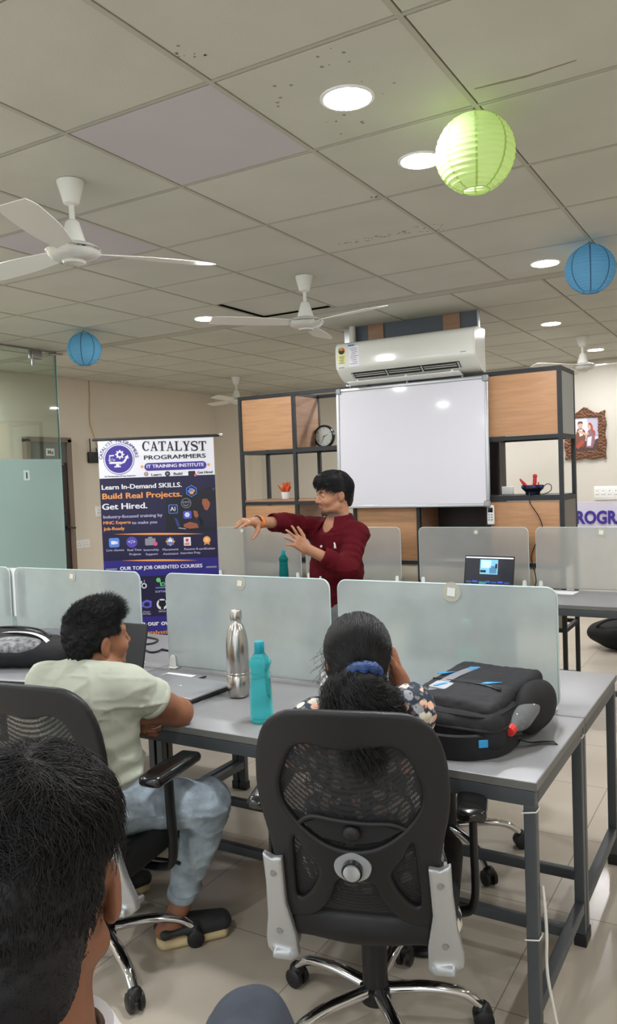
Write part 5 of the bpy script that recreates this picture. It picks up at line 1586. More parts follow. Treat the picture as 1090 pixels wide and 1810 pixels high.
for sx in (-1, 1):
    a = math.radians(25)
    r0 = lat * sx * math.sin(a) * .074 + tf * math.cos(a) * .078
    A = nb + r0 + UP * .016; a2 = math.radians(75); B_ = nb + (lat * sx * math.sin(a2) * .080 + tf * math.cos(a2) * .084) + UP * .014
    C_ = nb + (lat * sx * math.sin(a2) * .112 + tf * math.cos(a2) * .112) - UP * .030; T_ = nb + tf * .122 + lat * sx * .062 - UP * .058
    k = len(V); o_ = tf * .004
    V += [loc(q) for q in (A, B_, C_, T_, A - o_, B_ - o_, C_ - o_, T_ - o_)]
    F += [(k, k + 1, k + 2, k + 3), (k + 7, k + 6, k + 5, k + 4), (k, k + 3, k + 7, k + 4), (k + 3, k + 2, k + 6, k + 7), (k + 2, k + 1, k + 5, k + 6), (k + 1, k, k + 4, k + 5)]
b = MB(); b.add(V, F); obj('collar', b, M_shirt, P1, angle=45)
# skin at the open throat, placket, buttons, pocket mark: laid on the shirt front
from mathutils.bvhtree import BVHTree
def bvh_of(o):
    me = o.data; return BVHTree.FromPolygons([v.co[:] for v in me.vertices], [tuple(p.vertices) for p in me.polygons])
bv = bvh_of(shirt_o)
def onto(p, d, bv=bv, lift=.001):
    """drop point p along d onto the cloth"""
    q, n_, i_, dist = bv.ray_cast(Vector(p - d * .5), Vector(d), 1.0)
    return (np.array(q) - d * lift if q is not None else np.asarray(p)), (np.array(n_) if n_ is not None else -d)
mid = lambda z: loc(np.array([*(chest + tf * .10)[:2], z]))
zs = np.linspace(neck[2] - .055, pelvis[2] - .02, 26)
V = []; F = []
for z in zs:
    for sx in (-.016, .016):
        p, _ = onto(mid(z) + lat * sx, -tf, lift=.0025); V.append(p)
F = [(2 * i, 2 * i + 1, 2 * i + 3, 2 * i + 2) for i in range(len(zs) - 1)]
b = MB(); b.add(V, F); obj('placket', b, M_shirt, P1)
M_button = mat('button_white', (226, 222, 216), .3)
for z in (neck[2] - .072, neck[2] - .140, neck[2] - .225, neck[2] - .31, neck[2] - .39):
    p, n_ = onto(mid(z), -tf, lift=.004); b = MB(); b.cyl(p - tf * .002, p + tf * .0035, .0065, n=14); obj('button', b, M_button, P1)
p, n_ = onto(loc(chest + tf * .1 - lat * .088 + UP * .030), -tf, lift=.003)
b = MB(); b.prism([(-.008, -.016), (-.003, -.014), (.0, -.004), (.004, -.015), (.009, -.014), (.006, .002), (.010, .012), (.004, .020), (-.002, .014), (-.006, .004)], p, lat, UP, tf * .0015)
obj('chest_emblem', b, M_button, P1, label='small white embroidered emblem')
# wristbands
dd = unit(wrr - elr)
ring_band('bracelet', wrr - dd * .012, dd, .031, .008, .003, mat('thread_orange', (226, 124, 40), .7, var=.3, vscale=60), P1, .03, label='orange thread wristband')
ring_band('bracelet', wrr + dd * .008, dd, .030, .006, .004, mat('thread_dark', (42, 24, 26), .7), P1, .05, label='dark red thread wristband')
# trousers and shoes
M_trou = mat('trousers_grey', (104, 106, 110), .8, var=.08, vscale=10)
tr = []
for hp, an in ((hipl, anl), (hipr, anr)):
    kn = (hp + an) / 2 + tf * .02
    tr += [cap(hp - UP * .01, kn, .092, .068, .03), cap(kn, an - UP * .02, .068, .058, .03)]
tr += [ecap(pelvis + UP * .07, pelvis - UP * .03, (.135, .098), (.145, .102), lat, .04)]
sdf_obj('trousers', tr, .009, M_trou, P1, disp=wrinkle(.005, 7, 8), clip=lambda P: .035 - P[..., 2])
for an, sx in ((anl, -1), (anr, 1)):
    f2 = unit(tf + lat * sx * .25)
    sdf_obj('shoe', [ecap(np.array([*(an - f2 * .05)[:2], .045]), np.array([*(an + f2 * .13)[:2], .035]), (.038, .04), (.042, .03), lat, .02)], .008, M_black, P1, clip=lambda P: .001 - P[..., 2])
# hair: full on top with a fringe falling over the brow, short at the sides
def hair_top(P):
    x, y, z = P[..., 0], P[..., 1], P[..., 2]
    low = np.where(y > .035, .062, np.where(y > -.02, .016, -.085))    # lower edge: brow, temple, nape
    e = low - z
    side = np.where((np.abs(x) > .066) & (z < .0) & (y > -.035), .02, -1)
    return np.maximum(e, side)
dn = lambda P: .007 * vnoise(P * np.array([1, .5, 1]), 30, 5) + .003 * vnoise(P, 75, 6)
hp_ = [ell((0, -.016, .036), (.086, .104, .098), k=.02), ell((.0, .030, .085), (.070, .070, .050), k=.03), ell((0, -.075, -.02), (.062, .035, .075), k=.03)]
hcap, HV, HQ = hair_cap('hair', P1, hc, HM, s1, hp_, .004, H1, hair_top, dn)
rg = np.random.default_rng(21)
def grow(roots, dirs, L, K=9, lift=.010, droop=.0, curl=.0, jit=.25, ctr=np.array([0, -.016, .03]), rad=np.array([.09, .108, .102]), rg=rg):
    """hairs that follow a skull-shaped surface from their roots"""
    N = len(roots); P = np.zeros((N, K, 3)); p = roots.copy(); d = dirs + rg.normal(0, jit, (N, 3)); d /= np.linalg.norm(d, axis=1)[:, None]
    Ls = (L if np.ndim(L) else np.full(N, L)) / (K - 1); ph = rg.uniform(0, 6.28, N)
    hgt = rg.uniform(0, 1, N)
    for i in range(K):
        P[:, i] = p
        n = (p - ctr) / rad ** 2; n /= np.linalg.norm(n, axis=1)[:, None]
        dt = d - n * (d * n).sum(1)[:, None]; dt /= np.linalg.norm(dt, axis=1)[:, None] + 1e-9
        d = dt + n * 0; side = np.cross(n, dt)
        step = dt + side * curl * np.cos(ph + i * 1.1)[:, None] + n * (lift / (np.mean(Ls) * K) * (1.0 - 1.7 * i / K))[..., None] * hgt[:, None] - np.array([0, 0, 1]) * droop * i / K
        step /= np.linalg.norm(step, axis=1)[:, None]
        p = p + step * Ls[:, None]
        u = (p - ctr) / rad; k_ = np.linalg.norm(u, axis=1)
        p = np.where((k_ < 1.0)[:, None], ctr + (u / k_[:, None]) * rad, p)
    return P
top = HV[(HV[:, 2] > .035)]
r_ = top[rg.integers(0, len(top), 3200)]
dirs = np.stack([r_[:, 0] * 3 + .25, np.full(len(r_), .9), -.25 + 0 * r_[:, 0]], 1)
dirs[r_[:, 1] < -.04] = np.stack([r_[r_[:, 1] < -.04][:, 0] * 6, np.full((r_[:, 1] < -.04).sum(), -.5), np.full((r_[:, 1] < -.04).sum(), -.9)], 1)
pa = grow(r_, dirs, np.where(r_[:, 1] > .03, rg.uniform(.018, .038, len(r_)), np.where(r_[:, 1] > -.03, rg.uniform(.04, .07, len(r_)), rg.uniform(.04, .08, len(r_)))), 9, .012, .45)
hair_strands('hair_strands', P1, hc, HM, s1, pa, .0011, H1)
fr_ = np.stack([rg.uniform(-.058, .058, 320), rg.uniform(.060, .080, 320), rg.uniform(.080, .105, 320)], 1)
pf = grow(fr_, np.stack([fr_[:, 0] * 4 + .2, np.full(320, .6), np.full(320, -.9)], 1), rg.uniform(.018, .046, 320), 8, .012, .5, jit=.22)
hair_strands('fringe', P1, hc, HM, s1, pf, .0013, H1)

# ---------------------------------------------------------------- the seated man in the pale T-shirt
S2 = skin_mat('skin_seated_man', (140, 94, 69), (120, 76, 66), (90, 64, 52))
H2 = hair_mat('hair_dark', (17, 17, 18), .75)
pel = np.array([-1.915, 1.83, .545]); P2 = person('man in a pale green T-shirt sitting with folded arms on the desk', (pel[0], pel[1], 0))
sc2 = 1.01; hc = at(173, 1128, 2.64); HM = frame(turn(50, 3), 7)
shl = at(84, 1206, 2.66); shr = at(228, 1212, 2.53); neck = at(160, 1178, 2.62)
elr = at(316, 1259, 2.70); wrr = at(238, 1266, 2.63); ell_ = at(96, 1285, 2.86); wrl = at(214, 1270, 2.70)
lat2 = unit(shr - shl); tf2 = unit(np.cross(UP, lat2)); chest = (shl + shr) / 2 - UP * .10 - tf2 * .0
hipr = pel + np.array([.09, .02, 0]); hipl = pel + np.array([-.10, .04, 0])
knr = at(366, 1420, 2.64); anr = at(322, 1590, 2.72); knl = at(215, 1405, 2.93); anl = at(195, 1560, 3.0)
body = head_prims(hc, HM, sc2)
body += [cap(hc + HM @ V3(0, -.03, -.06), neck - UP * .02, .058, .062, .03), ecap(chest + UP * .04, pel, (.15, .085), (.13, .09), lat2, .04),
         cap(neck - UP * .03, shl, .05, .05, .04), cap(neck - UP * .03, shr, .05, .05, .04), cap(shr, elr, .052, .043, .02), cap(elr, wrr, .043, .029, .02), cap(elr - UP * .0, elr, .042, .042, .02),
         cap(shl, ell_, .05, .042, .02), cap(ell_, wrl, .04, .029, .02), cap(hipr, knr, .075, .052, .03), cap(knr, anr, .05, .036, .02), cap(hipl, knl, .075, .052, .03), cap(knl, anl, .05, .036, .02)]
cc = ((.5, .7, .5), (.55, .75, .5), (.6, .8, .5), (.65, .8, .5))
body += hand_prims(wrr, -Rh * .9 + Fh * .25 - UP * .1, UP * .6 - Fh * .6, -1, cc, .04, (.5, .7, -.4))
body += hand_prims(wrl, Rh * .95 - Fh * .35 - UP * .08, -Fh * .7 - UP * .1 + Rh * .1, 1, cc, .05, (.4, .7, -.3))
sdf_obj('body', body, .004, S2, P2, tones=face_tones(hc, HM, sc2))
eyes(P2, hc, HM, sc2, H2)
hem_r = shr + (elr - shr) * .50; hem_l = shl + (ell_ - shl) * .55
tee = [ecap(chest + UP * .04, chest - UP * .16, (.182, .118), (.168, .12), lat2, .06), ecap(chest - UP * .16, pel + UP * .015, (.168, .122), (.162, .125), lat2, .06),
       cap(neck - UP * .04, shl, .062, .064, .07), cap(neck - UP * .04, shr, .062, .060, .07), cap(shr, hem_r + unit(elr - shr) * .05, .060, .066, .04), cap(shl, hem_l + unit(ell_ - shl) * .05, .068, .07, .03),
       cap(neck - UP * .02, neck - UP * .05, .072, .08, .03)]
M_tee = mat('tshirt_sage', (180, 184, 168), .85, var=.04, vscale=10, bump=.15, bscale=500, bdist=.0008)
wr2a = wrinkle(.003, 7, 12); wr2b = crease(.0075, 9, 14, (.7, .7, 1.8)); wr2 = lambda P: wr2a(P) + wr2b(P)
def diag(P):
    q = (P - chest); a = q @ lat2; z = q[..., 2]
    return .0035 * np.sin((z * 1.0 - a * .55) * 95 + 3 * vnoise(P, 6, 4)) * np.clip((.06 - z) * 8, 0, 1) * np.clip((z + .30) * 6, 0, 1)
fo2 = folds([(shr, hem_r, 1.0), (shl, hem_l, 1.0)], .0012, .06)
tee_o = sdf_obj('t_shirt', tee, .0055, M_tee, P2, disp=lambda P: wr2(P) + diag(P) + fo2(P),
        clip=cutter([(hem_r, elr - shr, .13), (hem_l, ell_ - shl, .13), (pel + UP * -.03, -UP, .4), (neck + UP * .022, UP * .9 + tf2 * .25, .12)]))
ring_band('sleeve_hem', hem_r - unit(elr - shr) * .010, elr - shr, .064, .012, .003, M_tee, P2, .01)
ring_band('neck_band', neck + UP * .012, UP * .9 + tf2 * .25, .066, .010, .004, M_tee, P2, .01)
M_jean = mat('jeans_light', (150, 164, 174), .8, var=.42, vscale=11, bump=.5, bscale=26, bdist=.012)
hipz = pel + UP * -.005
jn = [ecap(pel + UP * .05 - lat2 * .0, pel - UP * .02, (.150, .115), (.165, .125), np.array([1.0, 0, 0]), .05)]
for hp, kn, an in ((hipr, knr, anr), (hipl, knl, anl)):
    jn += [cap(hp, kn, .094, .074, .04), cap(kn, kn * .55 + an * .45, .073, .064, .03), cap(kn * .55 + an * .45, an + UP * .02, .064, .046, .03)]
wja = wrinkle(.004, 11, 15); wjb = crease(.010, 10, 16, (1, 1, 1.3)); wj = lambda P: wja(P) + wjb(P); fj = folds([(hipr, knr, .6), (knr, anr, .55), (hipl, knl, .6)], .005, .07)
sdf_obj('jeans', jn, .0065, M_jean, P2, disp=lambda P: wj(P) + fj(P), clip=cutter([(anr + UP * .012, anr - knr, .10), (anl + UP * .012, anl - knl, .10)]))
for kn, an in ((knr, anr), (knl, anl)): ring_band('ankle_cuff', an + UP * .026, an - kn, .043, .020, .005, M_jean, P2, .02)
M_clog = mat('clog_black', (40, 41, 42), .65, bump=.2, bscale=90); M_sole = mat('clog_sole', (196, 178, 134), .7)
for an, hd in ((anr, unit(np.array([.62, .78, 0]))), (anl, unit(np.array([.3, .95, 0])))):
    hl = np.array([an[0], an[1], 0]) - hd * .07; pxv = np.array([hd[1], -hd[0], 0])
    sh_o = sdf_obj('clog', [ecap(hl + hd * .10 + UP * .052, hl + hd * .205 + UP * .046, (.046, .042), (.046, .032), pxv, .02), cap(hl + UP * .055 + pxv * .035, hl + hd * .1 + UP * .062 + pxv * .043, .011, .012, .02), cap(hl + UP * .055 - pxv * .035, hl + hd * .1 + UP * .062 - pxv * .043, .011, .012, .02), cap(hl + UP * .055 + pxv * .035, hl + UP * .055 - pxv * .035 - hd * .015, .011, .011, .02)], .005, M_clog, P2, clip=lambda P: .028 - P[..., 2])
    so = sdf_obj('sole', [ecap(hl + UP * .018, hl + hd * .2 + UP * .018, (.042, .024), (.050, .024), pxv, .02)], .005, M_sole, P2, clip=lambda P: np.maximum(.001 - P[..., 2], P[..., 2] - .036))
    ft = [ecap(hl + UP * .055, hl + hd * .17 + UP * .05, (.028, .026), (.036, .02), pxv, .02), cap(hl + UP * .05 + hd * .02, an, .034, .036, .02)]
    sdf_obj('foot', ft, .006, S2, P2)
# cropped hair, longer and brushed up at the front
def crop_clip(P):
    x, y, z = P[..., 0], P[..., 1], P[..., 2]
    low = np.where(y > .05, .062, np.where(y > .0, .028, np.where(y > -.055, -.012 - .6 * (-y), -.062)))
    return low - z
hp_ = [ell((0, -.016, .034), (.081, .101, .094), k=.02), ell((0, .008, .090), (.068, .070, .040), k=.03), ell((0, -.072, -.012), (.060, .032, .065), k=.03)]
hcap, HV, HQ = hair_cap('hair', P2, hc, HM, sc2, hp_, .0035, H2, crop_clip, lambda P: .004 * vnoise(P, 45, 3) + .003 * vnoise(P, 110, 4))
r_ = HV[rg.integers(0, len(HV), 10000)]; n_ = (r_ - np.array([0, -.016, .03])) / np.array([.085, .105, .1]) ** 2; n_ /= np.linalg.norm(n_, axis=1)[:, None]
Lh = np.where(r_[:, 2] > .07, rg.uniform(.008, .018, len(r_)), rg.uniform(.003, .007, len(r_))) * np.where(r_[:, 1] > .03, 1.7, 1)
dd = n_ * .8 + np.array([0, .35, .15]) * (r_[:, 2:3] > .05) + np.array([0, 0, -1.3]) * (r_[:, 2:3] < .05) + rg.normal(0, .25, r_.shape); dd /= np.linalg.norm(dd, axis=1)[:, None]
t = np.linspace(0, 1, 5)[None, :, None]
pa = r_[:, None, :] + dd[:, None, :] * Lh[:, None, None] * t + np.array([0, .004, -.002]) * t * t
hair_strands('hair_strands', P2, hc, HM, sc2, pa, .0006, H2)

# ---------------------------------------------------------------- the seated woman in floral clothes
def floral(name):
    m, nt, b, out = new_mat(name)
    tc = nt.nodes.new('ShaderNodeTexCoord')
    nz = nt.nodes.new('ShaderNodeTexNoise'); nz.inputs['Scale'].default_value = 26; nz.inputs['Detail'].default_value = 3
    nt.links.new(tc.outputs['Object'], nz.inputs['Vector'])
    sub = nt.nodes.new('ShaderNodeVectorMath'); sub.operation = 'SCALE'; sub.inputs['Scale'].default_value = .03
    nt.links.new(nz.outputs['Color'], sub.inputs[0])
    ad = nt.nodes.new('ShaderNodeVectorMath'); ad.operation = 'ADD'
    nt.links.new(tc.outputs['Object'], ad.inputs[0]); nt.links.new(sub.outputs['Vector'], ad.inputs[1])
    def layer(scale, lo, hi):
        v = nt.nodes.new('ShaderNodeTexVoronoi'); v.inputs['Scale'].default_value = scale; v.inputs['Randomness'].default_value = 1
        nt.links.new(ad.outputs['Vector'], v.inputs['Vector'])
        r = nt.nodes.new('ShaderNodeValToRGB'); r.color_ramp.interpolation = 'LINEAR'
        r.color_ramp.elements[0].position = lo; r.color_ramp.elements[0].color = (1, 1, 1, 1)
        r.color_ramp.elements[1].position = hi; r.color_ramp.elements[1].color = (0, 0, 0, 1)
        nt.links.new(v.outputs['Distance'], r.inputs['Fac'])
        return v, r
    v1, r1 = layer(32, .42, .50); v2, r2 = layer(54, .28, .36); v3, r3 = layer(40, .12, .2)
    pal = nt.nodes.new('ShaderNodeValToRGB'); pal.color_ramp.interpolation = 'CONSTANT'
    for i, (p, c) in enumerate(((0, (214, 206, 196)), (.35, (224, 178, 152)), (.6, (150, 152, 156)), (.8, (206, 198, 176)))):
        e = pal.color_ramp.elements[i] if i < 2 else pal.color_ramp.elements.new(p)
        e.position = p; e.color = lin(c)
    sp = nt.nodes.new('ShaderNodeSeparateColor'); nt.links.new(v1.outputs['Color'], sp.inputs['Color']); nt.links.new(sp.outputs['Red'], pal.inputs['Fac'])
    def mix(a, bcol, fac):
        x = nt.nodes.new('ShaderNodeMix'); x.data_type = 'RGBA'
        if isinstance(a, tuple): x.inputs['A'].default_value = a
        else: nt.links.new(a, x.inputs['A'])
        if isinstance(bcol, tuple): x.inputs['B'].default_value = bcol
        else: nt.links.new(bcol, x.inputs['B'])
        nt.links.new(fac, x.inputs['Factor']); return x.outputs['Result']
    c = mix(lin((30, 44, 62)), lin((116, 110, 104)), r2.outputs['Color'])
    c = mix(c, pal.outputs['Color'], r1.outputs['Color'])
    c = mix(c, lin((120, 74, 66)), r3.outputs['Color'])
    nt.links.new(c, b.inputs['Base Color']); b.inputs['Roughness'].default_value = .8
    return m
M_floral = floral('floral_print')
S3 = skin_mat('skin_woman', (150, 98, 70), (130, 76, 70), (150, 98, 70)); H3 = hair_mat('hair_woman', (22, 20, 20), .48)
pel = np.array([-.985, 1.965, .50]); P3 = person('woman in a floral top with a ponytail sitting with her head on her hand', (pel[0], pel[1], 0))
sc3 = .97; hc = at(630, 1165, 2.17); HM = frame(turn(-6, -12), 3)
shl = at(556, 1278, 2.13); shr = at(722, 1256, 2.11); neck = at(630, 1232, 2.15)
elr = at(718, 1312, 2.25); wrr = at(706, 1206, 2.21); ell_ = at(530, 1340, 2.36); wrl = at(600, 1316, 2.52)
lat3 = unit(shr - shl); tf3 = unit(np.cross(UP, lat3)); chest = (shl + shr) / 2 - UP * .10
yaw = math.radians(17); fwc = np.array([-math.sin(yaw), math.cos(yaw), 0]); rtc = np.array([math.cos(yaw), math.sin(yaw), 0])
hipl, hipr = pel - rtc * .09, pel + rtc * .09; knl, knr = hipl + fwc * .42 - UP * .02, hipr + fwc * .42 - UP * .02
anl, anr = knl + fwc * .04 - UP * .38, knr - fwc * .02 - UP * .38
body = head_prims(hc, HM, sc3)
body += [cap(hc + HM @ V3(0, -.03, -.06), neck - UP * .03, .048, .052, .03), ecap(chest + UP * .04, pel, (.13, .08), (.13, .09), lat3, .04), cap(neck - UP * .03, shl, .042, .045, .04), cap(neck - UP * .03, shr, .042, .045, .04),
         cap(shr, elr, .045, .038, .02), cap(elr, wrr, .036, .025, .02), cap(shl, ell_, .045, .038, .02), cap(ell_, wrl, .036, .025, .02),
         cap(hipl, knl, .07, .05, .03), cap(knl, anl, .046, .034, .02), cap(hipr, knr, .07, .05, .03), cap(knr, anr, .046, .034, .02)]
for an in (anl, anr): body.append(ecap(an - UP * .05, an - UP * .065 + fwc * .14, (.030, .028), (.038, .018), rtc, .02))
cf = ((.45, .7, .5), (.5, .75, .5), (.55, .8, .5), (.6, .85, .5))
body += hand_prims(wrr, at(694, 1170, 2.24) - wrr, Rh * .9 + Fh * .1, -1, cf, .05, (.5, .75, -.35), .95)
body += hand_prims(wrl, Rh * .8 + Fh * .5, UP, 1, ((.1, .2, .1),) * 4, .08, s=.95)
sdf_obj('body', body, .004, S3, P3, tones=face_tones(hc, HM, sc3, False))
eyes(P3, hc, HM, sc3, H3)
hem_r = shr + (elr - shr) * .70; hem_l = shl + (ell_ - shl) * .70
top_ = [ecap(chest + UP * .03, chest - UP * .15, (.155, .105), (.148, .105), lat3, .06), ecap(chest - UP * .15, pel, (.150, .108), (.185, .135), rtc, .06), cap(neck - UP * .05, shl, .05, .060, .05), cap(neck - UP * .05, shr, .05, .064, .05),
        cap(shr, hem_r + unit(elr - shr) * .04, .064, .066, .03), cap(shl, hem_l + unit(ell_ - shl) * .04, .06, .06, .03)]
for hp, kn in ((hipl, knl), (hipr, knr)): top_.append(cap(hp, kn, .100, .075, .05))
top_.append(ecap(pel + rtc * .17 - UP * .02 - fwc * .06, pel + rtc * .225 - UP * .12 - fwc * .08, (.03, .08), (.02, .08), rtc, .04))
wf = crease(.007, 10, 23)
sdf_obj('floral_tunic', top_, .006, M_floral, P3, disp=wf, clip=cutter([(hem_r, elr - shr, .12), (hem_l, ell_ - shl, .12), (neck - UP * .005, UP * .9 + tf3 * .3, .10)]))
M_legg = mat('leggings_dark', (36, 38, 44), .8)
sdf_obj('leggings', [q for kn, an in ((knl, anl), (knr, anr)) for q in (cap(kn, an + UP * .02, .064, .045, .02),)], .007, M_legg, P3)
for an in (anl, anr):
    fb_ = np.array([an[0], an[1], 0])
    sdf_obj('sandal', [ecap(fb_ - fwc * .04 + UP * .012, fb_ + fwc * .17 + UP * .012, (.036, .014), (.046, .014), rtc, .01)], .006, M_black, P3, clip=lambda P: .001 - P[..., 2])
# bracelet of dark beads
ax = unit(wrr - elr); u_ = unit(np.cross(ax, UP)); v_ = np.cross(ax, u_); b = MB()
for k in range(18):
    a = 2 * PI * k / 18; b.ball(wrr - ax * .012 + (u_ * math.cos(a) + v_ * math.sin(a)) * .031 - np.array(P3.location), .0052, 8)
o_ = obj('bead_bracelet', b, mat('beads_dark', (40, 30, 34), .2), P3)
# hair drawn back to a blue scrunchie, then a curly tail
tie = np.array([-.002, -.112, -.030])
def w_clip(P):
    x, y, z = P[..., 0], P[..., 1], P[..., 2]
    low = np.where(y > .062, .062, np.where(y > .02, .0 + .9 * (y - .02), -.055 - .25 * np.clip(-y, 0, .1)))
    return low - z
hp_ = [ell((0, -.018, .034), (.086, .103, .092), k=.02), ell((0, -.06, -.015), (.074, .052, .066), k=.03), ell((0, -.095, -.028), (.035, .03, .03), k=.03), ell((.045, .01, -.02), (.04, .05, .05), k=.02), ell((-.045, .01, -.02), (.04, .05, .05), k=.02)]
hcap, HV, HQ = hair_cap('hair', P3, hc, HM, sc3, hp_, .0035, H3, w_clip, lambda P: .003 * vnoise(P * np.array([1.6, .5, .6]), 55, 3) + .003 * vnoise(P, 18, 4))
ctr = np.array([0, -.018, .030]); rad = np.array([.089, .107, .097])
r_ = HV[rg.integers(0, len(HV), 3600)]; K = 12
u0 = (r_ - ctr) / rad; k0 = np.maximum(np.linalg.norm(u0, axis=1), 1.0); kt = np.linalg.norm((tie - ctr) / rad) + .02; u0 /= np.linalg.norm(u0, axis=1)[:, None]; u1 = (tie - ctr) / rad; u1 = u1 / np.linalg.norm(u1)
pa = np.zeros((len(r_), K, 3)); w1 = rg.normal(0, .030, (len(r_), 3)); w2 = rg.uniform(.0, .03, len(r_)); fr0 = rg.uniform(5, 9, len(r_)); p0 = rg.uniform(0, 6, len(r_))
for i in range(K):
    t = i / (K - 1)
    u = u0 * (1 - t) + (u1 + w1 * 2) * t; u /= np.linalg.norm(u, axis=1)[:, None]
    u += np.cross(u, u1) * (.018 * np.sin(fr0 * t + p0))[:, None]
    pa[:, i] = ctr + u * (k0 * (1 - t) + kt * t + .006 + w2 * math.sin(PI * (.15 + .85 * t)))[:, None] * rad
hair_strands('hair_strands', P3, hc, HM, sc3, pa, .0007, H3, .0006)
# loose flyaway hairs
nf = 90; a_ = rg.uniform(-1, 1, nf); r_ = np.stack([.085 * np.sign(a_) * rg.uniform(.85, 1, nf), rg.uniform(-.05, .05, nf), rg.uniform(-.06, .05, nf)], 1)
K = 9; pa = np.zeros((nf, K, 3)); dv = np.stack([np.sign(a_) * rg.uniform(.1, .5, nf), rg.uniform(-.6, .4, nf), rg.uniform(-1, -.4, nf)], 1)
for i in range(K):
    t = i / (K - 1); pa[:, i] = r_ + dv * t * rg.uniform(.9, 1.0, nf)[:, None] * .075 + np.stack([.012 * np.sin(5 * t + a_ * 9), .008 * np.cos(6 * t + a_ * 7), 0 * a_], 1)
hair_strands('loose_hair', P3, hc, HM, sc3, pa, .0006, H3, .0003)
tdir = unit(np.array([0, -.42, -.9])); tl = [cap(tie, tie + tdir * .05, .030, .052, .03), cap(tie + tdir * .05, tie + tdir * .12, .060, .055, .03), cap(tie + tdir * .12 + V3(-.03, 0, 0), tie + tdir * .17, .05, .04, .03), cap(tie + tdir * .055 + V3(-.062, .01, 0), tie + tdir * .085 + V3(.056, .01, 0), .040, .038, .03), cap(tie + tdir * .10 + V3(-.07, .02, 0), tie + tdir * .11 + V3(.06, .02, 0), .03, .03, .03)]
V_, Q_ = sdf_mesh(tl, .004, disp=lambda P: .008 * vnoise(P, 36, 6))
pt = obj('ponytail', raw_mesh('ponytail', np.asarray(hc) + (V_ * sc3) @ HM.T - np.array(P3.location), Q_), hair_mat('hair_tail', (15, 14, 14), .9), P3, label='curly ponytail')
nc = 3200; st0 = V_[rg.integers(0, len(V_), nc)]; K = 18; pa = np.zeros((nc, K, 3)); ph = rg.uniform(0, 6.28, nc); am = rg.uniform(.005, .011, nc); fq = rg.uniform(9, 15, nc); L_ = rg.uniform(.03, .08, nc)
cx = tie + tdir * .07; n_ = st0 - cx; n_ /= np.linalg.norm(n_, axis=1)[:, None]
for i in range(K):
    t = i / (K - 1)
    pa[:, i] = st0 + (np.array([0, 0, -.9]) + n_ * .25) * (L_ * t)[:, None] + np.stack([am * np.cos(fq * t + ph), am * np.sin(fq * t + ph), .9 * am * np.sin(fq * t * .9 + ph)], 1)
W = np.asarray(hc) + (pa * sc3) @ HM.T - np.array(P3.location)
obj('curl_strands', strands_mesh('curl_strands', W, .0008, .0005), H3, pt)
M_scr_ = mat('scrunchie_blue', (26, 56, 106), .5, var=.45, vscale=30, stretch=(1, 1, 4), bump=.6, bscale=38)
V = []; F = []; n = 64; k = 12; c_ = tie + tdir * .010 + V3(0, -.012, .004); uu = unit(np.cross(tdir, [1, 0, 0])); vv = np.cross(tdir, uu)
for i in range(n):
    a = 2 * PI * i / n; er = uu * math.cos(a) + vv * math.sin(a)
    mr = .0175 * (1 + .10 * math.sin(a * 9 + .6) + .06 * math.sin(a * 17 + 1))
    for j in range(k):
        q = 2 * PI * j / k; V.append(c_ + er * (.034 + mr * math.cos(q)) + tdir * (mr * 1.05 * math.sin(q) + .003 * math.sin(a * 9)))
for i in range(n):
    for j in range(k): F.append((i * k + j, ((i + 1) % n) * k + j, ((i + 1) % n) * k + (j + 1) % k, i * k + (j + 1) % k))
b = MB(); b.add(np.asarray(hc) + (np.array(V) * sc3) @ HM.T - np.array(P3.location), F); obj('scrunchie', b, M_scr_, P3, label='blue satin scrunchie')

# ---------------------------------------------------------------- the man nearest the viewer
S4 = skin_mat('skin_near_man', (126, 84, 62), (104, 66, 58), (58, 44, 38))
H4 = hair_mat('hair_near', (22, 19, 19), .62)
sc4 = 1.05; hc = at(66, 1566, .87); HM = frame(turn(-6, -4), 2)
nk = hc + HM @ V3(.0, -.035, -.17)
P4 = person('dark-haired man in a white shirt seen from behind at the bottom left corner', (float(nk[0]), float(nk[1]), 0))
rt4 = HM[:, 0]; fw4 = unit(np.array([HM[0, 1], HM[1, 1], 0])); shl = nk - rt4 * .19 - UP * .07; shr = nk + rt4 * .19 - UP * .07
chest = (shl + shr) / 2 - UP * .10; pel = np.array([chest[0] + fw4[0] * .03, chest[1] + fw4[1] * .03, .56])
knr = at(442, 1832, 1.46); hipr = pel + rt4 * .09; hipl = pel - rt4 * .09; knl = hipl + fw4 * .42; anr = knr + np.array([0, 0, -.44]) - fw4 * .0; anl = knl - UP * .46
elr = shr - UP * .26 + fw4 * .10 + rt4 * .03; wrr = elr + fw4 * .22 - UP * .05 - rt4 * .06; ell_ = shl - UP * .26 + fw4 * .10; wrl = ell_ + fw4 * .22 - UP * .05 + rt4 * .06
body = head_prims(hc, HM, sc4)
body += [cap(hc + HM @ V3(0, -.028, -.05), nk + UP * .02, .056, .058, .03), cap(nk + UP * .03, nk - UP * .05, .057, .068, .04), ecap(chest + UP * .04, pel, (.15, .085), (.13, .09), rt4, .04), cap(nk - UP * .05, shl, .05, .05, .05), cap(nk - UP * .05, shr, .05, .05, .05),
         cap(shr, elr, .048, .04, .02), cap(elr, wrr, .04, .028, .02), cap(shl, ell_, .048, .04, .02), cap(ell_, wrl, .04, .028, .02),
         cap(hipr, knr, .07, .05, .03), cap(knr, anr, .05, .036, .02), cap(hipl, knl, .07, .05, .03), cap(knl, anl, .05, .036, .02)]
for an in (anl, anr): body.append(ecap(an - UP * .03, an - UP * .05 + fw4 * .14, (.032, .03), (.04, .02), rt4, .02))
body += hand_prims(wrr, fw4 - UP * .15, UP, -1, ((.3, .4, .3),) * 4, .06) + hand_prims(wrl, fw4 - UP * .15, UP, 1, ((.3, .4, .3),) * 4, .06)
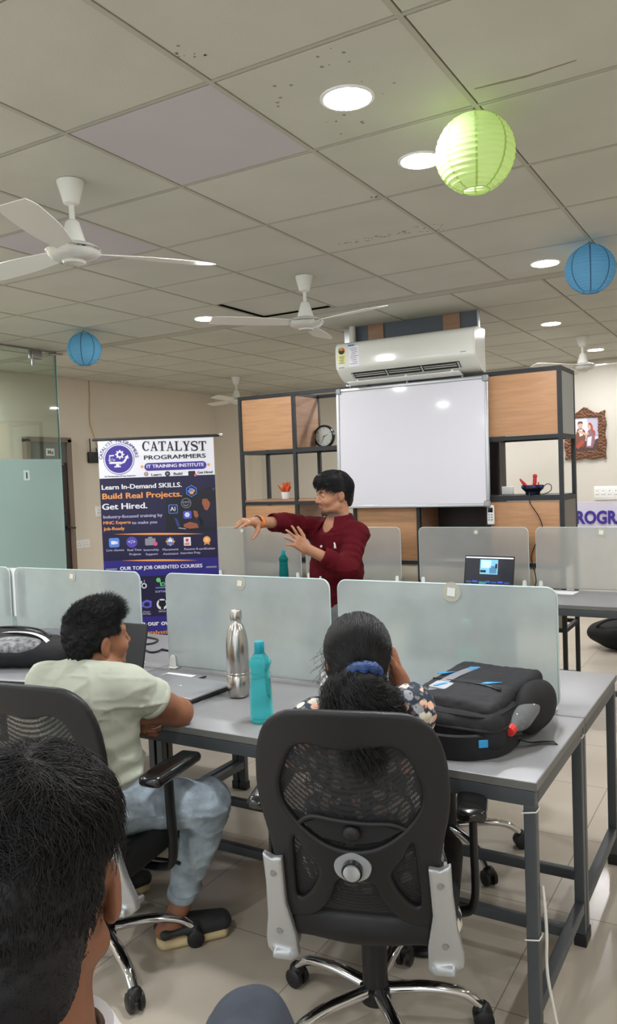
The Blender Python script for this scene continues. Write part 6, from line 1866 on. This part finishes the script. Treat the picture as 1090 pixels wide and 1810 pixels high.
sdf_obj('body', body, .0036, S4, P4, tones=face_tones(hc, HM, sc4))
eyes(P4, hc, HM, sc4, H4)
M_wshirt = mat('shirt_white', (224, 222, 222), .8, bump=.12, bscale=500, bdist=.0008)
shirt = [ecap(chest + UP * .035, pel + UP * .02, (.178, .118), (.165, .125), rt4, .06), cap(nk - UP * .065, shl, .058, .066, .06), cap(nk - UP * .065, shr, .058, .066, .06), cap(shr, elr, .066, .058, .03), cap(elr, wrr, .056, .044, .02), cap(shl, ell_, .066, .058, .03), cap(ell_, wrl, .056, .044, .02)]
sdf_obj('shirt', shirt, .007, M_wshirt, P4, disp=wrinkle(.006, 9, 31), clip=cutter([(wrr - unit(wrr - elr) * .03, wrr - elr, .1), (wrl - unit(wrl - ell_) * .03, wrl - ell_, .1), (pel - UP * .02, -UP, .4), (nk - UP * .012, UP, .085)]))
V = []; F = []; n = 34; off = np.array(P4.location)
for i in range(n + 1):
    a = math.radians(18 + 324 * i / n); rad = rt4 * math.sin(a) * .084 + fw4 * math.cos(a) * .082 + UP * .030
    lf = .010 * (1 - math.cos(a))
    for q in (nk + rad * .93 - UP * (.005 - lf), nk + rad * 1.04 - UP * (.004 - lf), nk + rad * 1.28 - UP * (.050 - lf * .5), nk + rad * 1.0 - UP * .06): V.append(q - off)
for i in range(n):
    for j in range(4): F.append((i * 4 + j, i * 4 + (j + 1) % 4, i * 4 + 4 + (j + 1) % 4, i * 4 + 4 + j))
F += [(3, 2, 1, 0), (n * 4, n * 4 + 1, n * 4 + 2, n * 4 + 3)]
b = MB(); b.add(V, F); obj('collar', b, M_wshirt, P4, angle=50)
M_djean = mat('jeans_dark', (58, 64, 74), .85, var=.15, vscale=20, bump=.3, bscale=320, bdist=.0008)
jn = [ecap(pel + UP * .05, pel - UP * .02, (.15, .11), (.165, .12), rt4, .05)]
for hp, kn, an in ((hipr, knr, anr), (hipl, knl, anl)): jn += [cap(hp, kn, .095, .078, .04), cap(kn, an - UP * .02, .074, .06, .03)]
sdf_obj('jeans', jn, .007, M_djean, P4, disp=wrinkle(.007, 9, 35), clip=lambda P: .03 - P[..., 2])
for an in (anl, anr): sdf_obj('shoe', [ecap(np.array([an[0], an[1], .045]) - fw4 * .05, np.array([an[0], an[1], .035]) + fw4 * .15, (.040, .045), (.046, .032), rt4, .02)], .008, M_black, P4, clip=lambda P: .001 - P[..., 2])
def n_clip(P):
    x, y, z = P[..., 0], P[..., 1], P[..., 2]
    low = np.where(y > .05, .055, np.where(y > .012, .0, np.where(y > -.035, -.018 - 1.5 * (.012 - y), -.115 + .5 * np.abs(x))))
    ear = np.where((np.abs(x) > .058) & (z < .034) & (y > -.044), .03, -1)
    return np.maximum(low - z, ear)
hp_ = [ell((0, -.016, .034), (.079, .100, .093), k=.02), ell((.0, -.01, .095), (.072, .088, .048), k=.03), ell((0, -.070, -.045), (.056, .032, .075), k=.03)]
hcap, HV, HQ = hair_cap('hair', P4, hc, HM, sc4, hp_, .0035, H4, n_clip, lambda P: .005 * vnoise(P * np.array([1, .6, 1]), 28, 3) * (P[..., 2] > .0) + .0015 * vnoise(P, 90, 4))
top = HV[HV[:, 2] > .06]; r_ = top[rg.integers(0, len(top), 9000)]
cl = rg.uniform(-1, 1, (60, 3)); seed = np.array([0, -.05, .12]); idx = (np.abs(r_[:, None, :] - top[rg.integers(0, len(top), 60)][None]).sum(-1)).argmin(1)
dirs = (r_ - seed) * np.array([6, 6, 3]) + cl[idx] * .45 + np.array([.1, 0, -.1])
pa = grow(r_, dirs, rg.uniform(.022, .050, len(r_)), 10, .020, .1, .35, .14, rad=np.array([.081, .103, .101]))
hair_strands('hair_strands', P4, hc, HM, sc4, pa, .0006, H4)
low = HV[(HV[:, 2] <= .07) & ~((np.abs(HV[:, 0]) > .05) & (HV[:, 2] < .048) & (HV[:, 1] > -.055))]; r_ = low[rg.integers(0, len(low), 4200)]
pa = grow(r_, np.tile(np.array([0, -.15, -1.0]), (len(r_), 1)), rg.uniform(.006, .014, len(r_)), 5, .003, .0, .1, .25, rad=np.array([.083, .102, .12]))
hair_strands('short_hair', P4, hc, HM, sc4, pa, .0007, H4)

# ================================================================ ROLL-UP BANNER
bn_c = at(278, 850, 5.2); bn = thing('rollup_banner', 'tall navy and white roll-up banner of a programming institute', 'banner', (float(bn_c[0]), float(bn_c[1]), 0), math.atan2(Rh[1], Rh[0]))
K_ = .000815; BW_, BT = .752, 1.852
def bu(x, y): return (x - 60 - .037 * (y - 165)) * K_ - BW_ / 2
def bv_(x, y): return BT - (y - 165 + .033 * (x - 60)) * K_
LAY = .0007
def col_(n, c): return bpy.data.materials.get(n) or mat(n, c, .45)
C_W, C_NAVY, C_PUR, C_BLU, C_OR, C_BLK = col_('print_white', (226, 226, 232)), col_('print_navy', (24, 18, 56)), col_('print_purple', (62, 46, 140)), col_('print_violet', (42, 34, 122)), col_('print_orange', (226, 152, 84)), col_('print_black', (32, 30, 38))
C_LAV, C_SKIN, C_DK, C_SKY, C_GRY, C_PINK, C_GRN, C_RED = col_('print_lavender', (176, 170, 206)), col_('print_brown', (150, 84, 58)), col_('print_dark', (16, 14, 26)), col_('print_blue', (84, 130, 210)), col_('print_grey', (140, 140, 150)), col_('print_pink', (220, 80, 130)), col_('print_green', (110, 200, 120)), col_('print_red', (200, 60, 50))
b = MB()
def rect(b, u0, u1, z0, z1, mi=0, lay=0): b.box(((u0 + u1) / 2, -.001 - LAY * lay, (z0 + z1) / 2), (u1 - u0, LAY * .9, z1 - z0), mi)
yb_ = lambda v: BT - (v - 165) * K_
b.box((0, 0, (BT + .09) / 2), (BW_, .0012, BT - .09), 0)
b.box((0, -.0009, (yb_(468) + .09) / 2), (BW_, .0006, yb_(468) - .09), 1)
for y0, y1 in ((1130, 1262), (1590, 1720)): b.box((0, -.0014, (yb_(y0) + yb_(y1)) / 2), (BW_, .0006, (y1 - y0) * K_), 2)
obj('printed_sheet', b, [C_W, C_NAVY, C_BLU], bn, smooth=False)
b = MB(); b.box((0, .004, BT + .006), (BW_ + .05, .014, .018)); b.cyl((-BW_ / 2 - .035, .004, BT + .006), (BW_ / 2 + .045, .004, BT + .006), .008, n=12); obj('top_rail', b, M_black, bn)
b = MB(); b.cyl((BW_ / 2 + .040, .004, BT + .006), (BW_ / 2 + .058, .004, BT + .006), .010, n=12); obj('rail_end', b, M_chrome, bn)
b = MB(); b.cyl((0, .03, .05), (0, .015, BT), .010, n=12); obj('support_pole', b, M_steel, bn)
b = MB(); b.rbox((0, .0, .05), (BW_ + .06, .10, .09), .02); b.rbox((-.25, 0, .010), (.05, .30, .016), .005); b.rbox((.25, 0, .010), (.05, .30, .016), .005); obj('base', b, M_steel, bn)
def txt(name, items, m, lab=None):
    b = MB()
    for t, x, y, cap_h, x1, al in items:
        V, F = text_geo(t, cap_h * K_ / .70, 'LEFT', 1.0, 0.0)
        w = V[:, 0].max() - V[:, 0].min(); tw = (x1 - x) * K_
        V[:, 0] = (V[:, 0] - V[:, 0].min()) * tw / w
        rel = cap_h * K_ * .035
        W = np.stack([bu(x, y) + V[:, 0], np.full(len(V), -.0024), bv_(x, y) + V[:, 1]], 1)
        for dx, dz in ((0, 0), (rel, 0), (-rel, 0), (0, rel), (rel * 2, 0)):   # a heavier weight of the same letters
            b.add(W + np.array([dx, -.00004 * (1 + abs(dx) * 1e3), dz]), F)
    return obj(name, b, m, bn, smooth=False, label=lab)
# the big slab-serif name
def glyph_polys(ch):
    bar = lambda x0, y0, x1, y1: [(x0, y0), (x1, y0), (x1, y1), (x0, y1)]
    if ch == 'A': return [[(.10, 0), (.19, 0), (.52, .86), (.46, 1)], [(.40, 1), (.56, 1), (.92, 0), (.68, 0)], bar(.26, .28, .70, .36), bar(0, 0, .30, .07), bar(.60, 0, 1.0, .07)]
    if ch == 'T': return [bar(.38, 0, .62, 1), bar(.02, .91, .98, 1), [(.02, .91), (.02, .68), (.08, .68), (.16, .91)], [(.98, .91), (.98, .68), (.92, .68), (.84, .91)], bar(.24, 0, .76, .07)]
    if ch == 'L': return [bar(.16, 0, .40, 1), bar(.02, .93, .56, 1), bar(.02, 0, .94, .08), [(.94, .08), (.94, .32), (.88, .32), (.78, .08)]]
    if ch == 'Y': return [bar(.38, 0, .62, .46), [(.10, 1), (.34, 1), (.62, .44), (.40, .42)], [(.80, 1), (.90, 1), (.62, .40), (.50, .48)], bar(0, .93, .46, 1), bar(.66, .93, 1.0, 1), bar(.24, 0, .76, .07)]
    a = []
    if ch == 'C':
        pts_o = [(.5 + .48 * math.cos(t), .5 + .52 * math.sin(t)) for t in np.linspace(math.radians(42), math.radians(322), 22)]
        pts_i = [(.54 + .28 * math.cos(t), .5 + .43 * math.sin(t)) for t in np.linspace(math.radians(318), math.radians(46), 22)]
        k = 22
        for i in range(k - 1): a.append([pts_o[i], pts_o[i + 1], pts_i[k - 2 - i], pts_i[k - 1 - i]])
        return a + [bar(.84, .64, .93, 1.0)]
    if ch == 'S':
        c = spline([(.84, .74), (.70, .93), (.44, .97), (.18, .86), (.16, .68), (.40, .56), (.68, .46), (.86, .30), (.78, .10), (.50, .03), (.24, .08), (.12, .26)], 4)
        T = np.gradient(c, axis=0); T /= np.linalg.norm(T, axis=1)[:, None]; N = np.stack([-T[:, 1], T[:, 0]], 1)
        w = .05 + .075 * np.exp(-((np.linspace(0, 1, len(c)) - .5) / .22) ** 2)
        o_, i_ = c + N * w[:, None], c - N * w[:, None]
        for i in range(len(c) - 1): a.append([tuple(o_[i]), tuple(o_[i + 1]), tuple(i_[i + 1]), tuple(i_[i])])
        return a + [bar(.80, .66, .88, .99), bar(.08, .01, .16, .34)]
    return []
b = MB(); x0 = 415; adv = (930 - 415) / 8
for i, ch in enumerate('CATALYST'):
    for pl in glyph_polys(ch):
        cx = x0 + adv * i
        V = [(bu(cx, 248) + a * adv * .97 * K_, -.0024, bv_(cx, 248) + c * 76 * K_) for a, c in pl]
        ar = sum(pl[q][0] * pl[(q + 1) % len(pl)][1] - pl[(q + 1) % len(pl)][0] * pl[q][1] for q in range(len(pl)))
        b.add(V, [tuple(range(len(pl)))] if ar > 0 else [tuple(range(len(pl)))[::-1]])
obj('name_lettering', b, C_BLK, bn, smooth=False, label='large black slab-serif name')
txt('subtitle_lettering', [('PROGRAMMERS', 430, 318, 33, 920, 0)], C_BLK)
def pill(b, x0, x1, y0, y1, mi=0, lay=2, r=None):
    w, h = (x1 - x0) * K_, (y1 - y0) * K_; r = (h / 2 - 1e-5) if r is None else r * K_
    b.prism(rrect(w, h, r, 8), ((bu(x0, y0) + bu(x1, y0)) / 2, -.0012 - LAY * lay * .5, bv_((x0 + x1) / 2, (y0 + y1) / 2)), (1, 0, 0), (0, 0, 1), (0, -.0004, 0), mi)
def dot(b, x, y, r, mi=0, lay=2, n=24, sx=1.0):
    b.prism([(r * K_ * sx * math.cos(2 * PI * q / n), r * K_ * math.sin(2 * PI * q / n)) for q in range(n)], (bu(x, y), -.0012 - LAY * lay * .5, bv_(x, y)), (1, 0, 0), (0, 0, 1), (0, -.0003, 0), mi)
def shape(b, pts, mi=0, lay=2):
    b.prism([(bu(x, y), bv_(x, y)) for x, y in pts], (0, -.0012 - LAY * lay * .5, 0), (1, 0, 0), (0, 0, 1), (0, -.0003, 0), mi)
b = MB(); pill(b, 430, 925, 337, 399, 0); dot(b, 412, 373, 11, 1); dot(b, 943, 358, 11, 1); obj('title_pill', b, [C_PUR, C_OR], bn, smooth=False, label='purple pill behind the title')
txt('title_lettering', [('IT TRAINING INSTITUTE', 450, 384, 26, 905, 0)], C_W)
txt('step_lettering', [('Learn', 487, 447, 20, 566, 0), ('Build', 665, 440, 20, 732, 0), ('Get Hired', 855, 430, 20, 974, 0)], C_BLK)
b = MB(); dot(b, 445, 431, 18, 0); dot(b, 445, 428, 9, 1, 4); obj('step_icon', b, [C_GRY, C_OR], bn, smooth=False)
b = MB(); dot(b, 615, 430, 21, 0); dot(b, 615, 430, 9, 1, 4); obj('step_icon', b, [C_BLK, C_GRY], bn, smooth=False)
b = MB(); pill(b, 780, 836, 408, 444, 0, 2, 6); dot(b, 838, 441, 11, 1, 4); obj('step_icon', b, [C_BLK, C_PINK], bn, smooth=False)
# round emblem: monitor, gear, arrow
em = MB(); dot(em, 228, 312, 110, 0, 2, 48); em_o = None
for r0, r1 in ((119, 123),):
    for q in range(48):
        a, c = 2 * PI * q / 48, 2 * PI * (q + 1) / 48
        shape(em, [(228 + r0 * math.cos(a), 312 + r0 * math.sin(a)), (228 + r1 * math.cos(a), 312 + r1 * math.sin(a)), (228 + r1 * math.cos(c), 312 + r1 * math.sin(c)), (228 + r0 * math.cos(c), 312 + r0 * math.sin(c))], 0, 2)
em_o = obj('emblem', em, C_PUR, bn, smooth=False, label='round purple emblem')
b = MB(); L_ = 4
for q in ([(150, 280), (190, 278), (190, 287), (160, 290), (160, 335), (240, 332), (262, 338), (252, 348), (150, 350)], [(205, 350), (230, 350), (233, 368), (205, 368)], [(192, 368), (244, 366), (244, 376), (192, 378)]): shape(b, q, 0, L_)
shape(b, [(150, 280), (160, 280), (160, 350), (150, 350)], 0, L_)
shape(b, [(225, 345), (262, 330), (283, 300), (272, 298), (300, 278), (308, 308), (297, 304), (276, 340), (238, 356)], 0, L_)
for q in range(8):
    a = 2 * PI * q / 8; ca, sa = math.cos(a), math.sin(a); ox, oy = 236, 275
    shape(b, [(ox + ca * 22 - sa * 7, oy + sa * 22 + ca * 7), (ox + ca * 36 - sa * 5, oy + sa * 36 + ca * 5), (ox + ca * 36 + sa * 5, oy + sa * 36 - ca * 5), (ox + ca * 22 + sa * 7, oy + sa * 22 - ca * 7)], 0, L_)
dot(b, 236, 275, 27, 0, L_); dot(b, 236, 275, 14, 1, 6)
V, F = text_geo('</>', 30 * K_ / .7); b.add(np.stack([bu(172, 335) + V[:, 0], np.full(len(V), -.0030), bv_(172, 335) + V[:, 1]], 1), F)
obj('emblem_drawing', b, [C_W, C_PUR], em_o, smooth=False)
b = MB(); s_ = 'CATALYST PROGRAMMERS'
for i, ch in enumerate(s_):
    if ch == ' ': continue
    a = math.radians(178 - 176 * (i + .5) / len(s_)); V, F = text_geo(ch, 27 * K_ / .7, 'CENTER'); r = 132 * K_
    ux = np.array([math.sin(a), -math.cos(a)]); uz = np.array([math.cos(a), math.sin(a)])
    o2 = np.array([bu(228, 312), bv_(228, 312)]) + uz * r
    W = o2 + V[:, :1] * ux + V[:, 1:2] * uz
    for d in (0, .0006): b.add(np.stack([W[:, 0] + d, np.full(len(V), -.0024), W[:, 1]], 1), F)
obj('emblem_lettering', b, C_PUR, em_o, smooth=False)
txt('motto_lettering', [('for The Innovation Of Your Tomorrow', 115, 456, 11, 360, 0)], C_BLK)
# slogans
txt('slogan_lettering', [('Learn In-Demand SKILLS.', 90, 556, 37, 728, 0), ('Get Hired.', 92, 716, 47, 450, 0)], C_W)
txt('slogan_lettering', [('Build Real Projects.', 95, 632, 45, 728, 0)], C_OR, 'orange slogan line')
txt('small_print', [('Industry-focused training by', 100, 786, 24, 572, 0), ('to make you', 328, 832, 24, 528, 0)], C_LAV)
txt('small_print', [('MNC Experts', 100, 834, 25, 318, 0)], C_OR, 'orange small print')
txt('small_print', [('Job-Ready', 100, 882, 25, 268, 0)], C_OR, 'orange small print')
# picture of two people at a laptop, with floating tiles
b = MB()
shape(b, [(600, 640), (880, 560), (995, 520), (998, 890), (600, 880)], 0, 2)
shape(b, [(890, 600), (930, 575), (985, 585), (1000, 640), (1000, 860), (880, 850), (860, 780), (905, 720)], 1, 3)
shape(b, [(892, 630), (930, 622), (955, 640), (950, 690), (930, 725), (908, 715), (900, 690), (890, 672)], 2, 4)
shape(b, [(880, 600), (935, 560), (985, 580), (985, 650), (955, 665), (930, 630), (890, 632)], 0, 5)
shape(b, [(818, 715), (845, 700), (868, 720), (866, 760), (845, 785), (826, 770)], 2, 4)
shape(b, [(812, 722), (835, 690), (872, 700), (885, 760), (870, 790), (850, 730)], 0, 5)
shape(b, [(800, 800), (850, 780), (900, 800), (890, 860), (790, 860)], 1, 3)
shape(b, [(740, 835), (790, 815), (850, 830), (862, 862), (790, 870), (745, 858)], 2, 5)
shape(b, [(700, 858), (760, 868), (760, 876), (700, 868)], 3, 5); shape(b, [(668, 782), (690, 790), (715, 850), (690, 850)], 4, 4)
shape(b, [(970, 545), (990, 540), (990, 560), (975, 566)], 4, 4)
obj('picture', b, [C_DK, col_('print_coat', (24, 22, 44)), C_SKIN, C_GRY, col_('print_dim_blue', (44, 60, 120))], bn, smooth=False, label='dim picture of two people at a laptop')
b = MB(); hexa = lambda x, y, r: [(x + r * math.sin(2 * PI * q / 6), y + r * math.cos(2 * PI * q / 6)) for q in range(6)]
shape(b, hexa(805, 568, 48), 0, 5); shape(b, hexa(805, 568, 42), 1, 6)
shape(b, [(778, 560), (788, 560), (788, 545), (812, 543), (822, 550), (820, 568), (800, 572), (792, 585), (778, 580)], 2, 8)
shape(b, [(832, 575), (822, 575), (822, 592), (798, 594), (790, 586), (792, 574), (812, 570), (820, 552), (832, 558)], 3, 8)
obj('tile_icon', b, [C_SKY, C_NAVY, C_SKY, C_OR], bn, smooth=False)
b = MB(); dot(b, 762, 665, 40, 0, 5); dot(b, 762, 665, 36, 1, 6); shape(b, [(738, 672), (762, 684), (786, 670), (780, 680), (762, 692), (742, 682)], 0, 8)
V, F = text_geo('aws', 20 * K_ / .5, 'CENTER'); b.add(np.stack([bu(762, 666) + V[:, 0], np.full(len(V), -.0046), bv_(762, 666) + V[:, 1]], 1), F); obj('tile_icon', b, [C_GRY, C_DK], bn, smooth=False)
b = MB(); pill(b, 620, 694, 676, 748, 0, 5, 10); pill(b, 625, 689, 681, 743, 1, 6, 8)
V, F = text_geo('AI', 34 * K_ / .7, 'CENTER')
for d in (0, .0008): b.add(np.stack([bu(657, 727) + V[:, 0] + d, np.full(len(V), -.0042 - d * .01), bv_(657, 727) + V[:, 1]], 1), F, 2)
obj('tile_icon', b, [C_SKY, C_NAVY, C_W], bn, smooth=False)
b = MB(); pill(b, 738, 804, 728, 790, 0, 5, 10)
for q in range(6): dot(b, 770 + 12 * math.cos(q * PI / 3), 758 + 12 * math.sin(q * PI / 3), 9, 1, 7, 12)
obj('tile_icon', b, [col_('print_royal', (70, 80, 190)), C_W], bn, smooth=False)
for (x0, x1, y) in ((180, 900, 912), (240, 852, 1124)):
    b = MB(); n = 16; up = [(x0 + (x1 - x0) * q / n, y - 9 * math.sin(PI * q / n)) for q in range(n + 1)]; dn_ = [(x0 + (x1 - x0) * q / n, y + 7 * math.sin(PI * q / n)) for q in range(n, -1, -1)]
    shape(b, up + dn_[1:-1], 0, 2); obj('gold_rule', b, C_OR, bn, smooth=False, label='gold curved rule')
def icon(fn, ms): 
    b = MB(); fn(b); obj('service_icon', b, ms, bn, smooth=False)
icon(lambda b: (pill(b, 140, 224, 942, 1018, 0, 2, 16), pill(b, 158, 196, 966, 994, 1, 4, 6), shape(b, [(197, 976), (212, 966), (212, 994), (197, 986)], 1, 4)), [C_SKY, C_W])
def code_icon(b):
    dot(b, 325, 976, 44, 0, 2); V, F = text_geo('</>', 30 * K_ / .7, 'CENTER'); b.add(np.stack([bu(325, 988) + V[:, 0], np.full(len(V), -.0030), bv_(325, 988) + V[:, 1]], 1), F, 1)
icon(code_icon, [col_('print_indigo', (82, 72, 170)), C_W])
icon(lambda b: (pill(b, 430, 514, 946, 1002, 0, 2, 8), pill(b, 456, 488, 934, 950, 0, 2, 4), dot(b, 514, 990, 17, 1, 5)), [C_GRY, C_PINK])
icon(lambda b: ([dot(b, 633 + 26 * math.cos(q * PI / 4), 972 + 26 * math.sin(q * PI / 4), 10, q % 2, 2) for q in range(8)], dot(b, 633, 966, 17, 2, 4), dot(b, 633, 985, 12, 1, 5)), [C_OR, C_SKY, C_W])
icon(lambda b: (pill(b, 740, 796, 938, 1006, 0, 2, 4), dot(b, 768, 962, 13, 1, 4), shape(b, [(748, 985), (788, 982), (788, 988), (748, 991)], 1, 4), shape(b, [(748, 995), (788, 992), (788, 998), (748, 1001)], 1, 4)), [C_W, C_RED])
icon(lambda b: (dot(b, 926, 960, 30, 0, 3), dot(b, 926, 960, 19, 1, 5), shape(b, [(908, 982), (944, 980), (950, 1000), (926, 990), (904, 1002)], 0, 2)), [C_OR, col_('print_gold', (240, 190, 120))])
txt('caption_lettering', [('Live classes', 122, 1050, 17, 262, 0), ('Real Time', 290, 1048, 17, 402, 0), ('Projects', 306, 1082, 17, 396, 0), ('Internship', 420, 1048, 17, 540, 0), ('Support', 436, 1082, 17, 532, 0),
     ('Placement', 572, 1046, 17, 698, 0), ('Assistant', 574, 1080, 17, 698, 0), ('Resume &', 745, 1042, 17, 856, 0), ('Interview Prep.', 716, 1074, 17, 876, 0), ('certification', 862, 1040, 17, 990, 0)], C_LAV)
txt('course_heading', [('OUR TOP JOB ORIENTED COURSES', 230, 1202, 28, 888, 0)], C_W)
b = MB(); pill(b, 112, 205, 1188, 1200, 0, 3); pill(b, 918, 1004, 1172, 1184, 0, 3); obj('heading_rule', b, C_GRY, bn, smooth=False)
b = MB(); dot(b, 420, 1328, 22, 0, 3); dot(b, 420, 1328, 13, 1, 5); shape(b, [(395, 1290), (404, 1290), (404, 1310), (395, 1310)], 0, 3); shape(b, [(418, 1280), (426, 1280), (426, 1312), (418, 1312)], 2, 3); obj('course_icon', b, [C_W, C_NAVY, C_GRY], bn, smooth=False)
b = MB(); dot(b, 535, 1282, 18, 0, 3); dot(b, 572, 1315, 16, 0, 3); dot(b, 572, 1315, 9, 1, 5); shape(b, [(545, 1290), (552, 1286), (560, 1330), (552, 1332)], 0, 3); shape(b, [(512, 1340), (620, 1336), (620, 1346), (512, 1350)], 2, 3); dot(b, 600, 1272, 10, 3, 3); obj('course_icon', b, [C_GRN, C_NAVY, C_SKY, C_RED], bn, smooth=False)
b = MB(); shape(b, [(402, 1460), (440, 1440), (480, 1452), (478, 1500), (440, 1510), (402, 1498)], 0, 3); shape(b, [(418, 1470), (442, 1458), (464, 1466), (462, 1490), (440, 1496), (418, 1490)], 1, 5); obj('course_icon', b, [col_('print_periwinkle', (96, 96, 205)), C_NAVY], bn, smooth=False)
b = MB(); dot(b, 563, 1478, 44, 0, 3); dot(b, 565, 1474, 28, 1, 5, 24, 1.1); shape(b, [(540, 1462), (538, 1440), (556, 1450)], 1, 5); shape(b, [(590, 1462), (592, 1440), (574, 1450)], 1, 5); shape(b, [(553, 1495), (577, 1495), (577, 1520), (553, 1520)], 1, 5); obj('course_icon', b, [C_W, C_DK], bn, smooth=False)
txt('course_caption', [('SOFTWARE', 510, 1384, 16, 640, 0), ('Azure', 410, 1545, 14, 465, 0), ('DevOps', 408, 1562, 14, 472, 0), ('GitHub', 535, 1542, 14, 592, 0)], C_LAV)
txt('footer_lettering', [('Join our own', 330, 1655, 42, 660, 0)], C_W)
txt('footer_lettering', [('catalystit', 416, 1722, 30, 622, 0)], C_OR, 'orange footer line')

# ================================================================ BACK WALL: SIGN AND PICTURE
sg = thing('wall_sign', 'lavender sign board with purple capital letters on the back wall', 'sign', (-1.0, YB, 1.0))
b = MB(); b.box((-.1, -.006, 0.0), (3.2, .012, .335)); obj('board', b, mat('sign_lavender', (204, 200, 214), .5), sg, smooth=False)
M_sl = mat('sign_purple', (62, 48, 140), .4)
b = MB()
put_text(b, 'PROGRAMMERS', .195, (-2.012 + 1.0, -.024, -.065), (1, 0, 0), (0, 0, 1), 'LEFT', sx=.80, bold=.006, thick=.012)
obj('lettering', b, M_sl, sg, smooth=False)

pf = thing('framed_picture', 'framed picture of two seated figures in a carved brown frame', 'picture', (-1.81, YB, 1.92))
FO = spline([(-.215, .235), (-.19, .245), (-.13, .225), (-.06, .262), (0, .300), (.06, .262), (.13, .225), (.19, .245), (.222, .245), (.212, .20), (.224, .10), (.212, 0), (.224, -.10), (.212, -.20), (.222, -.275), (.18, -.262), (.09, -.278), (0, -.262), (-.09, -.278), (-.18, -.262), (-.222, -.275), (-.212, -.2), (-.224, -.1), (-.212, 0), (-.224, .1), (-.212, .20)], 3, True)
FI = [(-.140, -.185), (.140, -.185), (.140, .185), (-.140, .185)]
def ff(P):
    u = P[..., [0, 2]]; d = np.maximum(poly_sd(u, FO), -poly_sd(u, FI)); w = np.abs(P[..., 1] + .018) - .018
    a, c = d + .008, w + .008
    return np.sqrt(np.maximum(a, 0) ** 2 + np.maximum(c, 0) ** 2) + np.minimum(np.maximum(a, c), 0) - .008
V, Q = sdf_mesh([Prim(ff, (0, -.018, 0), .40, .001)], .005, disp=lambda P: .006 * np.sin(P[..., 0] * 95 + 2 * np.sin(P[..., 2] * 60)) * np.sin(P[..., 2] * 95 + 2 * np.sin(P[..., 0] * 60)), bounds=(np.array([-.25, -.06, -.31]), np.array([.25, .012, .33])))
obj('frame', raw_mesh('frame', V, Q), mat('carved_wood', (104, 66, 40), .45, var=.35, vscale=40), pf, label='carved brown frame')
b = MB(); b.box((0, -.008, 0), (.29, .008, .38), 0)
def ps(pts, mi, lay): b.prism([(x * .29 - .145, .19 - y * .38) for x, y in pts], (0, -.0122 - .0006 * lay, 0), (1, 0, 0), (0, 0, 1), (0, -.0004, 0), mi)
ps([(.55, 0), (1, 0), (1, .6), (.7, .55)], 6, 1)
ps([(0, .72), (.3, .66), (.7, .72), (1, .62), (1, 1), (0, 1)], 1, 1)
ps([(.10, .62), (.22, .34), (.36, .30), (.50, .40), (.52, .62), (.44, .86), (.14, .88)], 2, 2); ps([(.24, .20), (.33, .15), (.41, .20), (.40, .30), (.30, .33), (.24, .28)], 3, 3); ps([(.22, .21), (.26, .12), (.40, .12), (.43, .20), (.33, .17)], 1, 4)
ps([(.20, .42), (.30, .36), (.54, .48), (.50, .53)], 3, 4); ps([(.12, .84), (.38, .66), (.48, .72), (.24, .92)], 4, 4); ps([(.26, .36), (.40, .34), (.42, .52), (.30, .56)], 0, 3)
ps([(.54, .62), (.60, .40), (.72, .34), (.84, .44), (.86, .70), (.76, .90), (.52, .88)], 5, 2); ps([(.58, .24), (.66, .19), (.72, .25), (.70, .35), (.61, .35)], 3, 3); ps([(.60, .20), (.70, .16), (.78, .26), (.80, .44), (.73, .40), (.70, .26)], 4, 4); ps([(.76, .36), (.86, .42), (.88, .56), (.80, .52)], 4, 5)
ps([(.48, .50), (.62, .44), (.64, .50), (.52, .56)], 3, 5); ps([(.58, .60), (.74, .56), (.70, .84), (.56, .84)], 0, 3)
obj('print', b, [mat('art_pale', (222, 216, 222), .5), mat('art_brown', (84, 62, 58), .5), mat('art_umber', (120, 78, 62), .5), mat('art_skin', (204, 168, 140), .5), mat('art_rust', (170, 78, 62), .5), mat('art_mauve', (140, 104, 112), .5), mat('art_lilac', (180, 176, 194), .5)], pf, smooth=False)
